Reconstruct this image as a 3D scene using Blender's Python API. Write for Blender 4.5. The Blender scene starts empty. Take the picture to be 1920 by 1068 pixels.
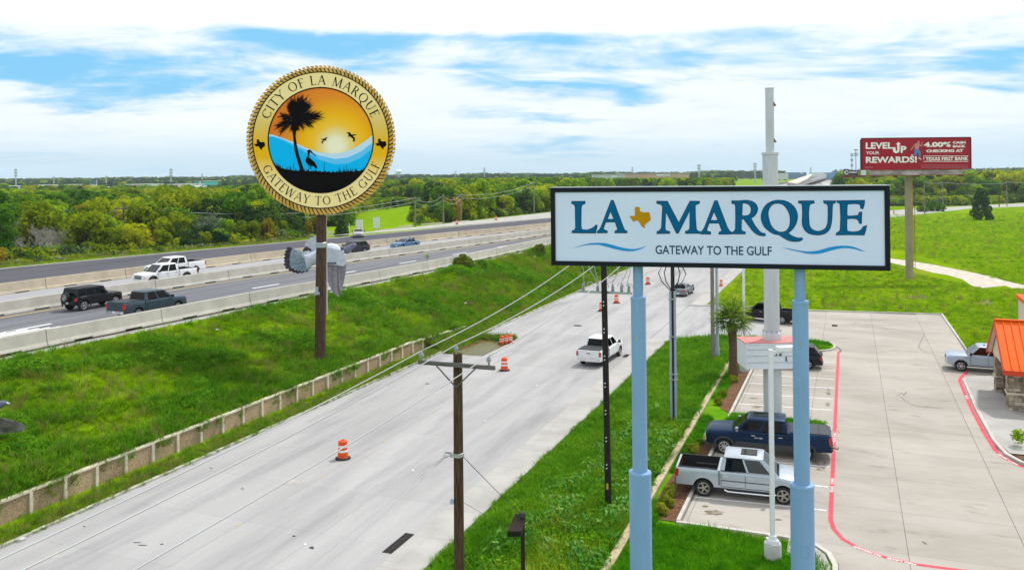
import bpy, bmesh, math, random
import numpy as np
from mathutils import Vector, Matrix
from mathutils.geometry import tessellate_polygon

random.seed(7)
rng = np.random.default_rng(11)
scene = bpy.context.scene
COL = scene.collection
R = math.radians

# ------------------------------------------------------------------ camera
F_PX, CX, HY = 1600.0, 960.0, 329.0          # focal length and horizon, in pixels of the 1920 wide frame
ROLL = R(0.6)
CAM_Z = 15.0
cam = bpy.data.cameras.new("camera")
cam.sensor_width = 36.0
cam.lens = 36.0 * F_PX / 1920.0
cam.shift_y = -(534.0 - HY) / 1920.0
cam.clip_start = 0.1
cam.clip_end = 20000.0
camo = bpy.data.objects.new("camera", cam)
cr, sr = math.cos(ROLL), math.sin(ROLL)
camo.matrix_world = Matrix(((cr, sr, 0, 0), (0, 0, -1, 0), (-sr, cr, 0, CAM_Z), (0, 0, 0, 1)))
COL.objects.link(camo)
scene.camera = camo

# ------------------------------------------------------------------ light
SUN_EL, SUN_AZ = R(58), R(48)                # azimuth measured from +Y towards +X
world = bpy.data.worlds.new("World")
scene.world = world
world.use_nodes = True
scene.view_settings.view_transform = 'Standard'
scene.view_settings.look = 'None'
scene.view_settings.exposure = 0.13
scene.view_settings.gamma = 1.0
scene.view_settings.use_curve_mapping = False
sun = bpy.data.lights.new("sun", 'SUN')
sun.energy = 3.1
sun.angle = R(3.5)
sun.color = (1.0, 0.95, 0.87)
suno = bpy.data.objects.new("sun", sun)
sd = Vector((math.sin(SUN_AZ) * math.cos(SUN_EL), math.cos(SUN_AZ) * math.cos(SUN_EL), math.sin(SUN_EL)))
suno.rotation_euler = (-sd).to_track_quat('-Z', 'Y').to_euler()
suno.location = (40, 40, 120)
COL.objects.link(suno)
SKY_K = 0.1

def build_world():
    nt = world.node_tree
    nt.nodes.clear()
    N, Lk = nt.nodes.new, nt.links.new
    out = N('ShaderNodeOutputWorld')
    bg = N('ShaderNodeBackground')
    bg.inputs['Strength'].default_value = SKY_K
    Lk(bg.outputs[0], out.inputs[0])
    sky = N('ShaderNodeTexSky')
    sky.sky_type = 'NISHITA'
    sky.sun_disc = False
    sky.sun_elevation = SUN_EL
    sky.sun_rotation = SUN_AZ
    sky.dust_density = 0.6
    sky.ozone_density = 2.0
    tc = N('ShaderNodeTexCoord')
    sep = N('ShaderNodeSeparateXYZ')
    Lk(tc.outputs['Generated'], sep.inputs[0])
    def math_(op, a, b=None, c=None, clamp=False):
        m = N('ShaderNodeMath')
        m.operation = op
        m.use_clamp = clamp
        for i, v in enumerate((a, b, c)):
            if v is None:
                continue
            if isinstance(v, (int, float)):
                m.inputs[i].default_value = v
            else:
                Lk(v, m.inputs[i])
        return m.outputs[0]
    z = math_('MAXIMUM', sep.outputs[2], 0.0)
    den = math_('ADD', z, 0.15)
    px = math_('DIVIDE', sep.outputs[0], den)
    py = math_('DIVIDE', sep.outputs[1], den)
    comb = N('ShaderNodeCombineXYZ')
    Lk(px, comb.inputs[0]); Lk(py, comb.inputs[1])
    def noise(scale, detail, rough, off, dist=0.0, sx=1.0):
        mp = N('ShaderNodeMapping')
        mp.inputs['Location'].default_value = off
        mp.inputs['Scale'].default_value = (sx, 1, 1)
        Lk(comb.outputs[0], mp.inputs[0])
        n = N('ShaderNodeTexNoise')
        n.inputs['Scale'].default_value = scale
        n.inputs['Detail'].default_value = detail
        n.inputs['Roughness'].default_value = rough
        n.inputs['Distortion'].default_value = dist
        Lk(mp.outputs[0], n.inputs[0])
        return n.outputs[0]
    n1 = noise(1.05, 8, 0.55, (1.3, 1.6, 0), 0.5, 0.8)
    n2 = noise(3.2, 7, 0.6, (6.15, 2.0, 4), 0.6, 0.7)
    s = math_('MULTIPLY_ADD', n1, 0.72, math_('MULTIPLY', n2, 0.28))
    # the cloud deck is closed high up and thins towards the horizon band
    high = N('ShaderNodeMapRange'); high.interpolation_type = 'SMOOTHSTEP'
    Lk(z, high.inputs[0])
    high.inputs[1].default_value = 0.155; high.inputs[2].default_value = 0.195
    high.inputs[3].default_value = 0.0; high.inputs[4].default_value = 0.5
    low = N('ShaderNodeMapRange'); low.interpolation_type = 'SMOOTHSTEP'
    Lk(z, low.inputs[0])
    low.inputs[1].default_value = 0.12; low.inputs[2].default_value = 0.08
    low.inputs[3].default_value = 0.0; low.inputs[4].default_value = 0.12
    s = math_('ADD', s, high.outputs[0])
    s = math_('ADD', s, low.outputs[0])
    mask = N('ShaderNodeMapRange'); mask.interpolation_type = 'SMOOTHSTEP'
    Lk(s, mask.inputs[0])
    mask.inputs[1].default_value = 0.425; mask.inputs[2].default_value = 0.575
    # cloud brightness: bright high, softer grey-blue in the streaks low down
    shade = N('ShaderNodeMapRange')
    Lk(n2, shade.inputs[0])
    shade.inputs[1].default_value = 0.3; shade.inputs[2].default_value = 0.7
    ccol = N('ShaderNodeMix'); ccol.data_type = 'RGBA'
    Lk(shade.outputs[0], ccol.inputs[0])
    ccol.inputs[6].default_value = (8.1, 8.9, 9.5, 1)
    ccol.inputs[7].default_value = (9.2, 9.8, 10.1, 1)
    ctop = N('ShaderNodeMix'); ctop.data_type = 'RGBA'
    hi2 = N('ShaderNodeMapRange'); hi2.interpolation_type = 'SMOOTHSTEP'
    Lk(z, hi2.inputs[0]); hi2.inputs[1].default_value = 0.12; hi2.inputs[2].default_value = 0.2
    Lk(hi2.outputs[0], ctop.inputs[0])
    Lk(ccol.outputs[2], ctop.inputs[6])
    ctop.inputs[7].default_value = (9.8, 10.2, 10.7, 1)
    # clear sky between the clouds: the Nishita blue, thinned by milky air
    blue = N('ShaderNodeMix'); blue.data_type = 'RGBA'
    blue.inputs[0].default_value = 0.88
    Lk(sky.outputs[0], blue.inputs[6])
    blue.inputs[7].default_value = (2.1, 6.0, 9.3, 1)
    cl = N('ShaderNodeMix'); cl.data_type = 'RGBA'
    Lk(mask.outputs[0], cl.inputs[0])
    Lk(blue.outputs[2], cl.inputs[6]); Lk(ctop.outputs[2], cl.inputs[7])
    # pale band of air at the horizon
    hz = N('ShaderNodeMapRange'); hz.interpolation_type = 'SMOOTHSTEP'
    Lk(z, hz.inputs[0]); hz.inputs[1].default_value = 0.065; hz.inputs[2].default_value = 0.0
    hz.inputs[3].default_value = 0.0; hz.inputs[4].default_value = 0.9
    fin = N('ShaderNodeMix'); fin.data_type = 'RGBA'
    Lk(hz.outputs[0], fin.inputs[0])
    Lk(cl.outputs[2], fin.inputs[6])
    fin.inputs[7].default_value = (5.1, 7.3, 8.6, 1)
    Lk(fin.outputs[2], bg.inputs[0])
build_world()

# ------------------------------------------------------------------ frame helpers
TH = R(21.5)
TS, TCO = math.sin(TH), math.cos(TH)
ROADROT = math.pi / 2 - TH                    # heading of +u measured from +X

def W(u, w, z=0.0):
    """road frame (u along the roads, w to their right) to world"""
    return Vector((u * TS + w * TCO, u * TCO - w * TS, z))

def UWof(x, y):
    return (x * TS + y * TCO, x * TCO - y * TS)

def ray(px, py):
    a = (px - CX) / F_PX
    b = -(py - HY) / F_PX
    return Vector((a * cr + b * sr, 1.0, -a * sr + b * cr))

def G(px, py, z=0.0):
    d = ray(px, py)
    t = (z - CAM_Z) / d.z
    return Vector((d.x * t, t, z))

def P(px, py, Y):
    d = ray(px, py)
    return Vector((d.x * Y, Y, CAM_Z + d.z * Y))

def proj(x, y, z):
    X, Z = x / y, (z - CAM_Z) / y
    a = X * cr - Z * sr
    b = X * sr + Z * cr
    return CX + a * F_PX, HY - b * F_PX

# ------------------------------------------------------------------ materials
def lin(r, g, b):
    f = lambda c: (c / 255 / 12.92) if c / 255 <= 0.04045 else ((c / 255 + 0.055) / 1.055) ** 2.4
    return (f(r), f(g), f(b))

MATS = {}
def mat(name, col, rough=0.6, metal=0.0, spec=0.18, var=0.0, scale=3.0, col2=None, bump=0.0, bscale=40.0, coords='OBJ', stain=None, coat=0.0, rand=0.0, stretch=None, detail=5, ramp=(0.35, 0.65), island=0.0):
    if name in MATS:
        return MATS[name]
    m = bpy.data.materials.new(name)
    m.use_nodes = True
    nt = m.node_tree
    b = nt.nodes['Principled BSDF']
    b.inputs['Base Color'].default_value = (*col, 1)
    b.inputs['Roughness'].default_value = rough
    b.inputs['Metallic'].default_value = metal
    b.inputs['Specular IOR Level'].default_value = spec
    b.inputs['Coat Weight'].default_value = coat
    b.inputs['Coat Roughness'].default_value = 0.06
    N, Lk = nt.nodes.new, nt.links.new
    vec = None
    if coords == 'WORLD':
        g = N('ShaderNodeNewGeometry'); vec = g.outputs['Position']
        if stretch:
            mp = N('ShaderNodeMapping'); mp.vector_type = 'POINT'
            mp.inputs['Rotation'].default_value = (0, 0, -ROADROT)
            Lk(vec, mp.inputs[0])
            mp2 = N('ShaderNodeMapping'); mp2.inputs['Scale'].default_value = stretch
            Lk(mp.outputs[0], mp2.inputs[0]); vec = mp2.outputs[0]
    else:
        t = N('ShaderNodeTexCoord'); vec = t.outputs['Object']
        if stretch:
            mp2 = N('ShaderNodeMapping'); mp2.inputs['Scale'].default_value = stretch
            Lk(vec, mp2.inputs[0]); vec = mp2.outputs[0]
    cur = None
    if col2 is not None or var > 0:
        n = N('ShaderNodeTexNoise')
        n.inputs['Scale'].default_value = scale
        n.inputs['Detail'].default_value = detail
        n.inputs['Roughness'].default_value = 0.62
        Lk(vec, n.inputs[0])
        mr = N('ShaderNodeMapRange')
        mr.inputs[1].default_value, mr.inputs[2].default_value = ramp
        Lk(n.outputs[0], mr.inputs[0])
        mx = N('ShaderNodeMix'); mx.data_type = 'RGBA'
        Lk(mr.outputs[0], mx.inputs[0])
        if col2 is None:
            mx.inputs[6].default_value = (*[c * (1 - var) for c in col], 1)
            mx.inputs[7].default_value = (*[min(1, c * (1 + var)) for c in col], 1)
        else:
            mx.inputs[6].default_value = (*col, 1)
            mx.inputs[7].default_value = (*col2, 1)
        cur = mx.outputs[2]
    if stain is not None:
        scol, ssc, lo, hi, amt_ = stain
        n = N('ShaderNodeTexNoise'); n.inputs['Scale'].default_value = ssc; n.inputs['Detail'].default_value = 6; n.inputs['Roughness'].default_value = 0.6
        Lk(vec, n.inputs[0])
        mr = N('ShaderNodeMapRange'); mr.interpolation_type = 'SMOOTHSTEP'; mr.inputs[1].default_value, mr.inputs[2].default_value = lo, hi; mr.inputs[4].default_value = amt_
        Lk(n.outputs[0], mr.inputs[0])
        mx = N('ShaderNodeMix'); mx.data_type = 'RGBA'; Lk(mr.outputs[0], mx.inputs[0])
        if cur is None: mx.inputs[6].default_value = (*col, 1)
        else: Lk(cur, mx.inputs[6])
        mx.inputs[7].default_value = (*scol, 1); cur = mx.outputs[2]
    if rand > 0 or island > 0:
        hs = N('ShaderNodeHueSaturation')
        if rand > 0:
            oi = N('ShaderNodeObjectInfo'); rsock = oi.outputs['Random']; amt = rand
        else:
            oi = N('ShaderNodeNewGeometry'); rsock = oi.outputs['Random Per Island']; amt = island
        mr = N('ShaderNodeMapRange')
        mr.inputs[3].default_value, mr.inputs[4].default_value = 1 - amt, 1 + amt
        Lk(rsock, mr.inputs[0]); Lk(mr.outputs[0], hs.inputs['Value'])
        if cur is None:
            hs.inputs['Color'].default_value = (*col, 1)
        else:
            Lk(cur, hs.inputs['Color'])
        cur = hs.outputs[0]
    if cur is not None:
        Lk(cur, b.inputs['Base Color'])
    if bump > 0:
        n = N('ShaderNodeTexNoise'); n.inputs['Scale'].default_value = bscale; n.inputs['Detail'].default_value = 4
        Lk(vec, n.inputs[0])
        bp = N('ShaderNodeBump'); bp.inputs['Strength'].default_value = bump; bp.inputs['Distance'].default_value = 0.05
        Lk(n.outputs[0], bp.inputs['Height']); Lk(bp.outputs[0], b.inputs['Normal'])
    MATS[name] = m
    return m

def glass_mat(name, tint, refl=0.06):
    if name in MATS:
        return MATS[name]
    m = bpy.data.materials.new(name); m.use_nodes = True
    nt = m.node_tree; nt.nodes.clear()
    N, Lk = nt.nodes.new, nt.links.new
    o = N('ShaderNodeOutputMaterial'); mx = N('ShaderNodeMixShader')
    tr = N('ShaderNodeBsdfTransparent'); tr.inputs[0].default_value = (*tint, 1)
    gl = N('ShaderNodeBsdfGlossy'); gl.inputs['Roughness'].default_value = 0.03
    fr = N('ShaderNodeFresnel'); fr.inputs[0].default_value = 1.33
    ad = N('ShaderNodeMath'); ad.operation = 'ADD'; ad.inputs[1].default_value = refl; ad.use_clamp = True
    Lk(fr.outputs[0], ad.inputs[0]); Lk(ad.outputs[0], mx.inputs[0])
    Lk(tr.outputs[0], mx.inputs[1]); Lk(gl.outputs[0], mx.inputs[2]); Lk(mx.outputs[0], o.inputs[0])
    MATS[name] = m
    return m

def leaf_mat(name, cols, scale=0.35, rand=0.18, trans=0.35, fine=3.0):
    """foliage: three greens in patches, tinted leaf cluster by leaf cluster"""
    if name in MATS:
        return MATS[name]
    m = bpy.data.materials.new(name); m.use_nodes = True
    nt = m.node_tree; nt.nodes.clear()
    N, Lk = nt.nodes.new, nt.links.new
    o = N('ShaderNodeOutputMaterial')
    g = N('ShaderNodeNewGeometry')
    n = N('ShaderNodeTexNoise'); n.inputs['Scale'].default_value = scale; n.inputs['Detail'].default_value = 4; n.inputs['Roughness'].default_value = 0.65
    Lk(g.outputs['Position'], n.inputs[0])
    oi = N('ShaderNodeObjectInfo')
    ad = N('ShaderNodeMath'); ad.operation = 'MULTIPLY_ADD'; ad.inputs[1].default_value = 0.45
    sb = N('ShaderNodeMath'); sb.operation = 'SUBTRACT'; sb.inputs[1].default_value = 0.22
    Lk(n.outputs[0], sb.inputs[0])
    Lk(oi.outputs['Random'], ad.inputs[0]); Lk(sb.outputs[0], ad.inputs[2])
    cr_ = N('ShaderNodeValToRGB')
    e = cr_.color_ramp.elements
    e[0].position = 0.25; e[0].color = (*cols[0], 1)
    e[1].position = 0.75; e[1].color = (*cols[2], 1)
    k = e.new(0.5); k.color = (*cols[1], 1)
    Lk(ad.outputs[0], cr_.inputs[0])
    hs = N('ShaderNodeHueSaturation')
    mr = N('ShaderNodeMapRange'); mr.inputs[3].default_value = 1 - rand; mr.inputs[4].default_value = 1 + rand
    Lk(g.outputs['Random Per Island'], mr.inputs[0]); Lk(mr.outputs[0], hs.inputs['Value']); Lk(cr_.outputs[0], hs.inputs['Color'])
    df = N('ShaderNodeBsdfDiffuse'); tl = N('ShaderNodeBsdfTranslucent'); mx = N('ShaderNodeMixShader')
    Lk(hs.outputs[0], df.inputs[0]); Lk(hs.outputs[0], tl.inputs[0])
    mx.inputs[0].default_value = trans
    Lk(df.outputs[0], mx.inputs[1]); Lk(tl.outputs[0], mx.inputs[2]); Lk(mx.outputs[0], o.inputs[0])
    MATS[name] = m
    return m

# ------------------------------------------------------------------ mesh helpers
class MB:
    def __init__(s):
        s.v, s.f, s.m = [], [], []
    def add(s, vs, fs, mi=0):
        o = len(s.v)
        s.v += [tuple(v) for v in vs]
        s.f += [tuple(i + o for i in f) for f in fs]
        s.m += [mi] * len(fs)
        return s
    def box(s, c, d, rz=0.0, mi=0, M=None):
        x, y, z = d[0] / 2, d[1] / 2, d[2] / 2
        vs = [Vector((a * x, b * y, e * z)) for e in (-1, 1) for (a, b) in ((-1, -1), (1, -1), (1, 1), (-1, 1))]
        if rz:
            rm = Matrix.Rotation(rz, 3, 'Z'); vs = [rm @ v for v in vs]
        if M is not None:
            vs = [M @ v for v in vs]
        vs = [v + Vector(c) for v in vs]
        return s.add(vs, [(3, 2, 1, 0), (4, 5, 6, 7), (0, 1, 5, 4), (1, 2, 6, 5), (2, 3, 7, 6), (3, 0, 4, 7)], mi)
    def cyl(s, p0, p1, r0, r1=None, n=12, cap=True, mi=0):
        r1 = r0 if r1 is None else r1
        p0, p1 = Vector(p0), Vector(p1)
        a = (p1 - p0).normalized()
        t = Vector((0, 0, 1)) if abs(a.z) < 0.95 else Vector((1, 0, 0))
        x = a.cross(t).normalized(); y = a.cross(x).normalized()
        vs = []
        for p, r in ((p0, r0), (p1, r1)):
            for i in range(n):
                an = 2 * math.pi * i / n
                vs.append(p + x * (r * math.cos(an)) + y * (r * math.sin(an)))
        fs = [(i, i + n, (i + 1) % n + n, (i + 1) % n) for i in range(n)]
        if cap:
            fs += [tuple(range(n)), tuple(range(2 * n - 1, n - 1, -1))]
        return s.add(vs, fs, mi)
    def tube(s, pts, rad, n=6, mi=0):
        pts = [Vector(p) for p in pts]
        rads = rad if isinstance(rad, (list, tuple)) else [rad] * len(pts)
        vs, fs = [], []
        for i, p in enumerate(pts):
            a = (pts[min(i + 1, len(pts) - 1)] - pts[max(i - 1, 0)]).normalized()
            t = Vector((0, 0, 1)) if abs(a.z) < 0.9 else Vector((1, 0, 0))
            x = a.cross(t).normalized(); y = a.cross(x).normalized()
            for k in range(n):
                an = 2 * math.pi * k / n
                vs.append(p + x * (rads[i] * math.cos(an)) + y * (rads[i] * math.sin(an)))
        for i in range(len(pts) - 1):
            for k in range(n):
                fs.append((i * n + k, (i + 1) * n + k, (i + 1) * n + (k + 1) % n, i * n + (k + 1) % n))
        fs += [tuple(range(n)), tuple(range(len(vs) - 1, len(vs) - n - 1, -1))]
        return s.add(vs, fs, mi)
    def lathe(s, prof, n=24, axis='Z', c=(0, 0, 0), mi=0):
        vs, fs = [], []
        for (r, h) in prof:
            for k in range(n):
                an = 2 * math.pi * k / n
                a, b = r * math.cos(an), r * math.sin(an)
                v = (a, b, h) if axis == 'Z' else (a, h, b)
                vs.append((v[0] + c[0], v[1] + c[1], v[2] + c[2]))
        for i in range(len(prof) - 1):
            for k in range(n):
                q = (i * n + k, i * n + (k + 1) % n, (i + 1) * n + (k + 1) % n, (i + 1) * n + k)
                fs.append(q if axis == 'Z' else q[::-1])
        return s.add(vs, fs, mi)
    def prism(s, poly, off, mi=0):
        """closed plate: polygon of 3-D points extruded by the vector off"""
        poly = [Vector(p) for p in poly]; off = Vector(off); n = len(poly)
        vs = poly + [p + off for p in poly]
        nn = Vector((0, 0, 0))
        for i in range(n):
            nn += poly[i].cross(poly[(i + 1) % n])
        flip = nn.dot(off) > 0
        f = [tuple(range(n)), tuple(range(2 * n - 1, n - 1, -1))]
        f += [(i, i + n, (i + 1) % n + n, (i + 1) % n) for i in range(n)]
        if flip:
            f = [q[::-1] for q in f]
        return s.add(vs, f, mi)
    def mesh(s, name, mats, smooth=False, ang=35):
        me = bpy.data.meshes.new(name)
        me.from_pydata(s.v, [], s.f)
        for m in (mats if isinstance(mats, (list, tuple)) else [mats]):
            me.materials.append(m)
        if any(s.m):
            me.polygons.foreach_set('material_index', s.m)
        if smooth:
            me.polygons.foreach_set('use_smooth', [True] * len(me.polygons))
            me.set_sharp_from_angle(angle=R(ang))
        me.update()
        return me
    def build(s, name, mats, parent=None, smooth=False, ang=35, loc=None, rz=0.0):
        return link(name, s.mesh(name, mats, smooth, ang), parent, loc, rz)

def link(name, me, parent=None, loc=None, rz=0.0):
    o = bpy.data.objects.new(name, me)
    COL.objects.link(o)
    if parent is not None:
        o.parent = parent
    if loc is not None:
        o.location = loc
    if rz:
        o.rotation_euler = (0, 0, rz)
    return o

def tag(o, label=None, cat=None, group=None, kind=None):
    if label: o['label'] = label
    if cat: o['category'] = cat
    if group: o['group'] = group
    if kind: o['kind'] = kind
    return o

def thing(name, label, cat, loc=(0, 0, 0), rz=0.0, group=None):
    o = bpy.data.objects.new(name, None)
    o.empty_display_size = 0.3
    COL.objects.link(o)
    o.location = loc
    o.rotation_euler = (0, 0, rz)
    return tag(o, label, cat, group)

def copy_thing(src, loc, rz, label=None, group=None):
    def rec(o, parent):
        c = o.copy(); COL.objects.link(c)
        if parent is not None:
            c.parent = parent
        for ch in CH.get(o.name, []):
            rec(ch, c)
        return c
    CH = {}
    def coll(o):
        CH[o.name] = list(o.children)
        for ch in o.children:
            coll(ch)
    coll(src)
    r = rec(src, None)
    r.location = loc
    r.rotation_euler = (0, 0, rz)
    if label: r['label'] = label
    if group: r['group'] = group
    return r

def structure(o):
    o['kind'] = 'structure'
    return o

def poly_mesh(loops, to3d):
    """flat filled polygon with holes; loops of 2-D points, first one the outline"""
    lp = [[Vector((x, y, 0)) for x, y in l] for l in loops]
    tris = tessellate_polygon(lp)
    flat = [p for l in lp for p in l]
    vs = [to3d(p.x, p.y) for p in flat]
    fs = []
    for t in tris:
        a, b, c = (Vector(vs[i]) for i in t)
        fs.append(tuple(t))
    return vs, fs

def offset_loop(l, d):
    """move a closed 2-D loop inwards (d>0) by vertex normals"""
    n = len(l)
    area = sum(l[i][0] * l[(i + 1) % n][1] - l[(i + 1) % n][0] * l[i][1] for i in range(n))
    sg = 1 if area > 0 else -1
    out = []
    for i in range(n):
        p0, p1, p2 = Vector(l[i - 1]), Vector(l[i]), Vector(l[(i + 1) % n])
        a, b = (p1 - p0), (p2 - p1)
        if a.length < 1e-9 or b.length < 1e-9:
            out.append(tuple(p1)); continue
        a.normalize(); b.normalize()
        na, nb = Vector((-a.y, a.x)) * sg, Vector((-b.y, b.x)) * sg
        m = na + nb
        if m.length < 0.3:
            out.append(tuple(p1 + na * d)); continue
        m.normalize()
        k = min(1 / max(m.dot(na), 0.35), 2.0)
        out.append(tuple(p1 + m * d * k))
    return out

_tc = {}
def text_geo(s, bold=0.0):
    """verts (0..1 box normalised) and faces of a line of text set in the built-in sans face"""
    key = (s, bold)
    if key in _tc:
        return _tc[key]
    cu = bpy.data.curves.new("t", 'FONT')
    cu.body = s
    cu.size = 1.0
    cu.offset = bold
    cu.resolution_u = 4
    cu.fill_mode = 'FRONT'
    o = bpy.data.objects.new("t", cu)
    COL.objects.link(o)
    dg = bpy.context.evaluated_depsgraph_get()
    me = bpy.data.meshes.new_from_object(o.evaluated_get(dg))
    v = np.array([tuple(p.co) for p in me.vertices])
    f = [tuple(p.vertices) for p in me.polygons]
    bpy.data.objects.remove(o); bpy.data.curves.remove(cu); bpy.data.meshes.remove(me)
    mn, mx = v.min(0), v.max(0)
    asp = (mx[0] - mn[0]) / (mx[1] - mn[1])
    v = (v - mn) / np.maximum(mx - mn, 1e-9)
    _tc[key] = (v, f, asp)
    return _tc[key]

def text_on(mb, s, x0, x1, y0, y1, to3d, bold=0.0):
    """fit a line of text in the 2-D box and map it to 3-D"""
    v, f, a = text_geo(s, bold)
    vs = [to3d(x0 + (x1 - x0) * p[0], y0 + (y1 - y0) * p[1]) for p in v]
    mb.add(vs, f)

def interp(tab):
    xs = [a for a, b in tab]; ys = [b for a, b in tab]
    return lambda u: float(np.interp(u, xs, ys))

def sn(x, y, s=1.0):
    """cheap smooth noise 0..1 (numpy friendly)"""
    x = np.asarray(x) / s; y = np.asarray(y) / s
    return 0.5 + 0.17 * (np.sin(1.7 * x + 0.6 * y + 1.3) + np.sin(-0.9 * x + 2.1 * y + 4.1) + np.sin(0.8 * x - 1.4 * y + 2.2 + 1.5 * np.sin(0.7 * y)))
# ------------------------------------------------------------------ shared materials
M_GROUND = mat('meadow_grass', (0.11, 0.245, 0.002), 0.95, spec=0.0, col2=(0.205, 0.315, 0.004), scale=0.30, stain=((0.24, 0.20, 0.02), .33, .54, .70, .4), bump=0.6, bscale=6.0, coords='WORLD', detail=9, ramp=(0.3, 0.7))
M_FIELD = mat('mown_field', (0.10, 0.215, 0.002), 0.95, spec=0.0, col2=(0.20, 0.29, 0.003), scale=0.10, stain=((0.28, 0.215, 0.04), .16, .54, .72, .6), bump=0.5, bscale=3.0, coords='WORLD', stretch=(0.5, 1.6, 1), detail=10, ramp=(0.36, 0.66))
M_LAWN = mat('lawn', (0.06, 0.225, 0.003), 0.95, spec=0.0, col2=(0.15, 0.28, 0.012), scale=1.2, bump=0.6, bscale=18.0, coords='WORLD', detail=8)
M_CONC = mat('road_concrete', (0.305, 0.302, 0.305), 0.8, spec=0.12, col2=(0.375, 0.372, 0.375), scale=1.1, stain=((0.215, 0.215, 0.225), .8, .48, .72, .7), coords='WORLD', stretch=(0.07, 0.5, 1), rand=0.045, bump=0.1, bscale=30, detail=9, ramp=(0.32, 0.62))
M_WALK = mat('pavement_concrete', (0.33, 0.32, 0.305), 0.85, spec=0.12, col2=(0.41, 0.40, 0.38), scale=0.5, coords='WORLD', rand=0.03, bump=0.1, bscale=30, detail=9)
M_LOT = mat('lot_concrete', (0.295, 0.268, 0.235), 0.85, spec=0.12, col2=(0.395, 0.366, 0.33), stain=((0.215, 0.192, 0.165), 1.6, .56, .74, .6), scale=0.45, coords='WORLD', stretch=(0.7, 0.3, 1), rand=0.04, bump=0.12, bscale=25, detail=11, ramp=(0.28, 0.6))
M_JOINT = mat('joint_filler', (0.17, 0.165, 0.16), 0.95, spec=0.1)
M_KERB = mat('kerb_concrete', (0.48, 0.46, 0.42), 0.85, spec=0.2, var=0.12, scale=1.5, coords='WORLD')
M_TANKERB = mat('tan_kerb', (0.46, 0.37, 0.25), 0.9, spec=0.2, var=0.2, scale=2.5, coords='WORLD')
M_ASPH = mat('highway_asphalt', (0.115, 0.12, 0.137), 0.85, spec=0.12, col2=(0.175, 0.18, 0.197), scale=0.8, coords='WORLD', stretch=(0.03, 0.9, 1), detail=8)
M_MIDL = mat('worn_lane_concrete', (0.25, 0.255, 0.28), 0.85, spec=0.25, col2=(0.36, 0.36, 0.375), scale=0.7, coords='WORLD', stretch=(0.03, 0.9, 1), detail=8)
M_DARK = mat('new_asphalt', (0.062, 0.063, 0.078), 0.85, spec=0.12, col2=(0.10, 0.10, 0.118), scale=0.7, coords='WORLD', stretch=(0.03, 0.8, 1), detail=8)
M_BARR = mat('barrier_concrete', (0.46, 0.445, 0.395), 0.85, spec=0.15, var=0.10, scale=0.9, coords='WORLD', rand=0.05, bump=0.08)
M_BARRT = mat('tan_barrier_concrete', (0.46, 0.395, 0.295), 0.85, spec=0.15, var=0.11, scale=0.9, coords='WORLD', rand=0.05, bump=0.08)
M_WHITE = mat('white_paint', (0.80, 0.80, 0.80), 0.6, var=0.08, scale=6, coords='WORLD')
M_STALL = mat('stall_paint', (0.78, 0.79, 0.80), 0.6, var=0.10, scale=5, coords='WORLD')
M_YEL = mat('yellow_paint', (0.62, 0.42, 0.06), 0.6, var=0.1, scale=6, coords='WORLD')
M_RED = mat('fire_lane_paint', (0.62, 0.035, 0.06), 0.55, col2=(0.76, 0.09, 0.12), scale=2.5, coords='WORLD', detail=7)
M_BLACK = mat('black', (0.012, 0.012, 0.013), 0.5)
M_AGG = mat('aggregate_panel', (0.28, 0.19, 0.11), 0.95, spec=0.05, col2=(0.54, 0.41, 0.275), scale=14.0, bump=0.6, bscale=30, coords='WORLD', rand=0.12, detail=6)
M_WALLP = mat('wall_post', (0.66, 0.60, 0.48), 0.85, var=0.15, scale=4, coords='WORLD')
M_MULCH = mat('mulch', (0.075, 0.035, 0.018), 0.95, spec=0.1, col2=(0.22, 0.12, 0.065), scale=9, bump=0.9, bscale=22, coords='WORLD', detail=8)
M_GRAVEL = mat('gravel', (0.40, 0.355, 0.285), 0.95, spec=0.1, col2=(0.62, 0.57, 0.50), scale=1.1, bump=0.6, bscale=12, coords='WORLD', detail=10)
M_STEEL = mat('galvanised_steel', (0.42, 0.45, 0.48), 0.42, metal=0.75, var=0.12, scale=5)
M_WOOD = mat('pole_wood', (0.042, 0.025, 0.017), 0.9, spec=0.08, col2=(0.135, 0.085, 0.058), scale=5.0, stretch=(4, 4, 0.35), bump=0.8, bscale=14, detail=8)
M_WOODG = mat('weathered_wood', (0.15, 0.13, 0.11), 0.9, spec=0.15, col2=(0.30, 0.27, 0.235), scale=5.0, stretch=(4, 4, 0.3), bump=0.4, bscale=14, detail=8)
M_WOODR = mat('red_brown_wood', (0.11, 0.06, 0.04), 0.9, spec=0.15, col2=(0.20, 0.12, 0.08), scale=3.0, stretch=(3, 3, 0.3), detail=6)

# ------------------------------------------------------------------ highway plan: offsets of its four long edges
near_w = interp([(-60, -47.7), (37, -47.7), (44, -47.3), (50, -46.8), (60, -46.1), (70, -45.1), (86, -43.7), (105, -42.9), (122, -42.3), (160, -41), (250, -39), (600, -38), (3000, -38)])
mid_w = interp([(-60, -61.8), (47, -61.8), (53, -61.6), (65, -60.7), (75, -59.6), (90, -57.9), (106, -55.2), (118, -52.9), (141, -49.6), (160, -48.6), (250, -47.5), (600, -47), (3000, -47)])
far_bw = interp([(-60, -73.2), (56, -72.9), (67, -72.0), (84, -70.4), (93, -69.1), (112, -66.5), (132, -62.4), (158, -55.8), (180, -55.0), (250, -55), (600, -55), (3000, -55)])
edge_w = interp([(-60, -96), (60, -95), (72, -93.9), (89, -90.8), (109, -86.2), (128, -81.9), (150, -77.2), (168, -73.4), (195, -67.6), (225, -66), (300, -66), (600, -66), (3000, -66)])
US = list(range(-60, 20, 10)) + list(range(20, 260, 3)) + list(range(260, 620, 20)) + [700, 900, 1200, 1500, 2000, 3000]
HZ = 4.5

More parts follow.
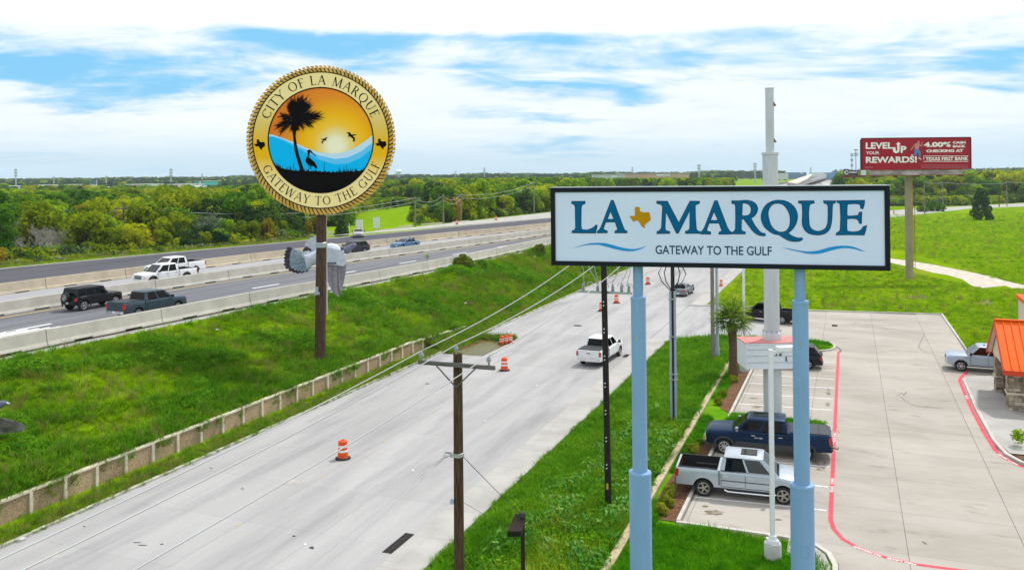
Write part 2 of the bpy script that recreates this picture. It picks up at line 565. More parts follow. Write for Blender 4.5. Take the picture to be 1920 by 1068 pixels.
def ribbon(name, f0, f1, z0, z1, us, m, parent=None):
    vs, fs = [], []
    for u in us:
        vs.append(W(u, f0(u), z0(u) if callable(z0) else z0))
        vs.append(W(u, f1(u), z1(u) if callable(z1) else z1))
    for i in range(len(us) - 1):
        fs.append((2 * i + 1, 2 * i + 3, 2 * i + 2, 2 * i))
    b = MB().add(vs, [f[::-1] for f in fs])
    # orient upward
    v = [Vector(p) for p in vs[:3]]
    nrm = (Vector(vs[2]) - Vector(vs[0])).cross(Vector(vs[1]) - Vector(vs[0]))
    if nrm.z > 0:
        pass
    return b.build(name, m, parent)

# ------------------------------------------------------------------ ground
def emb_foot(u):
    return float(np.interp(u, [-60, 60, 72, 90, 200], [1.0, 1.0, 0.45, 0.2, 0.1]))
def emb_z(u, w):
    t = (-34.35 - w) / max(-34.35 - (near_w(u) + 1.1), 0.5)
    t = min(max(t, 0), 1)
    zf = emb_foot(u)
    n = (float(sn(u, w * 1.3, 2.3)) - 0.5) * 0.35 + (float(sn(u, w, 0.9)) - 0.5) * 0.12
    return zf + (HZ - 0.12 - zf) * t ** 0.92 + n * min(1, 6 * t * (1 - t))

gb = MB()
cols = [-34.35, -32, -24, -14, 0, 30, 80, 200, 600, 1500, 3000]
rows = [-120, 0, 60, 120, 200, 320, 600, 1200, 2500, 4000]
gb.add([W(u, w, -0.012) for u in rows for w in cols],
       [(i * len(cols) + j, i * len(cols) + j + 1, (i + 1) * len(cols) + j + 1, (i + 1) * len(cols) + j) for i in range(len(rows) - 1) for j in range(len(cols) - 1)])
gb.f = [f[::-1] for f in gb.f]
structure(gb.build('ground', M_FIELD))
# land beyond the highway, a little lower than its deck
tb = MB()
offs = [-0.35, -3.0, -12.0, -60, -300, -1000, -2600]
zoff = [HZ - 0.06, HZ - 0.25, 3.6, 3.5, 3.5, 3.5, 3.5]
tus = US + [4000]
tb.add([W(u, edge_w(u) + o, z) for u in tus for o, z in zip(offs, zoff)],
       [(i * 7 + j, i * 7 + j + 1, (i + 1) * 7 + j + 1, (i + 1) * 7 + j) for i in range(len(tus) - 1) for j in range(6)])
structure(tb.build('terrain', M_GROUND))
# embankment between the retaining wall and the highway
eu = [x * 1.0 for x in range(-40, 200)] + list(range(200, 700, 20))
eb = MB(); K = 20
for u in eu:
    w0, w1 = -34.35, near_w(u) + 1.1
    for k in range(K + 1):
        w = w0 + (w1 - w0) * k / K
        eb.v.append(tuple(W(u, w, emb_z(u, w))))
eb.f = [(i * (K + 1) + j, i * (K + 1) + j + 1, (i + 1) * (K + 1) + j + 1, (i + 1) * (K + 1) + j) for i in range(len(eu) - 1) for j in range(K)]
eb.m = [0] * len(eb.f)
structure(eb.build('embankment', M_GROUND, smooth=True, ang=180))
# road verge between wall and frontage road
structure(ribbon('wall_verge', lambda u: -34.36, lambda u: -32.3, lambda u: 0.12 if u < 66 else emb_foot(u) + .02, 0.02, US[:95], M_GROUND))

def flat_uw_late(name, pts, z):
    b = MB(); q = [G(x, y, z) for x, y in pts]; n = len(q)
    vs, fs = poly_mesh([[(p.x, p.y) for p in q]], lambda a, c: Vector((a, c, z)))
    for f in fs:
        a, c, d = (Vector(vs[i]) for i in f)
        b.add([a, c, d], [(0, 1, 2) if (c - a).cross(d - a).z > 0 else (2, 1, 0)])
    return b.build(name, M_WALK)
# ------------------------------------------------------------------ highway
def lane_marks(parent, f, us, length, z, m, wd=0.14):
    for u in us:
        b = MB()
        p = [W(u, f(u) - wd, z), W(u, f(u) + wd, z), W(u + length, f(u + length) + wd, z), W(u + length, f(u + length) - wd, z)]
        b.add(p, [(3, 2, 1, 0)])
        b.build('lane_dash', m, parent)

hw = structure(ribbon('highway', lambda u: near_w(u) + 1.1, lambda u: far_bw(u) - 0.4, HZ - 0.1, HZ - 0.1, US, M_WALK))
structure(ribbon('near_carriageway', lambda u: near_w(u) - 0.2, lambda u: mid_w(u) + 0.1, HZ, HZ, US, M_ASPH))
hw2 = structure(ribbon('far_carriageway', lambda u: mid_w(u) - 0.1, lambda u: far_bw(u) + 0.1, HZ, HZ, US, M_MIDL))
structure(ribbon('service_road', lambda u: far_bw(u) - 0.1, lambda u: edge_w(u), HZ, HZ, US, M_DARK))
kb = MB()
for u0, u1 in zip(US[:-1], US[1:]):
    if u0 > 240: break
    p = [W(u0, edge_w(u0) - 0.35, HZ - 0.1), W(u0, edge_w(u0), HZ - 0.1), W(u1, edge_w(u1), HZ - 0.1), W(u1, edge_w(u1) - 0.35, HZ - 0.1)]
    kb.prism(p, (0, 0, 0.2))
structure(kb.build('service_kerb', M_KERB))
nc = bpy.data.objects['near_carriageway']
ribbon('edge_line', lambda u: near_w(u) - 1.55, lambda u: near_w(u) - 1.75, HZ + .004, HZ + .004, US[:95], M_WHITE, nc)
ribbon('yellow_line', lambda u: mid_w(u) + 1.35, lambda u: mid_w(u) + 1.15, HZ + .004, HZ + .004, US[:95], M_YEL, nc)
f1 = lambda u: near_w(u) + (mid_w(u) - near_w(u)) * 0.50
lane_marks(nc, f1, [30 + 12.2 * k for k in range(14)], 3.6, HZ + .004, M_WHITE)
f2 = lambda u: mid_w(u) + (far_bw(u) - mid_w(u)) * 0.5
lane_marks(hw2, f2, [36 + 12.2 * k for k in range(12)], 3.6, HZ + .004, M_WHITE)
ribbon('edge_line', lambda u: mid_w(u) - 1.3, lambda u: mid_w(u) - 1.5, HZ + .004, HZ + .004, US[:95], M_WHITE, hw2)
for k in range(9):      # hatched gore where the shoulder narrows
    c0, c1 = 41.0 + k * 0.55, -54.5 + k * 0.42
    p = [W(c0 - 2.6, c1 - 0.12, HZ + .004), W(c0 - 2.6, c1 + 0.12, HZ + .004), W(c0 + 2.0, c1 + 0.12, HZ + .004), W(c0 + 2.0, c1 - 0.12, HZ + .004)]
    MB().add(p, [(3, 2, 1, 0)]).build('hatch_stripe', M_WHITE, nc)

# concrete traffic barriers, one object per cast segment
def barrier_mesh(L, H, m):
    b = MB()
    h = L / 2 - 0.03
    def prof(x0, x1, zb):
        q = [(-0.30, zb), (-0.30, 0.09), (-0.19, 0.30), (-0.10, H - 0.02), (-0.08, H), (0.08, H), (0.10, H - 0.02), (0.19, 0.30), (0.30, 0.09), (0.30, zb)]
        b.prism([(x0, y, z) for y, z in q], (x1 - x0, 0, 0))
    s = L * 0.22
    prof(-h, -s - 0.7, 0.0); prof(-s - 0.7, -s + 0.7, 0.14)
    prof(-s + 0.7, s - 0.7, 0.0); prof(s - 0.7, s + 0.7, 0.14); prof(s + 0.7, h, 0.0)
    for c in (-s, s):
        b.box((c, 0, 0.065), (1.38, 0.5, 0.125), mi=1)
    return b.mesh('traffic_barrier', [m, M_BLACK])
bm1 = barrier_mesh(9.1, 1.05, M_BARR); bm2 = barrier_mesh(9.1, 1.05, M_BARRT)
def barrier_row(f, u0, n, me, label, group, z):
    u = u0
    for k in range(n):
        du = 9.1 * TCO / TCO
        u1 = u + 9.1
        a, b_ = W(u, f(u)), W(u1, f(u1))
        c = (a + b_) / 2
        pxc = proj(c.x, c.y, z + .5)[0]
        if pxc < -110 or pxc > 1180:
            u = u + 9.1 / math.hypot(1, (f(u1) - f(u)) / 9.1); continue
        o = link('traffic_barrier', me, None, (c.x, c.y, z), math.atan2(b_.y - a.y, b_.x - a.x))
        tag(o, label, 'barrier', group)
        u = u + 9.1 / math.hypot(1, (f(u1) - f(u)) / 9.1)
barrier_row(near_w, 12.2, 27, bm1, 'pale concrete traffic barrier segment along the top of the grass embankment', 'barriers along the grass embankment', HZ - .002)
barrier_row(mid_w, 26.0, 26, bm1, 'cream concrete barrier segment in the middle row beside the yellow line', 'barriers in the middle of the highway', HZ + .002)
barrier_row(far_bw, 33.0, 26, bm2, 'tan concrete barrier segment between the pickups and the dark asphalt', 'barriers beside the dark asphalt', HZ + .002)

structure(flat_uw_late('ramp', [(600, 443.5), (760, 431.5), (850, 423.6), (900, 419.8), (1030, 408.2), (1075, 404), (1075, 394), (1030, 398), (930, 409), (850, 417.5), (760, 427.5)], HZ + .05))
# ------------------------------------------------------------------ frontage road
road = structure(ribbon('frontage_road', lambda u: -32.3, lambda u: -16.92, 0.0, 0.0, [0, 14, 60, 100, 150, 300, 700, 1500], M_CONC))
jb = structure(ribbon('road_joints', lambda u: -32.28, lambda u: -16.94, 0.012, 0.012, [12, 60, 100, 150], M_JOINT))
lw = (32.28 - 16.94) / 4
def slab(lx, ly, h=0.04):
    return MB().box((0, 0, -h / 2), (lx, ly, h)).mesh('concrete_panel', M_CONC)
sm = slab(4.6 - 0.006, lw - 0.012)
smr = [sm]
for i in range(30):
    for j in range(4):
        c = W(12 + 4.6 * (i + 0.5), -32.28 + lw * (j + 0.5), 0.036 + 0.0015 * rng.random())
        link('concrete_panel', sm, road, c, ROADROT)
# manhole, lane buttons and tar marks on the slabs
def disc(name, c, r, z, m, parent=None, n=20, sx=1.0):
    return MB().prism([(c.x + r * math.cos(2 * math.pi * k / n), c.y + sx * r * math.sin(2 * math.pi * k / n), z) for k in range(n)], (0, 0, 0.012)).build(name, m, parent)
M_IRON = mat('cast_iron', (0.05, 0.045, 0.042), 0.6, metal=0.3, var=0.3, scale=20)
mh = tag(disc('manhole_cover', G(1083, 611), 0.42, 0.04, M_IRON), 'round dark iron manhole cover in the frontage road left of the pickup', 'manhole cover')
def grate(c, lx, ly, label):
    t = thing('drain_grate', label, 'drain grate', (c.x, c.y, 0.036), ROADROT)
    MB().box((0, 0, 0.005), (lx, ly, 0.008)).build('frame', M_BLACK, t)
    n = int(lx / 0.12)
    b = MB()
    for k in range(n + 1):
        MB().box((-lx / 2 + lx * k / n, 0, 0.016), (0.035, ly, 0.012)).build('bar', M_IRON, t)
    MB().box((0, 0, 0.016), (lx - .04, 0.03, 0.0122)).build('bar', M_IRON, t)
grate(W(30.7, -17.25), 1.9, 0.42, 'long iron drain grate in the gutter left of the wooden pole')
grate(W(68.9, -17.2), 1.1, 0.38, 'small iron drain grate in the gutter beside the white moving pickup')
# tan inlet slab by the drain
structure(MB().box(tuple(W(30.7, -16.6, 0.075)), (3.4, 0.62, 0.08), ROADROT).build('inlet_slab', M_WALK))
# raised lane buttons: small white and yellow dots
bt = MB().lathe([(0.0, 0.02), (0.045, 0.018), (0.06, 0.0)], 8).mesh('lane_button', M_WHITE)
bty = MB().lathe([(0.0, 0.02), (0.045, 0.018), (0.06, 0.0)], 8).mesh('lane_button', M_YEL)
for k in range(26):
    if k % 3 == 0: link('lane_button', bt, road, W(20 + 3.1 * k, -20.8, 0.038))
    if k % 2: link('lane_button', bty, road, W(20.6 + 3.1 * k, -24.6, 0.038))
# kerb line at the left edge
kb = MB()
kb.box(tuple(W(70, -32.38, 0.06)), (190, 0.16, 0.14), ROADROT)
structure(kb.build('road_kerb', M_KERB))
# raised pavement (apron) on the right
pv = structure(ribbon('pavement', lambda u: -16.9, lambda u: -15.15, 0.055, 0.055, [4, 40, 76.4], M_JOINT))
pv2 = structure(ribbon('pavement_far', lambda u: -16.9, lambda u: -15.15, 0.055, 0.055, [97.6, 120, 140], M_JOINT))
wm = MB().box((0, 0, -0.05), (3.0 - 0.012, 1.74, 0.1)).mesh('concrete_panel', M_WALK)
for i in range(24):
    link('concrete_panel', wm, pv, W(4.5 + 3.0 * (i + 0.5), -16.02, 0.11), ROADROT)
for i in range(14):
    link('concrete_panel', wm, pv2, W(97.5 + 3.0 * (i + 0.5), -16.02, 0.11), ROADROT)
structure(ribbon('far_pavement', lambda u: -16.9, lambda u: -15.15, 0.09, 0.09, [139.8, 200, 500], M_WALK))

# ------------------------------------------------------------------ driveway and parking lot
def flat(name, pts, z, m, parent=None):
    vs, fs = poly_mesh([[(p[0], p[1]) for p in pts]], lambda a, b: W(a, b, z))
    b = MB().add(vs, fs)
    return b.build(name, m, parent)
def flat_uw(name, pts, z, m, parent=None):
    o = flat(name, pts, z, m, parent)
    me = o.data
    bm = bmesh.new(); bm.from_mesh(me)
    for f in bm.faces:
        f.normal_update()
        if f.normal.z < 0: f.normal_flip()
    bm.to_mesh(me); bm.free()
    return o
drive = [(76.2, -16.9), (76.6, -15.1), (77.6, -13.6), (79.4, -11.6), (80.2, -8), (80.2, -6.9), (97.6, -6.9), (97.5, -14.6), (98.2, -15.1), (98.2, -16.9)]
structure(flat_uw('driveway', drive, 0.030, M_CONC))
lotp = [(36.7, -6.9), (36.7, -2.4), (36.2, -1.2), (34.8, -0.6), (10, -0.55), (10, 60), (48.4, 60), (48.4, 9.6), (49.6, 7.95), (52, 7.4), (60, 7.3), (68.8, 7.75), (70.2, 9.2), (70.2, 60), (79.6, 60), (79.9, 9.05), (99.2, 8.95), (97.4, -5.0), (97.4, -6.9)]
lot = structure(flat_uw('parking_lot', lotp, 0.004, M_JOINT))
lpm = MB().box((0, 0, -0.02), (4.39 - 0.016, 4.33 - 0.02, 0.04)).mesh('concrete_panel', M_LOT)
lpo = 36.7
def inlot(u, w):
    c = False; n = len(lotp)
    for i in range(n):
        (a, b), (d, e) = lotp[i], lotp[(i + 1) % n]
        if (b > w) != (e > w) and u < (d - a) * (w - b) / (e - b) + a:
            c = not c
    return c
# panels are clipped to the lot outline
def clip(poly, inside_poly):
    """Sutherland-Hodgman of a convex cell against nothing fancy: keep by sampling, cut with bmesh-free polygon test"""
    return poly
import itertools
def cell_poly(u0, u1, w0, w1):
    """intersect a cell with the lot by fine sampling of its rows"""
    N_ = 12
    rows_ = []
    for k in range(N_ + 1):
        u = u0 + (u1 - u0) * k / N_
        ws = [w0 + (w1 - w0) * q / 24 for q in range(25)]
        ins = [w for w in ws if inlot(min(max(u, u0 + 1e-3), u1 - 1e-3), w)]
        if ins: rows_.append((u, min(ins), max(ins)))
    return rows_
for i in range(-5, 15):
    for j in range(-1, 13):
        u0 = 36.7 + 4.39 * i; w0 = -6.61 + 4.33 * j
        u1, w1 = u0 + 4.39, w0 + 4.33
        if w0 > 26: continue
        corners = [inlot(a, b) for a in (u0 + .05, (u0 + u1) / 2, u1 - .05) for b in (w0 + .05, (w0 + w1) / 2, w1 - .05)]
        if all(corners):
            link('concrete_panel', lpm, lot, W((u0 + u1) / 2, (w0 + w1) / 2, 0.034), ROADROT)
        elif any(corners):
            rw = cell_poly(u0 + .008, u1 - .008, w0 + .01, w1 - .01)
            if len(rw) < 3: continue
            pl = [(u, a) for u, a, b in rw] + [(u, b) for u, a, b in rw[::-1]]
            pts = [W(u, w, -0.006) for u, w in pl]
            MB().prism(pts, (0, 0, 0.04)).build('concrete_panel', M_LOT, lot)

def kerb(name, pts, h=0.15, wd=0.15, m=None, z=0.0, closed=False):
    """kerb stone run along a (u,w) polyline"""
    b = MB()
    ps = [W(u, w, z) for u, w in pts]
    if closed: ps = ps + [ps[0], ps[1]]
    L_, R_ = [], []
    for i, p in enumerate(ps):
        a = ps[max(i - 1, 0)]; c = ps[min(i + 1, len(ps) - 1)]
        d = (c - a).normalized(); n = Vector((-d.y, d.x, 0))
        L_.append(p + n * wd / 2); R_.append(p - n * wd / 2)
    for i in range(len(ps) - 1 - (1 if closed else 0)):
        b.prism([L_[i], R_[i], R_[i + 1], L_[i + 1]], (0, 0, h))
    return structure(b.build(name, m or M_KERB))
def arc(cu, cw, r, a0, a1, n=8):
    return [(cu + r * math.sin(R(a0 + (a1 - a0) * k / n)), cw + r * math.cos(R(a0 + (a1 - a0) * k / n))) for k in range(n + 1)]
kerb('kerb_stalls', [(36.7, -6.95), (45, -6.95), (55, -6.95), (66, -6.95), (76, -6.95)])
kerb('kerb_lawn', [(36.62, -7.0), (36.62, -4.6), (36.62, -2.5), (36.3, -1.4), (35.6, -0.85), (34.6, -0.6), (30, -0.55), (10, -0.55)], 0.12, 0.2)
structure(flat_uw('lawn_walk', [(36.5, -2.4), (36.1, -1.45), (35.4, -0.98), (34.4, -0.78), (31, -0.7), (31, -1.5), (33.6, -1.6), (35.0, -2.4)], 0.10, M_WALK))
structure(flat_uw('dirt_edge', [(36.5, -6.9), (36.5, -2.4), (36.12, -2.4), (36.12, -6.9)], 0.02, mat('dirt', (0.33, 0.22, 0.13), 0.95, var=0.25, scale=3, coords='WORLD')))
kerb('kerb_end', [(80.1, -6.9), (97.3, -6.9)], 0.001) if False else None
kerb('kerb_far', [(98.0, -15.1), (97.6, -14.6), (97.4, -5.0), (98.3, 2), (99.2, 8.95), (90, 9.0), (79.9, 9.05), (79.7, 30)], 0.15, 0.18)
# planter island with the tall pylon, rounded towards the lane
isl = [(51.0, -6.9)] + [(51.0, -2.3)] + [(52.65 - 1.65 * math.cos(t), -2.3 + 1.2 * math.sin(t)) for t in np.linspace(0.2, math.pi - 0.2, 9)] + [(54.3, -2.3), (54.3, -6.9)]
structure(flat_uw('island_lawn', isl, 0.11, M_LAWN)); kerb('island_kerb', isl, 0.16, 0.16)
isl2 = [(75.9, -6.9), (75.7, -2.6)] + [(77.9 - 2.2 * math.cos(t), -2.6 + 1.4 * math.sin(t)) for t in np.linspace(0.2, math.pi - 0.2, 9)] + [(80.1, -2.6), (80.1, -6.9)]
structure(flat_uw('end_island_lawn', isl2, 0.11, M_LAWN)); kerb('end_island_kerb', isl2 + [(80.1, -8.2), (79.3, -11.6), (77.5, -13.6), (76.5, -15.0)], 0.16, 0.16)
# verge lawn strip, tan kerb, mulch bed
structure(flat_uw('verge', [(4, -15.15), (76.5, -15.1), (77.5, -13.6), (79.3, -11.6), (80.1, -8), (80, -6.9), (76, -6.9), (70, -7.0), (36.6, -7.0), (36.6, -0.7), (4, -0.7)], 0.015, M_LAWN))
kerb('tan_kerb_strip', [(26, -8.62), (38, -8.68), (50, -8.76), (60, -8.86), (69, -8.95)], 0.16, 0.34, M_TANKERB)
structure(flat_uw('mulch_bed', [(36.7, -7.03), (36.7, -7.9), (39, -8.35), (44, -8.25), (47.5, -8.2), (49.5, -7.4), (50.3, -7.03)], 0.045, M_MULCH))
structure(flat_uw('mulch_bed', [(54.5, -7.03), (55.2, -7.6), (57, -8.2), (62, -8.35), (66, -8.5), (69.5, -8.5), (71, -7.6), (70.5, -7.03)], 0.045, M_MULCH))

# painted lines in the lot
def band(name, pts, wd, z, m, parent):
    ps = [W(u, w, z) for u, w in pts]
    vs, fs = [], []
    for i, p in enumerate(ps):
        d = (ps[min(i + 1, len(ps) - 1)] - ps[max(i - 1, 0)]).normalized(); n = Vector((-d.y, d.x, 0))
        vs += [p + n * wd / 2, p - n * wd / 2]
    fs = [(2 * i, 2 * i + 1, 2 * i + 3, 2 * i + 2) for i in range(len(ps) - 1)]
    return MB().add(vs, fs).build(name, m, parent)
LZ = 0.039
redl = [(76.1, -0.9), (60, -0.88), (45, -0.86), (40.3, -0.86), (39.2, -0.85), (38.2, -0.70), (37.3, -0.35), (36.6, 0.25), (36.05, 1.3), (35.85, 2.4), (35.9, 3.8), (36.1, 6), (36.5, 12)]
band('fire_lane_line', redl, 0.19, LZ + 0.004, M_RED, lot)
redr = [(72.2, 8.25), (71.0, 7.95), (69.4, 7.45), (68.2, 7.25), (60.2, 7.08), (55, 7.1), (52, 7.18), (50.8, 7.4), (49.7, 7.85), (48.6, 8.8), (48.2, 10), (48.2, 16)]
band('fire_lane_line', redr, 0.22, LZ + 0.004, M_RED, lot)
def stall(px, py, wl=-6.75):
    g = G(px, py); u, w = UWof(g.x, g.y)
    band('stall_line', [(u + 0.05, w - 0.12), (u - 0.35, wl)], 0.10, LZ, M_STALL, lot)
for y in (959, 914.5, 877, 846):
    stall(1555 + (959 - y) * 0.05, y)
for y in (770, 749, 729, 712, 696, 681):
    stall(1564 + (770 - y) * 0.07, y)
# stencilled words on the red line
def stencil(s, u, w, ang, L_, H_):
    c = W(u, w, LZ + 0.008)
    d = Vector((math.cos(ang), math.sin(ang), 0)); n = Vector((-d.y, d.x, 0))
    b = MB()
    text_on(b, s, -L_ / 2, L_ / 2, -H_ / 2, H_ / 2, lambda a, e: c + d * a + n * e, 0.02)
    b.build('stencil_lettering', M_WHITE, lot)
dirw = lambda a, b: math.atan2((W(*b) - W(*a)).y, (W(*b) - W(*a)).x)
stencil('NO PARKING', 36.42, 0.55, dirw((36.7, .15), (36.15, 1.1)) + math.pi, 1.15, 0.15)
stencil('FIRE LANE', 35.93, 1.75, dirw((36.05, 1.3), (35.85, 2.3)) + math.pi, 1.05, 0.15)
for u in (43.0, 44.1, 51.0, 52.0):
    stencil('FIRE LANE' if u in (43.0, 51.0) else 'NO PARKING', u, -0.86, ROADROT, 0.8, 0.14)
stencil('FIRE LANE', 50.9, 7.38, dirw((51.4, 7.25), (50.4, 7.6)), 0.8, 0.15)
stencil('NO PARKING', 50.0, 7.72, dirw((50.4, 7.55), (49.7, 7.9)), 0.7, 0.15)
stencil('FIRE LANE', 63.5, 7.15, dirw((65, 7.2), (62, 7.1)), 0.9, 0.15)
# crack sealant and oil stains on the slabs
M_SEALT = mat('crack_sealant', (0.15, 0.135, 0.12), .8, var=.3, scale=3, coords='WORLD'); M_OIL = mat('oil_stain', (0.15, 0.125, 0.085), .6, col2=(.30, .265, .21), scale=2.5, coords='WORLD', detail=7, ramp=(.45, .6))
for pts_, wd_ in (([(1594,604),(1618,609),(1640,611),(1665,617),(1690,619),(1718,624),(1733,627),(1727,640),(1722,650),(1727,657),(1740,662),(1775,672)], .05), ([(1682,742),(1692,738),(1694,742),(1700,735)], .05), ([(1664,762),(1678,763),(1692,764)], .03), ([(1690,745),(1697,752),(1705,757),(1722,763),(1745,764)], .045), ([(1562,792),(1570,801),(1566,806),(1574,812)], .05), ([(1548,560),(1548,561)], .02), ([(1568,650),(1577,657),(1572,664)], .16), ([(1730,1016),(1737,1021)], .12), ([(1606,604),(1600,610)], .04)):
    band('crack_sealant', [UWof(*G(a, b).xy) for a, b in pts_], wd_, LZ + .002, M_SEALT, lot)
def stain(cx_, cy_, rx, ry, m, par, z):
    pts = []
    for k in range(24):
        t = 2 * math.pi * k / 24; q = .6 + .6 * rng.random(); pts.append(UWof(*G(cx_ + rx * q * math.cos(t), cy_ + ry * q * math.sin(t)).xy))
    flat_uw('stain', pts, z, m, par)
for q in ((1340, 962, 20, 5), (1322, 950, 6, 2), (1420, 763, 12, 2.5), (1413, 747, 9, 1.6), (1460, 975, 8, 2), (1540, 880, 9, 3), (1553, 735, 4, 7), (1552, 758, 5, 4), (1535, 868, 14, 6)):
    stain(*q, M_OIL, lot, LZ + .002)
M_STR = mat('road_stain', (0.30, 0.285, 0.26), .8, col2=(.42, .41, .40), scale=1.5, coords='WORLD', detail=7); M_TAR = mat('tar_spot', (0.06, 0.06, 0.062), .7)
for q in ((100, 1043, 24, 4.5), (550, 905, 18, 7), (840, 694, 14, 1.2)): stain(*q, M_STR, road, .044)
for q in ((257, 1018, 8, 0.8), (268, 1023, 9, 0.9), (158, 988, 3, .8), (585, 1028, 5, 3), (551, 1006, 3, 1.4), (303, 1021, 4, 1), (455, 917, 3, 1.0), (395, 878, 3, .8), (801, 720, 6, 1)): stain(*q, M_TAR, road, .044)
# drain in the lot
grate(G(1565, 611), 0.9, 0.5, 'dark drain grate set in the middle of the empty lot')

# patio in front of the restaurant
patio = [(69.0, 7.85), (68.4, 7.6), (60, 7.45), (53.5, 7.45), (51.2, 7.75), (51.2, 30), (69.6, 30), (69.8, 9.3)]
structure(flat_uw('patio', patio, 0.165, M_WALK))
kerb('patio_kerb', [(70.0, 30), (70.0, 9.4), (69.2, 8.0), (68.4, 7.55), (60, 7.35), (53.5, 7.37), (51.2, 7.6), (50, 8.1), (49, 9.1), (48.6, 10.2), (48.5, 20)], 0.16, 0.2)
structure(flat_uw('planting_bed', [(51.15, 7.95), (51.15, 20), (48.7, 20), (48.8, 10.2), (49.2, 9.25), (50.1, 8.3)], 0.12, M_MULCH))

# street that crosses the far field, and the gravel track
def px_poly(name, pts, z, m):
    return flat_uw(name, [UWof(*G(a, b, z).xy) for a, b in pts], z, m)
structure(px_poly('cross_street', [(1480, 436), (1671, 407.5), (1825, 390.5), (1920, 387), (2150, 384), (2150, 377.5), (1920, 380.8), (1825, 385.8), (1716, 391.3), (1671, 394.5), (1480, 415)], 0.004, M_WALK))
sc_ = 4.854
structure(px_poly('gravel_track', [(1660 + a / sc_, 340 + b / sc_) for a, b in [(-260, 640), (55, 702), (185, 717), (450, 760), (650, 800), (950, 860), (1060, 895), (1220, 935), (1340, 950), (1340, 975), (1160, 972), (1090, 947), (935, 965), (835, 970), (760, 930), (700, 890), (560, 850), (430, 830), (300, 795), (185, 770), (60, 742), (-260, 690)]], 0.006, M_GRAVEL))
def blob_px(name, cx_, cy_, rx, ry, z, m, n=22):
    pts = []
    for k in range(n):
        t = 2 * math.pi * k / n
        q = 0.75 + 0.45 * rng.random()
        pts.append((cx_ + rx * q * math.cos(t), cy_ + ry * q * math.sin(t)))
    return structure(px_poly(name, pts, z, m))
M_DIRT = mat('bare_dirt', (0.13, 0.085, 0.045), 0.95, col2=(0.30, 0.24, 0.17), scale=1.3, coords='WORLD', detail=8)
blob_px('bare_patch', 1725, 557, 22, 3.2, 0.004, M_DIRT); blob_px('bare_patch', 1845, 567, 17, 4, 0.004, M_DIRT)

# flooded inlet in the road by the retaining wall
M_PUD = mat('muddy_water', (0.07, 0.065, 0.015), 0.25, spec=0.12, col2=(0.13, 0.12, 0.03), scale=1.5, coords='WORLD')
structure(flat_uw('puddle_edge', [(64.9, -32.2), (65.0, -28.4), (71.4, -28.3), (73.0, -32.2)], 0.044, M_MULCH))
structure(flat_uw('puddle', [(64.97, -31.3), (65.06, -28.46), (71.35, -28.36), (72.2, -30.4), (70, -30.9), (67.5, -31.0)], 0.05, M_PUD))

# ------------------------------------------------------------------ retaining wall
wl = thing('retaining_wall', 'low tan retaining wall of aggregate panels with pale posts at the foot of the grass bank', 'wall', W(15, -34.3, 0), ROADROT)
pm_ = MB().box((0, 0, 0.55), (1.8 - 0.02, 0.16, 1.1)).mesh('panel', M_AGG)
qm_ = MB().box((0, -0.06, 0.56), (0.16, 0.22, 1.16)).mesh('post', M_WALLP)
cm_ = MB().box((0, -0.02, 1.13), (1.80 - .012, 0.26, 0.09)).mesh('coping', M_WALLP)
nP = 33
for k in range(nP):
    x = 1.8 * (k + 0.5)
    s = 1.0 if k < 27 else 1.0 - 0.07 * (k - 26)
    for nme, me, xx in (('panel', pm_, x), ('post', qm_, x - 0.9), ('coping', cm_, x)):
        o = link(nme, me, wl, (xx, 0.0 + 0.02 * rng.random(), -0.02 * rng.random()), R((rng.random() - .5) * .8))
        o.scale = (1, 1, s)
# ------------------------------------------------------------------ vehicles
M_TYRE = mat('tyre_rubber', (0.018, 0.018, 0.019), 0.85, spec=0.3)
M_RIM = mat('wheel_alloy', (0.55, 0.56, 0.58), 0.3, metal=0.85)
M_RIMD = mat('dark_alloy', (0.09, 0.09, 0.10), 0.35, metal=0.7)
M_CHROME = mat('chrome', (0.75, 0.76, 0.78), 0.15, metal=1.0)
M_TRIM = mat('black_trim', (0.022, 0.022, 0.024), 0.55)
M_TRIMG = mat('dark_trim', (0.05, 0.052, 0.055), 0.6)
M_SEAT = mat('seat_fabric', (0.03, 0.029, 0.028), 0.9)
M_LAMP = mat('lamp_lens', (0.75, 0.78, 0.80), 0.12, spec=0.8)
M_TAIL = mat('tail_lens', (0.45, 0.012, 0.014), 0.15, spec=0.8)
M_AMBER = mat('amber_lens', (0.75, 0.22, 0.02), 0.2)
M_PLATE = mat('plate_white', (0.72, 0.74, 0.76), 0.5)
M_GLASS = glass_mat('window_glass', (0.02, 0.028, 0.032), 0.0)
M_GLASSC = glass_mat('clear_glass', (0.10, 0.17, 0.18), 0.06)
def paint(name, col, metal=0.0, rough=0.35):
    return mat('paint_' + name, col, rough, metal=metal, spec=.22, coat=0.06, var=0.05, scale=1.2)

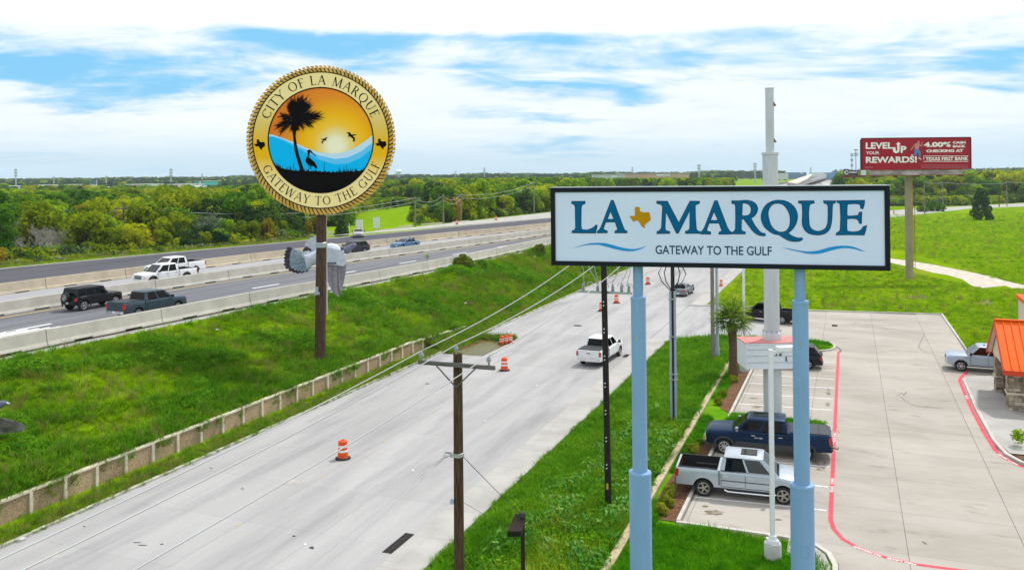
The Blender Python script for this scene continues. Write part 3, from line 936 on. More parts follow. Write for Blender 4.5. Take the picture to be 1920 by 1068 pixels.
_wheel = {}
def wheel_meshes(r, w, rim, spokes):
    key = (round(r, 3), rim.name, spokes)
    if key in _wheel: return _wheel[key]
    b = MB()
    pr = [(0.64 * r, -w / 2 + .02), (0.72 * r, -w / 2), (0.93 * r, -w / 2 + .005), (0.985 * r, -w / 2 + .03), (r, -w / 4), (r, w / 4), (0.985 * r, w / 2 - .03), (0.93 * r, w / 2 - .005), (0.72 * r, w / 2), (0.64 * r, w / 2 - .02)]
    b.lathe(pr, 26, 'Y')
    ty = b.mesh('wheel', M_TYRE, True, 40)
    b = MB()
    b.lathe([(0.66 * r, w / 2 - .012), (0.60 * r, w / 2 - .005), (0.56 * r, w / 2 - .03)], 24, 'Y', mi=0)
    b.lathe([(0.57 * r, w / 2 - .075), (0.001, w / 2 - .07)], 20, 'Y', mi=1)
    b.lathe([(0.17 * r, w / 2 - .05), (0.16 * r, w / 2 - .02), (0.001, w / 2 - .015)], 14, 'Y', mi=0)
    for k in range(spokes):
        a = 2 * math.pi * k / spokes
        M = Matrix.Rotation(a, 3, 'Y')
        b.box((0.36 * r * math.cos(a), w / 2 - .045, -0.36 * r * math.sin(a)), (0.46 * r, 0.045, 0.20 * r * 5 / spokes * 0.8), M=M, mi=0)
    rm = b.mesh('rim', [rim, M_TRIM], True, 40)
    _wheel[key] = (ty, rm)
    return _wheel[key]

def lerp(a, b, t):
    return a + (b - a) * t

def patch_frame(shell, C, wins, t0, t1, n, s_pad=(0, 0)):
    """bilinear patch C=(P00,P10,P11,P01) (s along, t up); leaves openings for wins=[(a,b)] between t0,t1; returns window polys"""
    P00, P10, P11, P01 = [Vector(c) for c in C]
    pt = lambda s, t: lerp(lerp(P00, P10, s), lerp(P01, P11, s), t)
    def q(a, b, c, d):
        v = [pt(a, c), pt(b, c), pt(b, d), pt(a, d)]
        nn = (v[1] - v[0]).cross(v[2] - v[0])
        if nn.dot(n) < 0: v = v[::-1]
        shell.add(v, [(0, 1, 2, 3)])
    q(0, 1, 0, t0); q(0, 1, t1, 1)
    e = [0.0]
    for a, b in wins: e += [a, b]
    e.append(1.0)
    for i in range(0, len(e), 2):
        q(e[i], e[i + 1], t0, t1)
    return [[pt(a, t0), pt(b, t0), pt(b, t1), pt(a, t1)] for a, b in wins]

def vehicle(name, label, cat, loc, rz, p, group=None):
    root = thing(name, label, cat, loc, rz, group)
    L, Wd, H = p['L'], p['W'], p['H']
    hw = Wd / 2
    col, trim = p['paint'], p.get('trim', M_TRIM)
    kind = p['kind']
    xf = L / 2; xr = -L / 2
    fx = xf - p['foh']; rx = fx - p['wb']
    r = p['r']; ra = r + p.get('gap', 0.07)
    sill = p.get('sill', 0.42)
    zf, zc, belt, rail = p['zf'], p['zc'], p['belt'], p.get('rail', p['belt'])
    xA, xB, xC, xD = p['cab']                # windshield foot, roof front, roof rear, rear glass foot
    floor = p.get('floor', 0.85)
    openbed = kind == 'pickup' and not p.get('cover')
    bed0, bed1 = xD - 0.12, xr + 0.09
    nose = p.get('nose', 0.12); rnd = p.get('round', 0.10)
    def ztop(x):
        if x > xA:
            t = (x - xA) / (xf - xA)
            z = zc + (zf - zc) * t ** 1.3
            d = max(0, (x - (xf - 0.28)) / 0.28)
            return z - nose * d * d
        if x > xD:
            return zc + (belt - zc) * min(1, (xA - x) / 0.5)
        z = rail
        if kind == 'sedan':
            d = max(0, ((xr + 0.35) - x) / 0.35)
            z = belt + (rail - belt) * min(1, (xD - x) / 0.3) - 0.10 * d * d
        return z
    def zbot(x):
        z = sill
        for c in (fx, rx):
            d = ra * ra - (x - c) ** 2
            if d > 0: z = max(z, r + math.sqrt(d))
        e = max(0, (x - (xf - .45)) / .45); z = max(z, sill + 0.04 * e)
        return z
    def half(x):
        t = (x - (xf - 0.55)) / 0.55
        k = 1 - rnd * max(0, t) ** 2.4
        t2 = ((xr + 0.3) - x) / 0.3
        return hw * k * (1 - p.get('rrnd', 0.04) * max(0, t2) ** 2)
    xs = set(np.linspace(xr, xf, 70).tolist())
    for c in (fx, rx):
        for k in range(15):
            a = math.pi * k / 14
            xs.add(c + ra * math.cos(a) * 0.999)
        xs.add(c + ra + .002); xs.add(c - ra - .002)
    xs |= {xA, xD, xf - .06, xf - .14, xf - .25}
    st = [(x, False) for x in sorted(xs)]
    if openbed:
        st = [s for s in st if not (abs(s[0] - bed0) < .012 or abs(s[0] - bed1) < .012)]
        st = [(x, bed1 < x < bed0) for x, _ in st]
        st += [(bed1, False), (bed1 + .001, True), (bed0 - .001, True), (bed0, False)]
        st.sort()
    b = MB()
    rings = []
    for x, isbed in st:
        y = half(x); zt = ztop(x); zb = min(zbot(x), zt - .12)
        crown = 0.045 if x > xA else 0.0
        zi = floor if isbed else zt + crown
        bul = 0.030 * sum(math.exp(-((x - c) / .46) ** 4) for c in (fx, rx))
        y += bul
        pr = [(0, zb), (y * .90, zb), (y * .985, zb + .02), (y * 1.0, lerp(zb, zt, .42)), (y * .995, lerp(zb, zt, .72)), (y * .975, zt - .06), (y * .95, zt - .015), (y * .92, zt),
              (y * .885, zt if isbed else zt + crown * .35), (y * .87, zi if isbed else zt + crown * .55), (0, zi)]
        ring = [(x, a, z) for a, z in pr] + [(x, -a, z) for a, z in pr[-2:0:-1]]
        rings.append(ring)
    n = len(rings[0])
    b.v = [v for rg in rings for v in rg]
    for i in range(len(rings) - 1):
        for k in range(n):
            k2 = (k + 1) % n
            b.f.append((i * n + k, (i + 1) * n + k, (i + 1) * n + k2, i * n + k2))
            zmid = (b.v[i * n + k][2] + b.v[i * n + k2][2]) / 2
            low = (k in (0, 1, n - 1, n - 2))
            bedin = openbed and bed1 - .002 <= st[i][0] and st[i + 1][0] <= bed0 + .002 and k in (8, 9, 10, 11)
            b.m.append(1 if (low or bedin) else 0)
    b.f.append(tuple(range(n))[::-1]); b.m.append(0)
    b.f.append(tuple(range((len(rings) - 1) * n, len(rings) * n))); b.m.append(0)
    body = b.build('body', [col, p.get('liner', M_TRIM)], root, True, 32)
    bm = bmesh.new(); bm.from_mesh(body.data); bmesh.ops.recalc_face_normals(bm, faces=bm.faces); bm.to_mesh(body.data); bm.free()
    MB().box(((xf + xr) / 2, 0, (sill + .62) / 2 - .02), (L - 0.9, Wd * .60, .62 - sill + .2)).build('chassis', M_TRIM, root)

    # cab
    yb, ye = hw * p.get('yb', .93), hw * p.get('ye', .76)
    z0, z1 = belt - .01, H - .075
    zA = zc - .005
    c = MB()
    glassd, glassc = p.get('glass', M_GLASS), p.get('shield', M_GLASSC)
    panes = []
    for sgn in (1, -1):
        Cq = [(xA, sgn * yb, zA), (xD, sgn * yb, z0), (xC, sgn * ye, z1), (xB, sgn * ye, z1)]
        pn = patch_frame(c, Cq, p['wins'], p.get('t0', .10), .92, Vector((0, sgn, .2)))
        panes += [('side_window', q, Vector((0, sgn, .25)), glassd if i > 0 or not p.get('clearfront') else glassc) for i, q in enumerate(pn)]
    q = patch_frame(c, [(xA, yb, zA), (xA, -yb, zA), (xB, -ye, z1), (xB, ye, z1)], [(.045, .955)], .04, .96, Vector((1, 0, .4)))
    panes.append(('windshield', q[0], Vector((1, 0, .7)), glassc))
    q = patch_frame(c, [(xD, yb, z0), (xD, -yb, z0), (xC, -ye, z1), (xC, ye, z1)], [(.07, .93)], p.get('rt0', .12), .93, Vector((-1, 0, .2)))
    panes.append(('rear_window', q[0], Vector((-1, 0, .2)), glassd))
    dx, dy = 0.10, 0.10
    e = [(xB, ye, z1), (xB, -ye, z1), (xC, -ye, z1), (xC, ye, z1)]
    f = [(xB - dx * 1.6, ye - dy, H - .015), (xB - dx * 1.6, -ye + dy, H - .015), (xC + dx, -ye + dy, H - .015), (xC + dx, ye - dy, H - .015)]
    g_ = [(xB - .5, .35 * ye, H + .012), (xB - .5, -.35 * ye, H + .012), (xC + .4, -.35 * ye, H + .012), (xC + .4, .35 * ye, H + .012)]
    rm_i = 1 if p.get('roofmat') else 0
    c.add(e + f + g_, [(0, 1, 5, 4), (1, 2, 6, 5), (2, 3, 7, 6), (3, 0, 4, 7), (4, 5, 9, 8), (5, 6, 10, 9), (6, 7, 11, 10), (7, 4, 8, 11), (8, 9, 10, 11)], rm_i)
    cab = c.mesh('cab', [col, p.get('roofmat') or col], False)
    bm = bmesh.new(); bm.from_mesh(cab); bmesh.ops.remove_doubles(bm, verts=bm.verts, dist=.0008); bmesh.ops.recalc_face_normals(bm, faces=bm.faces); bm.to_mesh(cab); bm.free()
    cab.polygons.foreach_set('use_smooth', [True] * len(cab.polygons)); cab.set_sharp_from_angle(angle=R(28))
    link('cab', cab, root)
    for nme, q, nn, gm in panes:
        nn = nn.normalized()
        MB().prism([v - nn * .006 for v in q], nn * .008).build(nme, gm, root)
    # interior
    MB().box(((xB + xD) / 2, 0, z0 + .02), (xB - xD + .3, yb * 1.75, .05)).build('cabin_floor', M_TRIM, root)
    for xx in ([xB - .55, xB - 1.45] if xB - xD > 1.7 else [xB - .55]):
        for yy in (hw * .38, -hw * .38):
            b = MB().box((xx - .12, yy, z0 + .18), (.16, .46, .42)); b.box((xx - .14, yy, z0 + .46), (.10, .24, .16))
            b.build('seat', M_SEAT, root)
    # wheels
    ty, rmm = wheel_meshes(r, p.get('tw', .27), p.get('rim', M_RIM), p.get('spokes', 6))
    for xx in (fx, rx):
        for sg in (1, -1):
            w = link('wheel', ty, root, (xx, sg * (hw - .15), r), 0 if sg > 0 else math.pi)
            link('rim', rmm, w)
            if p.get('flare'):
                fb = MB(); a0 = []
                for k in range(13):
                    a = math.pi * (k / 12 * 1.12 - .06)
                    a0.append((math.cos(a), math.sin(a)))
                for k in range(12):
                    (c0, s0), (c1, s1) = a0[k], a0[k + 1]
                    y = sg * (hw - .01)
                    fb.prism([(xx + (ra - .01) * c0, y, r + (ra - .01) * s0), (xx + (ra + .085) * c0, y, r + (ra + .085) * s0), (xx + (ra + .085) * c1, y, r + (ra + .085) * s1), (xx + (ra - .01) * c1, y, r + (ra - .01) * s1)], (0, sg * .05, 0))
                fb.build('wheel_flare', p['flare'], root)
    # doors with handles; follow the body side
    ds = p['doors']
    for sg in (1, -1):
        for (a, bx) in ds:
            y = sg * (hw - .006)
            zl, zh = sill + .10, belt - .075
            def arch(x):
                z = zl
                for cc in (fx, rx):
                    d = (ra + .05) ** 2 - (x - cc) ** 2
                    if d > 0: z = max(z, r + math.sqrt(d))
                return z
            bot = [(bx + (a - bx) * k / 8) for k in range(9)]
            poly = [(a - .012, y, zh), (bx + .012, y, zh)] + [(min(max(x, bx + .012), a - .012), y, arch(x)) for x in bot]
            poly = [v for i, v in enumerate(poly) if i == 0 or (Vector(v) - Vector(poly[i - 1])).length > 1e-4]
            d = MB().prism(poly, (0, sg * .016, 0)).build('door', p.get('doormat', col), root)
            MB().box((bx + .22, sg * (hw + .022), zh - .10), (.20, .03, .035)).build('handle', p.get('handle', col), d)
        mx = xA - .28
        mirror = MB().box((mx, sg * (hw + .12), belt + .12), (.14, .20, .20)); mirror.box((mx + .02, sg * (hw + .01), belt + .04), (.07, .14, .05))
        mirror.build('mirror', p.get('mirror', M_TRIM), root)
        if p.get('steps'):
            MB().tube([(xA - .15, sg * (hw - .02), sill - .06), (xA - .3, sg * (hw + .05), sill - .1), (xD + .35, sg * (hw + .05), sill - .1), (xD + .2, sg * (hw - .02), sill - .06)], .05, 8).build('step_bar', p['steps'], root)
        if p.get('lower'):
            segs = [(fx - ra - .09, rx + ra + .09)]
            MB().box(((segs[0][0] + segs[0][1]) / 2, sg * (hw + .002), sill + .10), (segs[0][0] - segs[0][1], .03, .26)).build('side_cladding', p['lower'], root)
    for sg in (1, -1):
        for xs_ in sorted({d for ab in ds for d in ab}):
            MB().box((xs_, sg * (hw + .004), (sill + .14 + belt - .075) / 2), (.020, .022, belt - .075 - sill - .14)).build('door_seam', M_BLACK, root)
        MB().box(((ds[0][0] + ds[-1][1]) / 2, sg * (hw + .004), sill + .085), (ds[0][0] - ds[-1][1], .02, .016)).build('door_seam', M_BLACK, root)
        if kind == 'pickup':
            MB().box((xD - .05, sg * (hw * .985), (sill + .15 + rail - .02) / 2), (.035, .06, rail - .02 - sill - .15)).build('bed_gap', M_BLACK, root)
        MB().box(((ds[0][0] + ds[-1][1]) / 2, sg * (hw + .014), lerp(sill, belt, .50)), (ds[0][0] - ds[-1][1] - .05, .018, .035)).build('side_moulding', p.get('mould', col), root)
    # front
    yn = half(xf) ; ztf = ztop(xf)
    gh = p.get('grille_h', .34); gz = ztf - .06 - gh / 2
    MB().box((xf + .005, 0, gz), (.05, yn * 1.20, gh)).build('grille', p.get('grille', M_TRIM), root)
    gb_ = MB()
    for k in range(3):
        gb_.box((xf + .035, 0, gz - gh / 2 + gh * (k + .5) / 3), (.03, yn * 1.18, .035))
    gb_.build('grille_bar', p.get('grille_bar', M_CHROME), root)
    for sg in (1, -1):
        hl = MB().box((xf - .06, sg * yn * .80, gz + .02), (.20, yn * .36, gh * .72)); hl.build('headlight', M_LAMP, root)
        MB().box((xf - .09, sg * (yn * .99 + .01), gz + .01), (.18, .03, gh * .5)).build('indicator', M_AMBER, root)
    bz = max(sill + .08, gz - gh / 2 - .16)
    def bumper(x, sgn, m, zc_, h=.26, hwid=None):
        hw_ = hwid or hw * .97
        b = MB()
        pts = [(-hw_, -.30), (-hw_ * .98, -.02), (-hw_ * .72, .09), (0, .12), (hw_ * .72, .09), (hw_ * .98, -.02), (hw_, -.30)]
        inn = [(y * .9, d - .14) for y, d in pts]
        for i in range(6):
            q = [pts[i], pts[i + 1], inn[i + 1], inn[i]]
            b.prism([(x + sgn * d, y, zc_ - h / 2) for y, d in q], (0, 0, h))
        return b.build('bumper', m, root, False)
    bumper(xf, 1, p.get('bumper', M_CHROME), bz, .26, yn * 1.03)
    bumper(xr, -1, p.get('rbumper', p.get('bumper', M_CHROME)), sill + .12, .22, hw * .95)
    # rear
    zr = ztop(xr)
    MB().box((xr - .125, 0, sill + .16), (.02, .31, .155)).build('number_plate', M_PLATE, root)
    tw_, th_ = p.get('tail', (.15, .40))
    for sg in (1, -1):
        MB().box((xr + .05, sg * (half(xr) * .985 - tw_ / 2 + .035), zr - .09 - th_ / 2), (.16, tw_, th_)).build('tail_light', M_TAIL, root)
    if kind == 'pickup':
        MB().box((xr - .004, 0, (zr - .06 + sill + .30) / 2), (.035, hw * 1.62, zr - .06 - sill - .30)).build('tailgate', p.get('gatemat', col), root)
        MB().box((xr - .028, 0, zr - .22), (.02, .28, .07)).build('gate_handle', M_TRIM, root)
        if p.get('cover'):
            b = MB(); 
            x0, x1 = bed1 + .02, bed0 - .02
            b.prism([(x0, -hw * .90, rail + .004), (x1, -hw * .90, rail + .004), (x1, hw * .90, rail + .004), (x0, hw * .90, rail + .004)], (0, 0, .045))
            cv = b.build('tonneau_cover', p['cover'], root)
            for k in range(1, 4):
                MB().box((x0 + (x1 - x0) * k / 4, 0, rail + .054), (.035, hw * 1.78, .012)).build('cover_rib', M_TRIM, cv)
        else:
            for sg in (1, -1):
                MB().box(((bed0 + bed1) / 2, sg * hw * .905, rail + .012), (bed0 - bed1, .09, .03)).build('bed_rail', p.get('railmat', M_TRIM), root)
                MB().box((rx, sg * hw * .72, floor + .12), (.95, hw * .26, .24)).build('wheel_box', M_TRIM, root)
    return root, dict(xf=xf, xr=xr, hw=hw, half=half, ztop=ztop, fx=fx, rx=rx, xA=xA, xB=xB, xC=xC, xD=xD)

def heading(du, dw):
    v = W(du, dw) - W(0, 0)
    return math.atan2(v.y, v.x)

P_WHITE = paint('white', (0.72, 0.73, 0.74)); P_SLATE = paint('slate', (0.050, 0.078, 0.098), 0.35); P_BLACK = paint('black', (0.010, 0.010, 0.013))
P_NAVY = paint('navy', (0.003, 0.020, 0.062), 0.3); P_SILVER = paint('silver', (0.44, 0.50, 0.56), 0.35, 0.3); P_PALEBLUE = paint('pale_blue', (0.37, 0.45, 0.55), 0.35)
P_BLUE = paint('blue', (0.10, 0.20, 0.34), 0.3); P_GREY = paint('grey', (0.20, 0.22, 0.25), 0.4); P_CHAR = paint('charcoal', (0.035, 0.04, 0.047), 0.3)

def crew(L=5.9, W=2.02, H=1.95, wb=3.68, r=.40, paint=None, **k):
    d = dict(kind='pickup', L=L, W=W, H=H, wb=wb, foh=.95, r=r, paint=paint, zf=1.13, zc=1.22, belt=1.24, rail=1.30, sill=.46,
             cab=(L / 2 - 1.32, L / 2 - 2.10, L / 2 - 3.85, L / 2 - 3.97), wins=[(.10, .50), (.54, .90)], doors=[(L / 2 - 1.58, L / 2 - 2.74), (L / 2 - 2.74, L / 2 - 3.84)], floor=.80)
    d.update(k)
    return d

def on(px, py, z=0.0):
    return G(px, py, z)

# --- parked trucks in the row by the near lawn
h_out = heading(0.35, 5.76)
c = (Vector(G(1322, 931)) + Vector(G(1466, 947))) / 2
nrm = Vector((-math.sin(h_out), math.cos(h_out), 0))
sp = crew(5.72, 1.98, 1.97, 3.53, .41, P_SILVER, foh=.93, zf=1.08, zc=1.23, belt=1.25, rail=1.31, nose=.20, round=.22, spokes=5, rim=mat('old_alloy', (0.45, 0.42, 0.36), .35, metal=.8), steps=M_CHROME, mould=M_TRIMG,
          cab=(1.76, 1.06, -.68, -.84), wins=[(.12, .50), (.54, .93)], doors=[(1.50, .28), (.28, -.80)], handle=M_CHROME, mirror=P_SILVER, rbumper=M_TRIMG, bumper=P_SILVER, tail=(.13, .36), railmat=M_TRIM, sill=.50, yb=.93, ye=.78, clearfront=True)
root, q = vehicle("silver_pickup", 'silver older crew cab pickup with open black bed and sunroof, parked beside the near lawn', "pickup truck", c + nrm * .97, h_out, sp)
off = (sp['L'] / 2 - sp['foh'] - sp['wb'] / 2)
root.location -= Vector((math.cos(h_out), math.sin(h_out), 0)) * off
MB().box((.42, -.02, sp['H'] + .010), (.62, .80, .02)).build('sunroof', M_GLASS, root)
MB().box((.42, -.02, sp['H'] + .004), (.72, .90, .02)).build('sunroof_frame', M_TRIM, root)

h_in = heading(-0.30, -5.76)
fwheel = Vector(G(1358, 852))
bp = crew(6.35, 2.06, 2.02, 4.08, .43, P_NAVY, foh=.98, zf=1.22, zc=1.32, belt=1.34, rail=1.44, sill=.56, nose=.12, spokes=8, flare=M_TRIMG, lower=M_TRIMG, bumper=M_TRIMG, cover=mat('tonneau_vinyl', (.045, .055, .062), .5),
          cab=(1.80, 1.00, -.92, -1.02), wins=[(.09, .47), (.51, .92)], doors=[(1.62, .48), (.48, -.90)], handle=M_CHROME, mirror=M_CHROME, grille=M_CHROME, grille_h=.44, tail=(.16, .42), rt0=.15)
d_ = Vector((math.cos(h_in), math.sin(h_in), 0)); nl = Vector((-d_.y, d_.x, 0))
root, q = vehicle('blue_pickup', 'dark blue lifted pickup with grey wheel flares and bed cover beside the silver truck', 'pickup truck', fwheel - d_ * (bp['L'] / 2 - bp['foh']) - nl * 1.0, h_in, bp)
MB().box((0.30, 0, bp['H'] + .012), (.85, .75, .02)).build('sunroof', M_GLASS, root)
MB().tube([(q['xr'] - .1, 0, .55), (q['xr'] - .36, 0, .52), (q['xr'] - .36, 0, .60)], .03, 8).build('tow_hitch', M_TRIM, root)
b = MB()
for sg in (1, -1):
    text_on(b, 'RAM 2500', .62, .22, 1.02, 1.09, lambda x, z, s=sg: (x if s > 0 else .84 - x, s * (q['hw'] + .014), z), .02)
b.build('badge_lettering', M_CHROME, root)
b = MB()
for sg in (1, -1):
    b.box((1.98, sg * (q['hw'] * .985), 1.13), (.22, .03, .05))
b.build('fender_badge', M_CHROME, root)

# --- dark SUV farther along the row
sv = dict(kind='suv', L=4.75, W=1.92, H=1.74, wb=2.82, foh=.93, r=.37, paint=P_BLACK, zf=.98, zc=1.08, belt=1.10, rail=1.06, sill=.36, cab=(1.12, .30, -1.85, -2.30), wins=[(.12, .40), (.43, .68), (.71, .93)],
          doors=[(1.02, .02), (.02, -.92)], bumper=P_BLACK, tail=(.34, .20), nose=.2, round=.2, spokes=5, rt0=.06, handle=P_BLACK)
h2 = heading(-0.3, -5.76)
vehicle('parked_suv', 'black rounded SUV parked behind the tall grey pylon near the island', 'SUV', W(69.3, -4.4, .035), h2, sv)

# --- black pickup leaving the lot
bk = crew(5.9, 2.02, 1.95, 3.70, .40, P_BLACK, bumper=M_CHROME, handle=M_CHROME, gatemat=P_BLACK, floor=.78, railmat=M_TRIMG)
vehicle('black_pickup', 'black pickup with an open bed leaving the lot by the driveway', 'pickup truck', W(89.6, -7.6, .035), heading(1.2, -4.2), bk)

# --- pale pickup by the restaurant, driver at the wheel
lp = crew(5.9, 2.03, 1.95, 3.70, .40, P_PALEBLUE, bumper=M_CHROME, grille=M_TRIM, nose=.10, spokes=6, glass=glass_mat('light_tint', (.22, .25, .26), .0))
hl = heading(0.15, -5.0)
dl = Vector((math.cos(hl), math.sin(hl), 0)); nl = Vector((-dl.y, dl.x, 0))
lroot, lq = vehicle('pale_blue_pickup', 'pale blue grey pickup with a driver inside beside the orange roofed restaurant', 'pickup truck', Vector(G(1802, 697)) - dl * (5.9 / 2 - .95) - nl * .98, hl, lp)
lroot.location.z = .035
# driver: skinned seated figure
def person_mesh(verts, edges, radii, m, name):
    me = bpy.data.meshes.new(name)
    me.from_pydata(verts, edges, [])
    o = bpy.data.objects.new(name, me); COL.objects.link(o)
    md = o.modifiers.new('skin', 'SKIN'); ss = o.modifiers.new('sub', 'SUBSURF'); ss.levels = ss.render_levels = 1
    for i, rr in enumerate(radii):
        me.skin_vertices[0].data[i].radius = (rr, rr)
    me.skin_vertices[0].data[0].use_root = True
    me.materials.append(m)
    return o
def skin_to_mesh(verts, edges, radii, m, name):
    me = bpy.data.meshes.new(name); me.from_pydata(verts, edges, [])
    o = bpy.data.objects.new(name, me); COL.objects.link(o)
    o.modifiers.new('skin', 'SKIN'); ss = o.modifiers.new('sub', 'SUBSURF'); ss.levels = ss.render_levels = 1
    if not me.skin_vertices:
        bm = bmesh.new(); bm.from_mesh(me); bm.verts.layers.skin.verify(); bm.to_mesh(me); bm.free()
    for i, rr in enumerate(radii):
        me.skin_vertices[0].data[i].radius = rr if isinstance(rr, tuple) else (rr, rr)
        me.skin_vertices[0].data[i].use_root = (i == 0)
    dg = bpy.context.evaluated_depsgraph_get(); dg.update()
    out = bpy.data.meshes.new_from_object(o.evaluated_get(dg))
    out.materials.clear(); out.materials.append(m)
    out.polygons.foreach_set('use_smooth', [True] * len(out.polygons))
    bpy.data.objects.remove(o); bpy.data.meshes.remove(me)
    out.name = name
    return out
M_SHIRT = mat('pale_shirt', (0.55, 0.56, 0.60), .9); M_SKIN = mat('skin', (0.35, 0.19, 0.13), .6); M_HAIR = mat('dark_hair', (0.02, 0.015, 0.012), .8)
dv = skin_to_mesh([(0, 0, 0), (0, 0, .30), (.02, 0, .50), (.02, .20, .46), (.12, .26, .22), (.38, .20, .26), (.02, -.20, .46), (.12, -.25, .22), (.38, -.18, .26), (.03, 0, .62)],
                  [(0, 1), (1, 2), (2, 3), (3, 4), (4, 5), (2, 6), (6, 7), (7, 8), (2, 9)], [.17, .16, .13, .085, .06, .045, .085, .06, .045, .06], M_SHIRT, 'person')
pos = Vector((lq['xB'] - .48, .40, 1.16))
wp = Matrix.Rotation(hl, 4, 'Z') @ pos
dvo = thing('person', 'driver in a pale shirt seated at the wheel of the pale blue pickup', 'person', Vector(lroot.location) + wp.to_3d(), hl)
link('torso', dv, dvo)
hb = MB(); hb.lathe([(0.001, -.12), (.06, -.10), (.085, -.03), (.09, .03), (.07, .09), (.001, .12)], 14); hb.add([(.085, -.012, -.02), (.085, .012, -.02), (.112, 0, -.028), (.088, 0, .03)], [(0, 1, 2), (1, 3, 2), (3, 0, 2)])
link('head', hb.mesh('head', M_SKIN, True, 180), dvo, (.05, 0, .72))
hb = MB().lathe([(.094, -.02), (.098, .03), (.076, .10), (.001, .13)], 14); link('hair', hb.mesh('hair', M_HAIR, True, 180), dvo, (.035, 0, .725))

# --- moving vehicles on the frontage road
wp_ = crew(5.85, 2.05, 1.95, 3.75, .41, P_WHITE, cover=mat('soft_cover', (.05, .058, .065), .6), nose=.12, grille_h=.4, tail=(.15, .34), gatemat=P_WHITE)
du = heading(4.2, 0.25)
vehicle('white_pickup', 'white crew cab pickup with a dark bed cover driving away on the concrete frontage road', 'pickup truck', W(66.8, -18.75, .035), du, wp_)
sd_ = dict(kind='sedan', L=4.75, W=1.84, H=1.45, wb=2.78, foh=.92, r=.335, paint=P_GREY, zf=.78, zc=.95, belt=.96, rail=1.00, sill=.28, cab=(.95, .05, -1.15, -1.85), wins=[(.14, .50), (.54, .88)], doors=[(.80, -.12), (-.12, -1.05)],
           bumper=P_GREY, tail=(.36, .16), nose=.14, round=.22, grille_h=.2, spokes=5, rt0=.03, ye=.70, handle=P_GREY, tw=.22)
vehicle('grey_sedan', 'small grey sedan driving away farthest along the concrete frontage road', 'car', W(106.3, -19.2, .035), heading(4, 0.3), sd_)

# --- highway traffic
def hwv(name, label, cat, u, w, hd, p):
    return vehicle(name, label, cat, W(u, w, HZ + .003), hd, p)
jp = dict(kind='suv', L=4.4, W=1.88, H=1.86, wb=2.95, foh=.72, r=.42, gap=.11, paint=P_BLACK, zf=1.10, zc=1.16, belt=1.20, rail=1.16, sill=.52, cab=(.72, .42, -1.98, -2.10), wins=[(.08, .36), (.40, .66), (.70, .96)],
          doors=[(.70, -.32), (-.32, -1.2)], bumper=M_TRIM, flare=M_TRIM, nose=.04, round=.16, ye=.86, spokes=5, tail=(.14, .22), handle=M_TRIM, roofmat=M_TRIM, rim=M_RIM)
jr, jq = hwv('jeep', 'boxy black off road wagon with a spare wheel on its tail, on the highway', 'SUV', 52.7, -58.0, heading(4.2, 0.35), jp)
jr.name = 'offroad_wagon'
ty, rmm = wheel_meshes(.40, .27, M_RIM, 5)
spw = link('spare_wheel', ty, jr, (jq['xr'] - .16, .12, 1.12), math.pi / 2); link('rim', rmm, spw)
gp = crew(5.9, 2.03, 1.95, 3.68, .40, P_SLATE, cover=mat('slate_cover', (.035, .045, .052), .5), bumper=P_SLATE, rbumper=M_CHROME, gatemat=P_SLATE, tail=(.16, .40), floor=.8)
hwv('slate_pickup', 'slate grey crew cab pickup with a covered bed next to the near highway barrier', 'pickup truck', 51.3, -50.7, heading(4.2, 0.42), gp)
gm = crew(6.2, 2.05, 2.0, 3.9, .42, P_WHITE, flare=M_TRIMG, bumper=P_WHITE, grille_h=.42, grille=M_TRIM, nose=.06, floor=.8, handle=M_TRIM, mirror=M_TRIM)
hwv('white_truck', 'nearer of two white pickups side by side, with black wheel flares', 'pickup truck', 67.7, -64.6, heading(-4.2, -0.75), gm)
gm2 = crew(6.3, 2.1, 2.15, 4.0, .46, P_WHITE, sill=.62, zf=1.32, zc=1.42, belt=1.44, rail=1.5, bumper=M_TRIM, grille=M_TRIM, grille_h=.5, nose=.04, floor=1.0, mirror=M_CHROME, flare=None)
hwv('lifted_white_truck', 'farther, taller of two white pickups side by side, next to the tan barrier', 'pickup truck', 72.6, -67.9, heading(-4.2, -0.75), gm2)
ds_ = dict(sv); ds_.update(paint=P_CHAR, bumper=P_CHAR, handle=P_CHAR)
hwv('dark_suv', 'dark grey SUV on the far highway lanes right of the flying pigeon', 'SUV', 100.7, -63.2, heading(-4.2, -0.95), ds_)
bs = dict(sd_); bs.update(paint=P_BLUE, bumper=P_BLUE, handle=P_BLUE)
hwv('blue_car', 'blue sedan on the far highway lanes behind the pale barrier', 'car', 110.8, -60.7, heading(-4.2, -1.0), bs)
g2 = dict(sd_); g2.update(paint=paint('dust', (.40, .38, .42), .2))
c = G(672, 444, HZ); u_, w_ = UWof(c.x, c.y)
hwv('pale_car', 'pale grey car at the edge of the dark asphalt by the white sign backs', 'car', u_, w_, math.atan2(-c.y, -c.x), g2)
# ------------------------------------------------------------------ the large town sign on two posts
M_FACE = mat('sign_face', (0.655, 0.735, 1.0), 0.4, spec=0.1, var=0.03, scale=.5)
M_FRAME = mat('sign_frame', (0.008, 0.010, 0.018), 0.45, spec=0.15)
M_POSTB = mat('blue_grey_paint', (0.205, 0.365, 0.62), 0.4, spec=0.3, var=0.07, scale=.8, stretch=(1, 1, .3), stain=((.26, .40, .60), 6.0, .55, .70, .45), detail=8)
M_LETTER = mat('letter_blue', (0.002, 0.115, 0.29), 0.4, spec=.05)
M_NAVY = mat('letter_navy', (0.004, 0.016, 0.05), 0.4, spec=.05)
M_TEXAS = mat('state_gold', (0.52, 0.25, 0.004), 0.4, spec=.05)
M_WAVE = mat('wave_blue', (0.01, 0.28, 0.72), 0.4)
M_TEAL = mat('tagline_teal', (0.008, 0.055, 0.115), 0.4)
A0 = P(1032, 424, 23.7); B0 = P(1670, 428, 21.5)
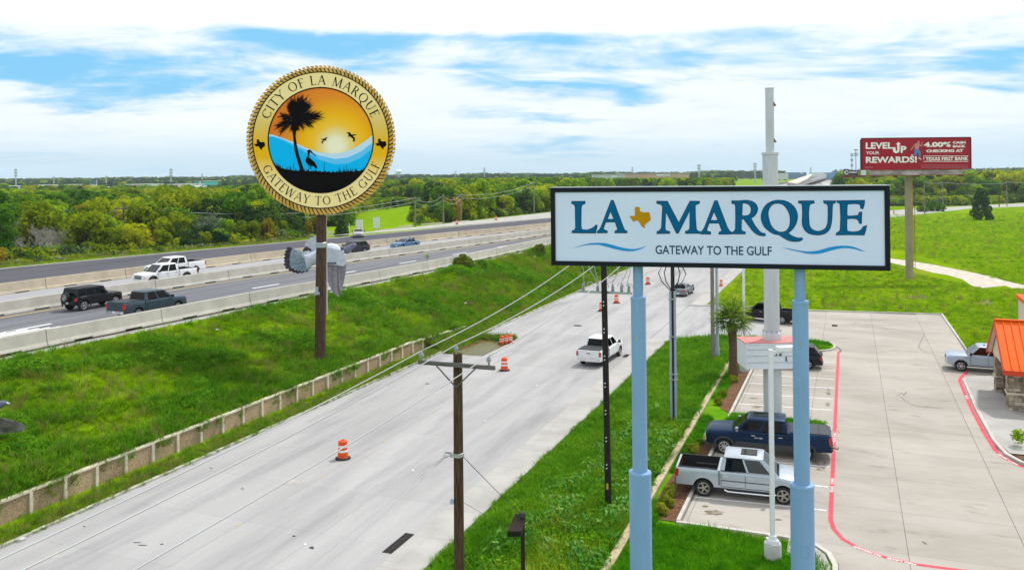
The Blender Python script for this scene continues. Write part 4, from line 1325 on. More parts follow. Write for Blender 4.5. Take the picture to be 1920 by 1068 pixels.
sdir = Vector((B0.x - A0.x, B0.y - A0.y, 0)); SW = sdir.length; sdir.normalize()
snor = Vector((sdir.y, -sdir.x, 0))           # towards the viewer
if snor.y > 0: snor = -snor
sbase = Vector(((A0.x + B0.x) / 2, (A0.y + B0.y) / 2, 0))
SIGN_ROT = math.atan2(sdir.y, sdir.x)
sign = thing('town_sign', 'large white town sign with blue serif lettering on two blue grey posts', 'sign', sbase, SIGN_ROT)
def s_of(px, py):
    d = ray(px, py)
    o = Vector((0, 0, CAM_Z))
    t = (sbase - o).dot(snor) / d.dot(snor)
    p = o + d * t
    return (p - sbase).dot(sdir), p.z
s0, zt0 = s_of(1032, 352); s1, zb1 = s_of(1670, 508)
ztp = (s_of(1032, 352)[1] + s_of(1670, 348)[1]) / 2; zbt = (s_of(1033, 497)[1] + s_of(1670, 508)[1]) / 2
# local frame: x along the sign, -y towards the viewer
FW = 0.125
DEP = 0.62
fb = MB()
fb.box(((s0 + s1) / 2, DEP / 2, ztp - FW / 2), (s1 - s0, DEP, FW)); fb.box(((s0 + s1) / 2, DEP / 2, zbt + FW / 2), (s1 - s0, DEP, FW))
fb.box((s0 + FW / 2, DEP / 2, (ztp + zbt) / 2), (FW, DEP - .004, ztp - zbt - 2 * FW)); fb.box((s1 - FW / 2, DEP / 2, (ztp + zbt) / 2), (FW, DEP - .004, ztp - zbt - 2 * FW))
fb.build('frame', M_FRAME, sign)
MB().box(((s0 + s1) / 2, .03 + DEP / 2 - .03, (ztp + zbt) / 2), (s1 - s0 - 2 * FW, DEP - .06, ztp - zbt - 2 * FW)).build('face', M_FACE, sign)
MB().box(((s0 + s1) / 2, DEP / 2, ztp + .008), (s1 - s0 + .03, DEP + .03, .016)).build('top_flashing', mat('flashing', (.45, .5, .55), .4, metal=.4), sign)
def on_face(d):
    return lambda s, z: (s, .03 - d, z)
def face_loops(loops):
    return [[s_of(x, y) for x, y in l] for l in loops]
def add_flat(mb, loops, to3):
    vs, fs = poly_mesh(loops, to3)
    # make the faces look to -y
    for f in fs:
        a, b, c = (Vector(vs[i]) for i in f)
        n = (b - a).cross(c - a)
        mb.add([a, b, c], [(0, 1, 2) if n.y < 0 else (2, 1, 0)])
def crp(scale, ox, oy, pts):
    return [(ox + x / scale, oy + y / scale) for x, y in pts]
c1 = lambda p: crp(9.6, 1060, 365, p); c2 = lambda p: crp(9.6, 1220, 365, p); c3 = lambda p: crp(11.24, 1360, 365, p); c4 = lambda p: crp(12, 1480, 365, p)
GL = [
 [c1([(108,118),(355,115),(355,162),(300,185),(287,230),(283,560),(295,625),(390,632),(480,600),(520,570),(535,545),(578,548),(545,695),(115,690),(115,650),(165,630),(178,590),(170,220),(155,178),(110,165)])],
 [c1([(820,100),(865,100),(1040,570),(1070,635),(1113,655),(1113,690),(885,690),(888,655),(935,630),(925,590),(893,495),(728,495),(690,590),(692,625),(755,650),(755,690),(568,690),(570,660),(610,625),(640,570)]), c1([(812,305),(868,440),(757,440)])],
 [c2([(105,112),(302,115),(505,500),(705,112),(883,115),(880,158),(825,178),(805,200),(808,400),(825,610),(840,645),(893,660),(880,700),(620,700),(622,658),(680,638),(700,600),(700,300),(500,695),(460,695),(275,320),(262,590),(275,645),(345,660),(345,700),(107,705),(110,662),(160,640),(190,590),(200,400),(210,220),(190,180),(105,158)])],
 [c2([(1150,105),(1200,105),(1380,580),(1420,650),(1457,672),(1448,712),(1225,715),(1228,672),(1275,655),(1270,625),(1228,515),(1055,515),(1015,620),(1018,650),(1080,668),(1085,715),(890,710),(897,675),(930,640),(960,600)]), c2([(1140,310),(1208,460),(1080,460)])],
 [c3([(135,125),(290,125),(430,112),(500,119),(560,135),(605,157),(640,185),(665,220),(680,260),(686,300),(683,330),(672,370),(655,400),(632,435),(600,465),(545,495),(620,635),(700,740),(740,780),(770,800),(840,815),(850,840),(845,870),(790,872),(740,865),(695,852),(650,830),(605,795),(560,750),(470,630),(385,515),(345,515),(340,720),(355,760),(432,790),(420,832),(126,828),(133,797),(190,765),(210,720),(215,500),(210,230),(195,200),(130,185)]), c3([(365,180),(410,180),(450,190),(485,207),(510,230),(528,258),(540,290),(541,335),(530,380),(512,408),(485,430),(430,443),(352,440)])],
 [c3([(1150,112),(1210,117),(1270,130),(1332,156),(1390,190),(1440,236),(1480,290),(1508,350),(1525,420),(1527,480),(1520,530),(1500,600),(1470,660),(1440,710),(1400,750),(1330,808),(1400,860),(1480,895),(1540,910),(1615,905),(1642,940),(1600,970),(1555,984),(1500,990),(1450,990),(1400,985),(1345,972),(1290,950),(1200,895),(1130,850),(1040,835),(985,812),(930,780),(880,738),(830,690),(795,636),(770,580),(755,520),(750,460),(757,400),(775,340),(808,275),(850,220),(897,180),(950,150),(1000,130),(1050,118),(1100,112)]),
  c3([(1120,185),(1165,192),(1210,210),(1252,245),(1290,290),(1320,343),(1345,400),(1360,455),(1365,510),(1364,575),(1355,640),(1338,690),(1310,730),(1275,762),(1230,780),(1180,786),(1130,780),(1080,758),(1030,725),(992,682),(960,630),(937,565),(920,500),(909,445),(905,390),(912,340),(930,290),(955,250),(990,215),(1025,196),(1060,188)])],
 [c4([(205,135),(555,132),(572,188),(480,210),(455,260),(440,400),(445,560),(455,680),(472,722),(500,760),(532,785),(570,805),(615,815),(660,820),(712,810),(760,790),(800,765),(830,730),(860,640),(872,450),(868,260),(845,210),(785,195),(770,165),(768,133),(1048,133),(1043,185),(985,205),(975,260),(968,480),(960,590),(945,680),(926,745),(900,800),(855,845),(800,880),(742,899),(680,908),(620,909),(560,905),(492,892),(430,870),(382,835),(340,790),(315,745),(295,690),(285,600),(295,420),(285,230),(265,200),(200,188)])],
 [c4([(1065,133),(1700,122),(1695,220),(1660,325),(1600,305),(1605,250),(1570,215),(1480,205),(1315,215),(1305,330),(1305,475),(1420,475),(1550,460),(1575,390),(1638,388),(1630,655),(1575,645),(1560,590),(1520,550),(1430,538),(1305,545),(1300,700),(1310,815),(1430,835),(1540,825),(1620,785),(1670,710),(1750,692),(1720,820),(1690,912),(1380,905),(1050,910),(1060,860),(1130,820),(1145,760),(1155,500),(1140,220),(1120,190),(1070,175)])],
]
for gi, glyph in enumerate(GL):
    L_ = face_loops(glyph)
    ol = MB(); add_flat(ol, [offset_loop(L_[0], -.004)] + [offset_loop(h, .004) for h in L_[1:]], on_face(.006))
    o = ol.build('letter_outline', M_NAVY, sign)
    il = MB(); add_flat(il, [offset_loop(L_[0], .012)] + [offset_loop(h, -.012) for h in L_[1:]], on_face(.010))
    il.build('letter', M_LETTER, sign)
TEXAS = [(1250,222),(1333,222),(1343,298),(1400,318),(1460,315),(1490,310),(1515,325),(1520,370),(1535,410),(1533,455),(1490,495),(1440,530),(1425,560),(1438,603),(1405,595),(1370,570),(1335,505),(1310,475),(1285,465),(1265,470),(1240,490),(1210,470),(1180,430),(1152,392),(1152,383),(1250,383)]
b = MB(); add_flat(b, face_loops([c1(TEXAS)]), on_face(.006)); b.build('state_emblem', M_TEXAS, sign)
cw_ = lambda p: crp(3.31, 1060, 440, p)
for w_ in ([(40,85),(80,72),(120,60),(160,52),(200,50),(230,51),(260,55),(295,64),(330,75),(365,83),(400,88),(425,89),(450,86),(480,78),(505,68),(480,84),(450,95),(420,102),(390,103),(360,100),(325,93),(290,85),(260,76),(230,68),(205,63),(180,62),(150,63),(120,66),(80,75)],
           [(1345,80),(1380,84),(1420,92),(1460,100),(1500,104),(1535,103),(1570,98),(1605,88),(1640,78),(1680,71),(1720,68),(1755,69),(1790,75),(1830,90),(1865,106),(1830,99),(1800,90),(1770,85),(1740,83),(1710,85),(1680,90),(1640,101),(1600,113),(1565,119),(1530,120),(1495,116),(1460,108),(1400,94)]):
    b = MB(); add_flat(b, face_loops([cw_(w_)]), on_face(.006)); b.build('wave', M_WAVE, sign)
b = MB(); xa, za = s_of(1229, 477); xb, zb = s_of(1447, 462)
text_on(b, 'GATEWAY TO THE GULF', xa, xb, (s_of(1229, 476.5)[1] + s_of(1447, 479)[1]) / 2, (s_of(1229, 459.5)[1] + s_of(1447, 462.5)[1]) / 2, on_face(.006), .012)
b.build('tagline_lettering', M_TEAL, sign)
for px in (1194, 1501.5):
    sx = s_of(px, 520)[0]
    y = DEP / 2
    b = MB()
    b.cyl((sx, y, 11.62), (sx, y, zbt + .02), .137, n=28); b.cyl((sx, y, 6.83), (sx, y, 11.62), .203, n=32); b.cyl((sx, y, 0), (sx, y, 6.83), .302, n=36)
    po = b.build('post', M_POSTB, sign, True, 40)
    MB().box((sx - .02, y - .205, 10.55), (.05, .02, .12)).build('access_plate', M_STEEL, po)
    MB().box((sx + .04, y - .303, 5.2), (.16, .02, .26)).build('access_plate', M_POSTB, po)
    for z, r_, r2 in ((11.62, .203, .15), (6.83, .302, .213)):
        b = MB(); b.lathe([(r2 - .012, z + .05), (r_ * .985, z + .03), (r_ + .008, z), (r_ + .008, z - .035), (r_ - .01, z - .05)], 32, c=(sx, y, 0))
        b.build('collar', M_POSTB, po, True, 40)

# ------------------------------------------------------------------ round seal on a wooden pole
SY = 62.6
SB = Vector((P(600, 672, SY).x, SY, 0)); 
ub, wb_ = UWof(SB.x, SB.y); SB.z = emb_z(ub, wb_) - .1
seal = thing('seal_sign', 'huge round city seal with a rope border on a dark wooden pole in the bank', 'sign', SB)
SC = SY / F_PX
def sl(px, py):
    p = P(px, py, SY)
    return p.x - SB.x, p.z - SB.z
cx_, cz_ = sl(604.5, 263.5)
RP = 1 * SC                                        # metres per pixel
def ringpts(r, n=96):
    return [(cx_ + r * RP * math.cos(2 * math.pi * k / n), cz_ + r * RP * math.sin(2 * math.pi * k / n)) for k in range(n)]
SD = .5
at = lambda d: (lambda x, z: (x, -SD - d, z))
M_ROPE = mat('rope_gold', (0.54, 0.31, 0.04), 0.7, spec=.05, col2=(0.74, 0.47, 0.13), scale=3, rand=.12)
M_ROPED = mat('rope_groove', (0.03, 0.02, 0.012), .8)
M_INK = mat('seal_ink', (0.004, 0.003, 0.003), .7, spec=.03)
M_CREAM = bpy.data.materials.new('seal_ring'); M_CREAM.use_nodes = True
nt = M_CREAM.node_tree; tcn = nt.nodes.new('ShaderNodeTexCoord'); sp_ = nt.nodes.new('ShaderNodeSeparateXYZ'); nt.links.new(tcn.outputs['Object'], sp_.inputs[0])
mr = nt.nodes.new('ShaderNodeMapRange'); nt.links.new(sp_.outputs[2], mr.inputs[0]); mr.inputs[1].default_value = cz_ - 126 * RP; mr.inputs[2].default_value = cz_ + 126 * RP
rp = nt.nodes.new('ShaderNodeValToRGB'); nt.links.new(mr.outputs[0], rp.inputs[0])
CRE, GOL = (.98, .80, .36, 1), (.92, .52, .008, 1)
rp.color_ramp.elements[0].position = .22; rp.color_ramp.elements[0].color = CRE; rp.color_ramp.elements[1].position = .80; rp.color_ramp.elements[1].color = CRE
for q_, c_ in ((.38, GOL), (.48, GOL), (.62, (*lin(236, 205, 110), 1))):
    e_ = rp.color_ramp.elements.new(q_); e_.color = c_
nt.links.new(rp.outputs[0], nt.nodes['Principled BSDF'].inputs['Base Color']); nt.nodes['Principled BSDF'].inputs['Roughness'].default_value = .7; nt.nodes['Principled BSDF'].inputs['Specular IOR Level'].default_value = .05
M_SUNSET = bpy.data.materials.new('sunset_print'); M_SUNSET.use_nodes = True
nt = M_SUNSET.node_tree; tcn = nt.nodes.new('ShaderNodeTexCoord'); vm = nt.nodes.new('ShaderNodeVectorMath'); vm.operation = 'DISTANCE'
sx_, sz_ = sl(632, 274); vm.inputs[1].default_value = (sx_, -SD - .02, sz_); nt.links.new(tcn.outputs['Object'], vm.inputs[0])
mr = nt.nodes.new('ShaderNodeMapRange'); nt.links.new(vm.outputs['Value'], mr.inputs[0]); mr.inputs[2].default_value = 120 * RP
rp = nt.nodes.new('ShaderNodeValToRGB'); nt.links.new(mr.outputs[0], rp.inputs[0])
els = rp.color_ramp.elements; els[0].position = .10; els[0].color = (*lin(255, 250, 215), 1); els[1].position = 1.0; els[1].color = (*lin(236, 128, 45), 1)
for q_, c_ in ((.22, (246, 225, 150)), (.33, (255, 205, 60)), (.50, (255, 190, 20)), (.75, (244, 150, 40))):
    e_ = els.new(q_); e_.color = (*lin(*c_), 1)
nt.links.new(rp.outputs[0], nt.nodes['Principled BSDF'].inputs['Base Color']); nt.nodes['Principled BSDF'].inputs['Roughness'].default_value = .7; nt.nodes['Principled BSDF'].inputs['Specular IOR Level'].default_value = .05
M_SKYL = mat('wave_pale', lin(200, 232, 255), .6, spec=.05); M_SKYM = mat('wave_mid', lin(100, 205, 255), .6, spec=.05); M_SEA = mat('sea_print', lin(0, 190, 255), .6, spec=.05)
# backing, rope, ring, picture
b = MB(); b.prism([(x, -SD + .02, z) for x, z in ringpts(126.5)], (0, .22, 0)); b.build('backing', M_ROPED, seal)
NR = 108
for k in range(NR):
    a = 2 * math.pi * k / NR
    a2 = a + R(3.4)
    dA = 2 * math.pi / NR * .345
    q_ = [(126.0, a2 - dA), (126.0, a2 + dA), (138.2 + 1.2 * rng.random(), a + dA * .93), (138.2 + 1.0 * rng.random(), a - dA * .93)]
    pts = [(cx_ + r_ * RP * math.sin(t), -SD - .02, cz_ + r_ * RP * math.cos(t)) for r_, t in q_]
    MB().prism(pts, (0, .2, 0)).build('rope_strand', M_ROPE, seal)
b = MB(); b.prism([(cx_ + r_ * RP * math.cos(t), -SD + .0, cz_ + r_ * RP * math.sin(t)) for r_, t in [(134.5, 2 * math.pi * k / 96) for k in range(96)]], (0, .12, 0)); b.build('rope_core', M_ROPED, seal)
def ring_part(name, r0, r1, d, m):
    b = MB(); n = 96
    for k in range(n):
        t0_, t1_ = 2 * math.pi * k / n, 2 * math.pi * (k + 1) / n
        q_ = [(r0, t0_), (r1, t0_), (r1, t1_), (r0, t1_)]
        b.prism([(cx_ + r_ * RP * math.cos(t), -SD - d, cz_ + r_ * RP * math.sin(t)) for r_, t in q_], (0, .03, 0))
    return b.build(name, m, seal)
ring_part('outer_line', 125.6, 127.4, .05, M_INK)
ring_part('lettered_ring', 98.6, 125.8, .04, M_CREAM)
ring_part('inner_line', 96.6, 98.8, .05, M_INK)
b = MB(); b.prism([(x, -SD - .02, z) for x, z in ringpts(97.5)], (0, .02, 0)); b.build('picture', M_SUNSET, seal)
cs = lambda p: [(440 + x / 3.338, 100 + y / 3.338) for x, y in p]
def seal_flat(name, loops_px, d, m, clip_r=96.8):
    loops = []
    for l in loops_px:
        q_ = []
        for x, y in l:
            dx, dy = x - 604.5, y - 263.5
            rr = math.hypot(dx, dy)
            if clip_r and rr > clip_r: dx, dy = dx * clip_r / rr, dy * clip_r / rr
            q_.append(sl(604.5 + dx, 263.5 + dy))
        loops.append(q_)
    b = MB(); add_flat(b, loops, at(d)); return b.build(name, m, seal)
bot = [(604.5 + 96.8 * math.cos(R(a)), 263.5 + 96.8 * math.sin(R(a))) for a in range(0, 181, 6)]
top_pale = cs([(218,508),(250,512),(300,528),(380,558),(450,590),(530,620),(620,630),(690,622),(760,595),(830,548),(876,515)])
top_mid = cs([(218,520),(260,522),(310,538),(390,572),(450,602),(540,642),(640,662),(720,652),(800,615),(876,560)])
top_sea = cs([(218,522),(260,528),(310,545),(390,585),(450,620),(540,668),(640,695),(720,688),(800,655),(876,600)])
def wave_poly(top):
    return top + [p for p in bot if p[1] > 275]
seal_flat('pale_wave', [wave_poly(top_pale)], .034, M_SKYL); seal_flat('mid_wave', [wave_poly(top_mid)], .038, M_SKYM); seal_flat('sea', [wave_poly(top_sea)], .042, M_SEA)
# dark shore with grass tips
shore = []
y0s = lambda x: float(np.interp(x, [255, 300, 360, 430, 520, 620, 700, 780, 830], [690, 716, 728, 735, 737, 742, 740, 735, 722]))
x = 248
while x < 842:
    shore.append((x, y0s(x) + 4 * rng.random()))
    if rng.random() < .55: shore.append((x + 2, y0s(x) - 4 - 22 * rng.random() * (1 if (x < 480 or x > 620) else .4)))
    x += 5
shore_px = cs(shore)
seal_flat('shore', [shore_px + [p for p in bot if p[1] > 312]], .050, M_INK)
for x, y in ((275, 690), (568, 680), (690, 705), (706, 702), (664, 712), (378, 690), (350, 705)):
    seal_flat('reed', [cs([(x - 1.5, 745), (x + 3, y), (x + 5, y - 2), (x + 2.5, 745)])], .052, M_INK)
c6 = lambda p: [(500 + x / 6.283, 160 + y / 6.283) for x, y in p]
seal_flat('palm_trunk', [c6([(330,520),(372,520),(362,600),(380,720),(405,830),(440,930),(465,1010),(415,1010),(385,900),(352,780),(338,650)])], .054, M_INK)
# palm crown: ragged fronds of many thin leaves
def frond_px(cx0, cy0, ang, L_, spread, nleaf, droop, seedv):
    rg = np.random.default_rng(seedv)
    ex, ey = cx0 + L_ * math.cos(ang), cy0 + L_ * math.sin(ang) + droop
    out = []
    for k in range(nleaf):
        s = .25 + .75 * k / nleaf
        bx, by = lerp(cx0, ex, s), lerp(cy0, ey, s) - droop * .5 * math.sin(math.pi * s)
        for sg in (1, -1):
            a = ang + sg * spread * (1.15 - .6 * s) + .3 * (rg.random() - .5)
            l = L_ * (.34 + .2 * rg.random())
            tx, ty = bx + l * math.cos(a), by + l * math.sin(a) + droop * .35
            nx, ny = -math.sin(a) * 7, math.cos(a) * 7
            out.append([(bx + nx, by + ny), (tx, ty), (bx - nx, by - ny)])
    out.append([(cx0 - 5, cy0 - 5), (ex, ey), (cx0 + 5, cy0 + 6)])
    return out
fr = []
for ang, L_, sp__, dr in ((-95, 235, .5, 0), (-78, 250, .45, 5), (-68, 262, .45, 12), (-58, 255, .45, 18), (-105, 205, .5, 0), (-48, 240, .45, 25), (-72, 210, .5, 10), (-52, 210, .5, 20), (-112, 150, .6, 0), (-62, 160, .8, 15), (-85, 120, .9, 0), (-30, 200, .5, 40), (-8, 250, .6, 5), (8, 190, .8, 15), (-22, 290, .5, 70), (-150, 170, .6, 40), (170, 190, .6, 45), (155, 160, .7, 70), (-165, 120, .6, 10), (30, 110, .7, 30), (60, 80, .7, 30), (110, 90, .6, 20), (90, 120, .5, 10)):
    fr += frond_px(350, 420, R(ang), L_, sp__, 12, dr, int(ang) + 200)
b = MB()
for i, l in enumerate(fr):
    pl = []
    for x, y in c6(l):
        dx, dy = x - 604.5, y - 263.5; rr = math.hypot(dx, dy)
        if rr > 96.6: dx, dy = dx * 96.6 / rr, dy * 96.6 / rr
        pl.append(sl(604.5 + dx, 263.5 + dy))
    add_flat(b, [pl], at(.055 + .00012 * i))
b.build('palm_crown', M_INK, seal)
seal_flat('palm_head', [c6([(310,235),(345,205),(420,190),(480,205),(520,235),(535,262),(500,285),(450,310),(425,355),(405,420),(398,500),(350,570),(310,500),(322,420),(312,330),(305,280)])], .0542, M_INK)
seal_flat('heron', [c6([(500,770),(520,758),(545,770),(560,790),(600,832),(598,842),(560,808),(530,785),(528,820),(518,850),(545,870),(590,910),(617,960),(610,982),(590,978),(575,955),(548,950),(545,990),(536,990),(534,950),(525,935),(522,975),(514,945),(485,910),(478,880),(490,855),(505,825)])], .056, M_INK)
c7 = lambda p: [(560 + x / 9.707, 230 + y / 9.707) for x, y in p]
seal_flat('flying_bird', [c7([(420,298),(470,302),(495,300),(510,283),(557,268),(540,292),(520,308),(542,322),(520,330),(495,328),(470,352),(468,390),(450,380),(445,355),(470,328),(462,312)])], .056, M_INK)
seal_flat('flying_bird', [c7([(892,180),(945,185),(972,195),(975,215),(1000,230),(1030,218),(1085,224),(1050,238),(1010,245),(1025,268),(1052,288),(1045,350),(1012,345),(1020,305),(985,272),(960,258),(915,262),(940,240),(925,205)])], .056, M_INK)
for ox, oy in ((134, 541), (887, 537)):
    seal_flat('state_emblem', [cs([(ox + (x - 1152) * .183, oy + (y - 222) * .172) for x, y in TEXAS])], .048, M_INK, None)

# drawn capitals for the ring: strokes with thick and thin weight and small serifs
TK, TN = .125, .055
def strokes(ch):
    L = []
    def l(x0, y0, x1, y1, w): L.append(('l', x0, y0, x1, y1, w))
    def s(x, y, h=.11): l(x - h, y, x + h, y, .045)
    def a(cx, cy, rx, ry, a0, a1, w0=TN, w1=TK): L.append(('a', cx, cy, rx, ry, a0, a1, w0, w1))
    if ch == 'I': l(.15, 0, .15, 1, TK); s(.15, .02); s(.15, .98); w = .30
    elif ch == 'L': l(.15, 0, .15, 1, TK); s(.15, .98); l(.05, .025, .55, .025, TN); l(.54, .03, .57, .18, TN); w = .60
    elif ch == 'T': l(.36, 0, .36, 1, TK); s(.36, .02); l(.02, .97, .70, .97, TN); l(.03, .97, .01, .82, TN); l(.69, .97, .71, .82, TN); w = .72
    elif ch == 'E': l(.15, 0, .15, 1, TK); l(.05, .97, .52, .97, TN); l(.05, .025, .55, .025, TN); l(.15, .52, .45, .52, TN); l(.51, .97, .53, .84, TN); l(.54, .03, .57, .16, TN); w = .58
    elif ch == 'F': l(.15, 0, .15, 1, TK); s(.15, .02); l(.05, .97, .52, .97, TN); l(.15, .50, .45, .50, TN); l(.51, .97, .53, .82, TN); w = .55
    elif ch == 'H': l(.15, 0, .15, 1, TK); l(.70, 0, .70, 1, TK); l(.15, .52, .70, .52, TN); [s(x_, y_) for x_ in (.15, .70) for y_ in (.02, .98)]; w = .85
    elif ch == 'A': l(.08, 0, .42, 1, TN); l(.42, 1, .76, 0, TK); l(.20, .36, .64, .36, TN); s(.08, .02, .08); s(.76, .02, .09); w = .84
    elif ch == 'M': l(.14, 0, .22, 1, TN); l(.22, 1, .52, .05, TK); l(.52, .05, .82, 1, TN); l(.82, 1, .90, 0, TK); s(.14, .02, .08); s(.90, .02, .1); w = 1.02
    elif ch == 'R': l(.15, 0, .15, 1, TK); s(.15, .02); l(.05, .97, .32, .97, TN); a(.32, .74, .22, .23, 90, -90); l(.15, .51, .34, .51, TN); l(.34, .51, .68, 0, TK); s(.72, .02, .05); w = .74
    elif ch == 'U': l(.15, .3, .15, 1, TK); l(.68, .3, .68, 1, TN); a(.415, .30, .265, .30, 180, 360, TK, TN); s(.15, .98); s(.68, .98); w = .84
    elif ch == 'Y': l(.05, 1, .38, .48, TK); l(.70, 1, .38, .48, TN); l(.38, 0, .38, .5, TK); s(.38, .02); s(.06, .98, .08); s(.70, .98, .08); w = .76
    elif ch == 'W': l(.05, 1, .32, 0, TK); l(.32, 0, .57, .98, TN); l(.57, .98, .82, 0, TK); l(.82, 0, 1.08, 1, TN); s(.05, .98, .08); s(1.08, .98, .08); s(.57, .98, .07); w = 1.12
    elif ch == 'O': a(.48, .5, .42, .48, 90, 270, TN, TN); a(.48, .5, .42, .48, -90, 90, TN, TN); L[-2:] = [('o', .48, .5, .43, .49)]; w = .96
    elif ch == 'Q': L.append(('o', .48, .5, .43, .49)); l(.50, .04, .72, -.16, TK); l(.72, -.16, 1.1, -.26, TN); w = .96
    elif ch == 'C': L.append(('c', .50, .5, .44, .48, 40, 320)); l(.83, .82, .85, .97, TN); w = .88
    elif ch == 'G': L.append(('c', .50, .5, .44, .48, 40, 320)); l(.83, .82, .85, .97, TN); l(.82, .08, .82, .42, TK); s(.82, .42, .1); w = .98
    else: w = .36
    return L, w
def arc_text(name, s, r_base, h, a0, a1, inward):
    """letters along the ring; angles from the top, clockwise; inward=False: tops point out"""
    gl = [strokes(c) for c in s]
    gap = .13
    tot = sum(w for _, w in gl) + gap * (len(s) - 1)
    xcur = 0; cnt = 0
    def put(x, y):
        t = R(lerp(a0, a1, x / tot))
        r_ = (r_base + y * h) if not inward else (r_base - y * h)
        return (cx_ + r_ * RP * math.sin(t), cz_ + r_ * RP * math.cos(t))
    for L, w in gl:
        b = MB()
        for st_ in L:
            polys = []
            if st_[0] == 'l':
                _, x0, y0, x1, y1, wd = st_
                d = Vector((x1 - x0, y1 - y0)); d.normalize(); n = Vector((-d.y, d.x)) * wd / 2
                polys.append([(x0 + n.x, y0 + n.y), (x1 + n.x, y1 + n.y), (x1 - n.x, y1 - n.y), (x0 - n.x, y0 - n.y)])
            else:
                if st_[0] == 'a': _, c0, c1_, rx_, ry_, q0, q1, w0, w1 = st_; n_ = 12
                elif st_[0] == 'o': _, c0, c1_, rx_, ry_ = st_; q0, q1, n_ = 0, 360, 28
                else: _, c0, c1_, rx_, ry_, q0, q1 = st_; n_ = 22
                for k in range(n_):
                    t0_, t1_ = R(lerp(q0, q1, k / n_)), R(lerp(q0, q1, (k + 1) / n_))
                    wf = lambda t: TN + (TK - TN) * abs(math.cos(t)) ** 1.5
                    q_ = []
                    for t, sg in ((t0_, 1), (t1_, 1), (t1_, -1), (t0_, -1)):
                        wd = wf(t) / 2
                        q_.append((c0 + (rx_ + (sg - 1) * wd) * math.cos(t), c1_ + (ry_ + (sg - 1) * wd) * math.sin(t)))
                    polys.append(q_)
            for pl in polys:
                cnt += 1
                add_flat(b, [[put(xcur + x, y) for x, y in pl]], at(.048 + .00004 * (cnt % 40)))
        xcur += w + gap
        if b.v: b.build(name, M_INK, seal)
arc_text('ring_letter', 'CITY OF LA MARQUE', 103.0, 17.5, -68, 67, False)
arc_text('ring_letter', 'GATEWAY TO THE GULF', 120.5, 16.5, 180 + 66, 180 - 67, True)
# pole
pt_ = sl(604.5, 300); pb_ = (0, 0)
x0_ = 0; x1_ = sl(605.5, 403)[0]
b = MB(); NP = 10
pts = [(lerp(0, x1_, k / NP), 0, lerp(0, sl(605, 403)[1] + 4.6, k / NP)) for k in range(NP + 1)]
b.tube(pts, [.40 - .006 * k for k in range(NP + 1)], 18); b.build('pole', M_WOOD, seal, True, 60)
MB().lathe([(.39, -.2), (.42, -.17), (.42, .17), (.39, .2)], 18, c=(sl(603, 459)[0], 0, sl(603, 459)[1])).build('band', M_STEEL, seal, True, 40)
hz = sl(598, 543)
b = MB(); b.box((hz[0] - .05, -.42, hz[1]), (.22, .1, .55)); b.box((hz[0] - .05, -.46, hz[1] - .2), (.42, .14, .2)); b.build('bracket', M_STEEL, seal)
MB().box((sl(611.5, 500)[0], .1, (sl(610, 400)[1] + sl(610, 590)[1]) / 2), (.10, .10, sl(610, 400)[1] - sl(610, 590)[1])).build('conduit', mat('conduit_grey', (.5, .5, .5), .5), seal)

# ------------------------------------------------------------------ billboard
BY = 118.9
BB = Vector((P(1705, 523, BY).x, BY, 0))
bbd = thing('billboard', 'wide dark red billboard with white lettering on a single rusty tan column', 'billboard', BB)
bl = lambda x, y: (P(x, y, BY).x - BB.x, P(x, y, BY).z)
M_BRED = mat('billboard_red', (0.36, 0.016, 0.034), .6, var=.08, scale=.4)
M_BW = mat('billboard_white', (0.88, 0.86, 0.88), .5)
M_COLM = mat('rusty_tan_steel', (0.26, 0.225, 0.16), .75, col2=(0.36, 0.31, 0.22), scale=1.3, stretch=(1, 1, .25), detail=8)
M_RUST = mat('rust', (0.16, 0.06, 0.025), .9, col2=(0.28, 0.12, 0.05), scale=2)
x0, z1 = bl(1611.5, 261); x1, z0 = bl(1812.5, 317)
MB().box(((x0 + x1) / 2, -.9, (z0 + z1) / 2), (x1 - x0, .18, z1 - z0)).build('face', M_BRED, bbd)
MB().box(((x0 + x1) / 2, .0, (z0 + z1) / 2), (x1 - x0 - .2, .22, z1 - z0 - .2)).build('back_panel', M_TRIMG, bbd)
b = MB(); b.box(((x0 + x1) / 2, -.9, z1 + .06), (x1 - x0 + .2, .24, .12)); b.box((x0 - .08, -.9, (z0 + z1) / 2), (.14, .24, z1 - z0)); b.box((x1 + .08, -.9, (z0 + z1) / 2), (.14, .24, z1 - z0)); b.build('frame', mat('dark_red_steel', (.10, .015, .025), .6), bbd)
xa, za = bl(1626, 317.4); xb, zb = bl(1799, 328)
MB().box(((xa + xb) / 2, -.72, (za + zb) / 2), (xb - xa, .12, za - zb - .1)).build('apron', mat('weathered_apron', (.30, .27, .24), .8, col2=(.60, .57, .53), scale=.5, stretch=(1, 1, 4), detail=9, ramp=(.4, .6)), bbd)
MB().box(((xa + xb) / 2, -1.25, zb + .02), (xb - xa + 1.2, 1.1, .10)).build('catwalk', M_RUST, bbd)
for k in range(5):
    MB().box((lerp(xa + .4, xb - .4, k / 4), -1.2, zb - .1), (.18, 1.2, .22)).build('bracket', M_RUST, bbd)
b = MB(); b.cyl((0, 0, 0), (0, 0, zb - .05), .48, .48, 24); b.build('column', M_COLM, bbd, True, 40)
b = MB(); b.cyl((.52, -.1, 1.5), (.52, -.1, zb), .035, n=6); b.cyl((.78, -.1, 1.5), (.78, -.1, zb), .035, n=6)
for k in range(28): b.cyl((.52, -.1, 1.6 + .42 * k), (.78, -.1, 1.6 + .42 * k), .02, n=5)
b.build('ladder', M_RUST, bbd)
MB().cyl((.40, -.28, 2), (.40, -.28, zb), .05, n=8).build('conduit', mat('yellowed_pipe', (.45, .33, .10), .7), bbd)
cb = lambda x, y: bl(1600 + x / 8.348, 240 + y / 8.348)
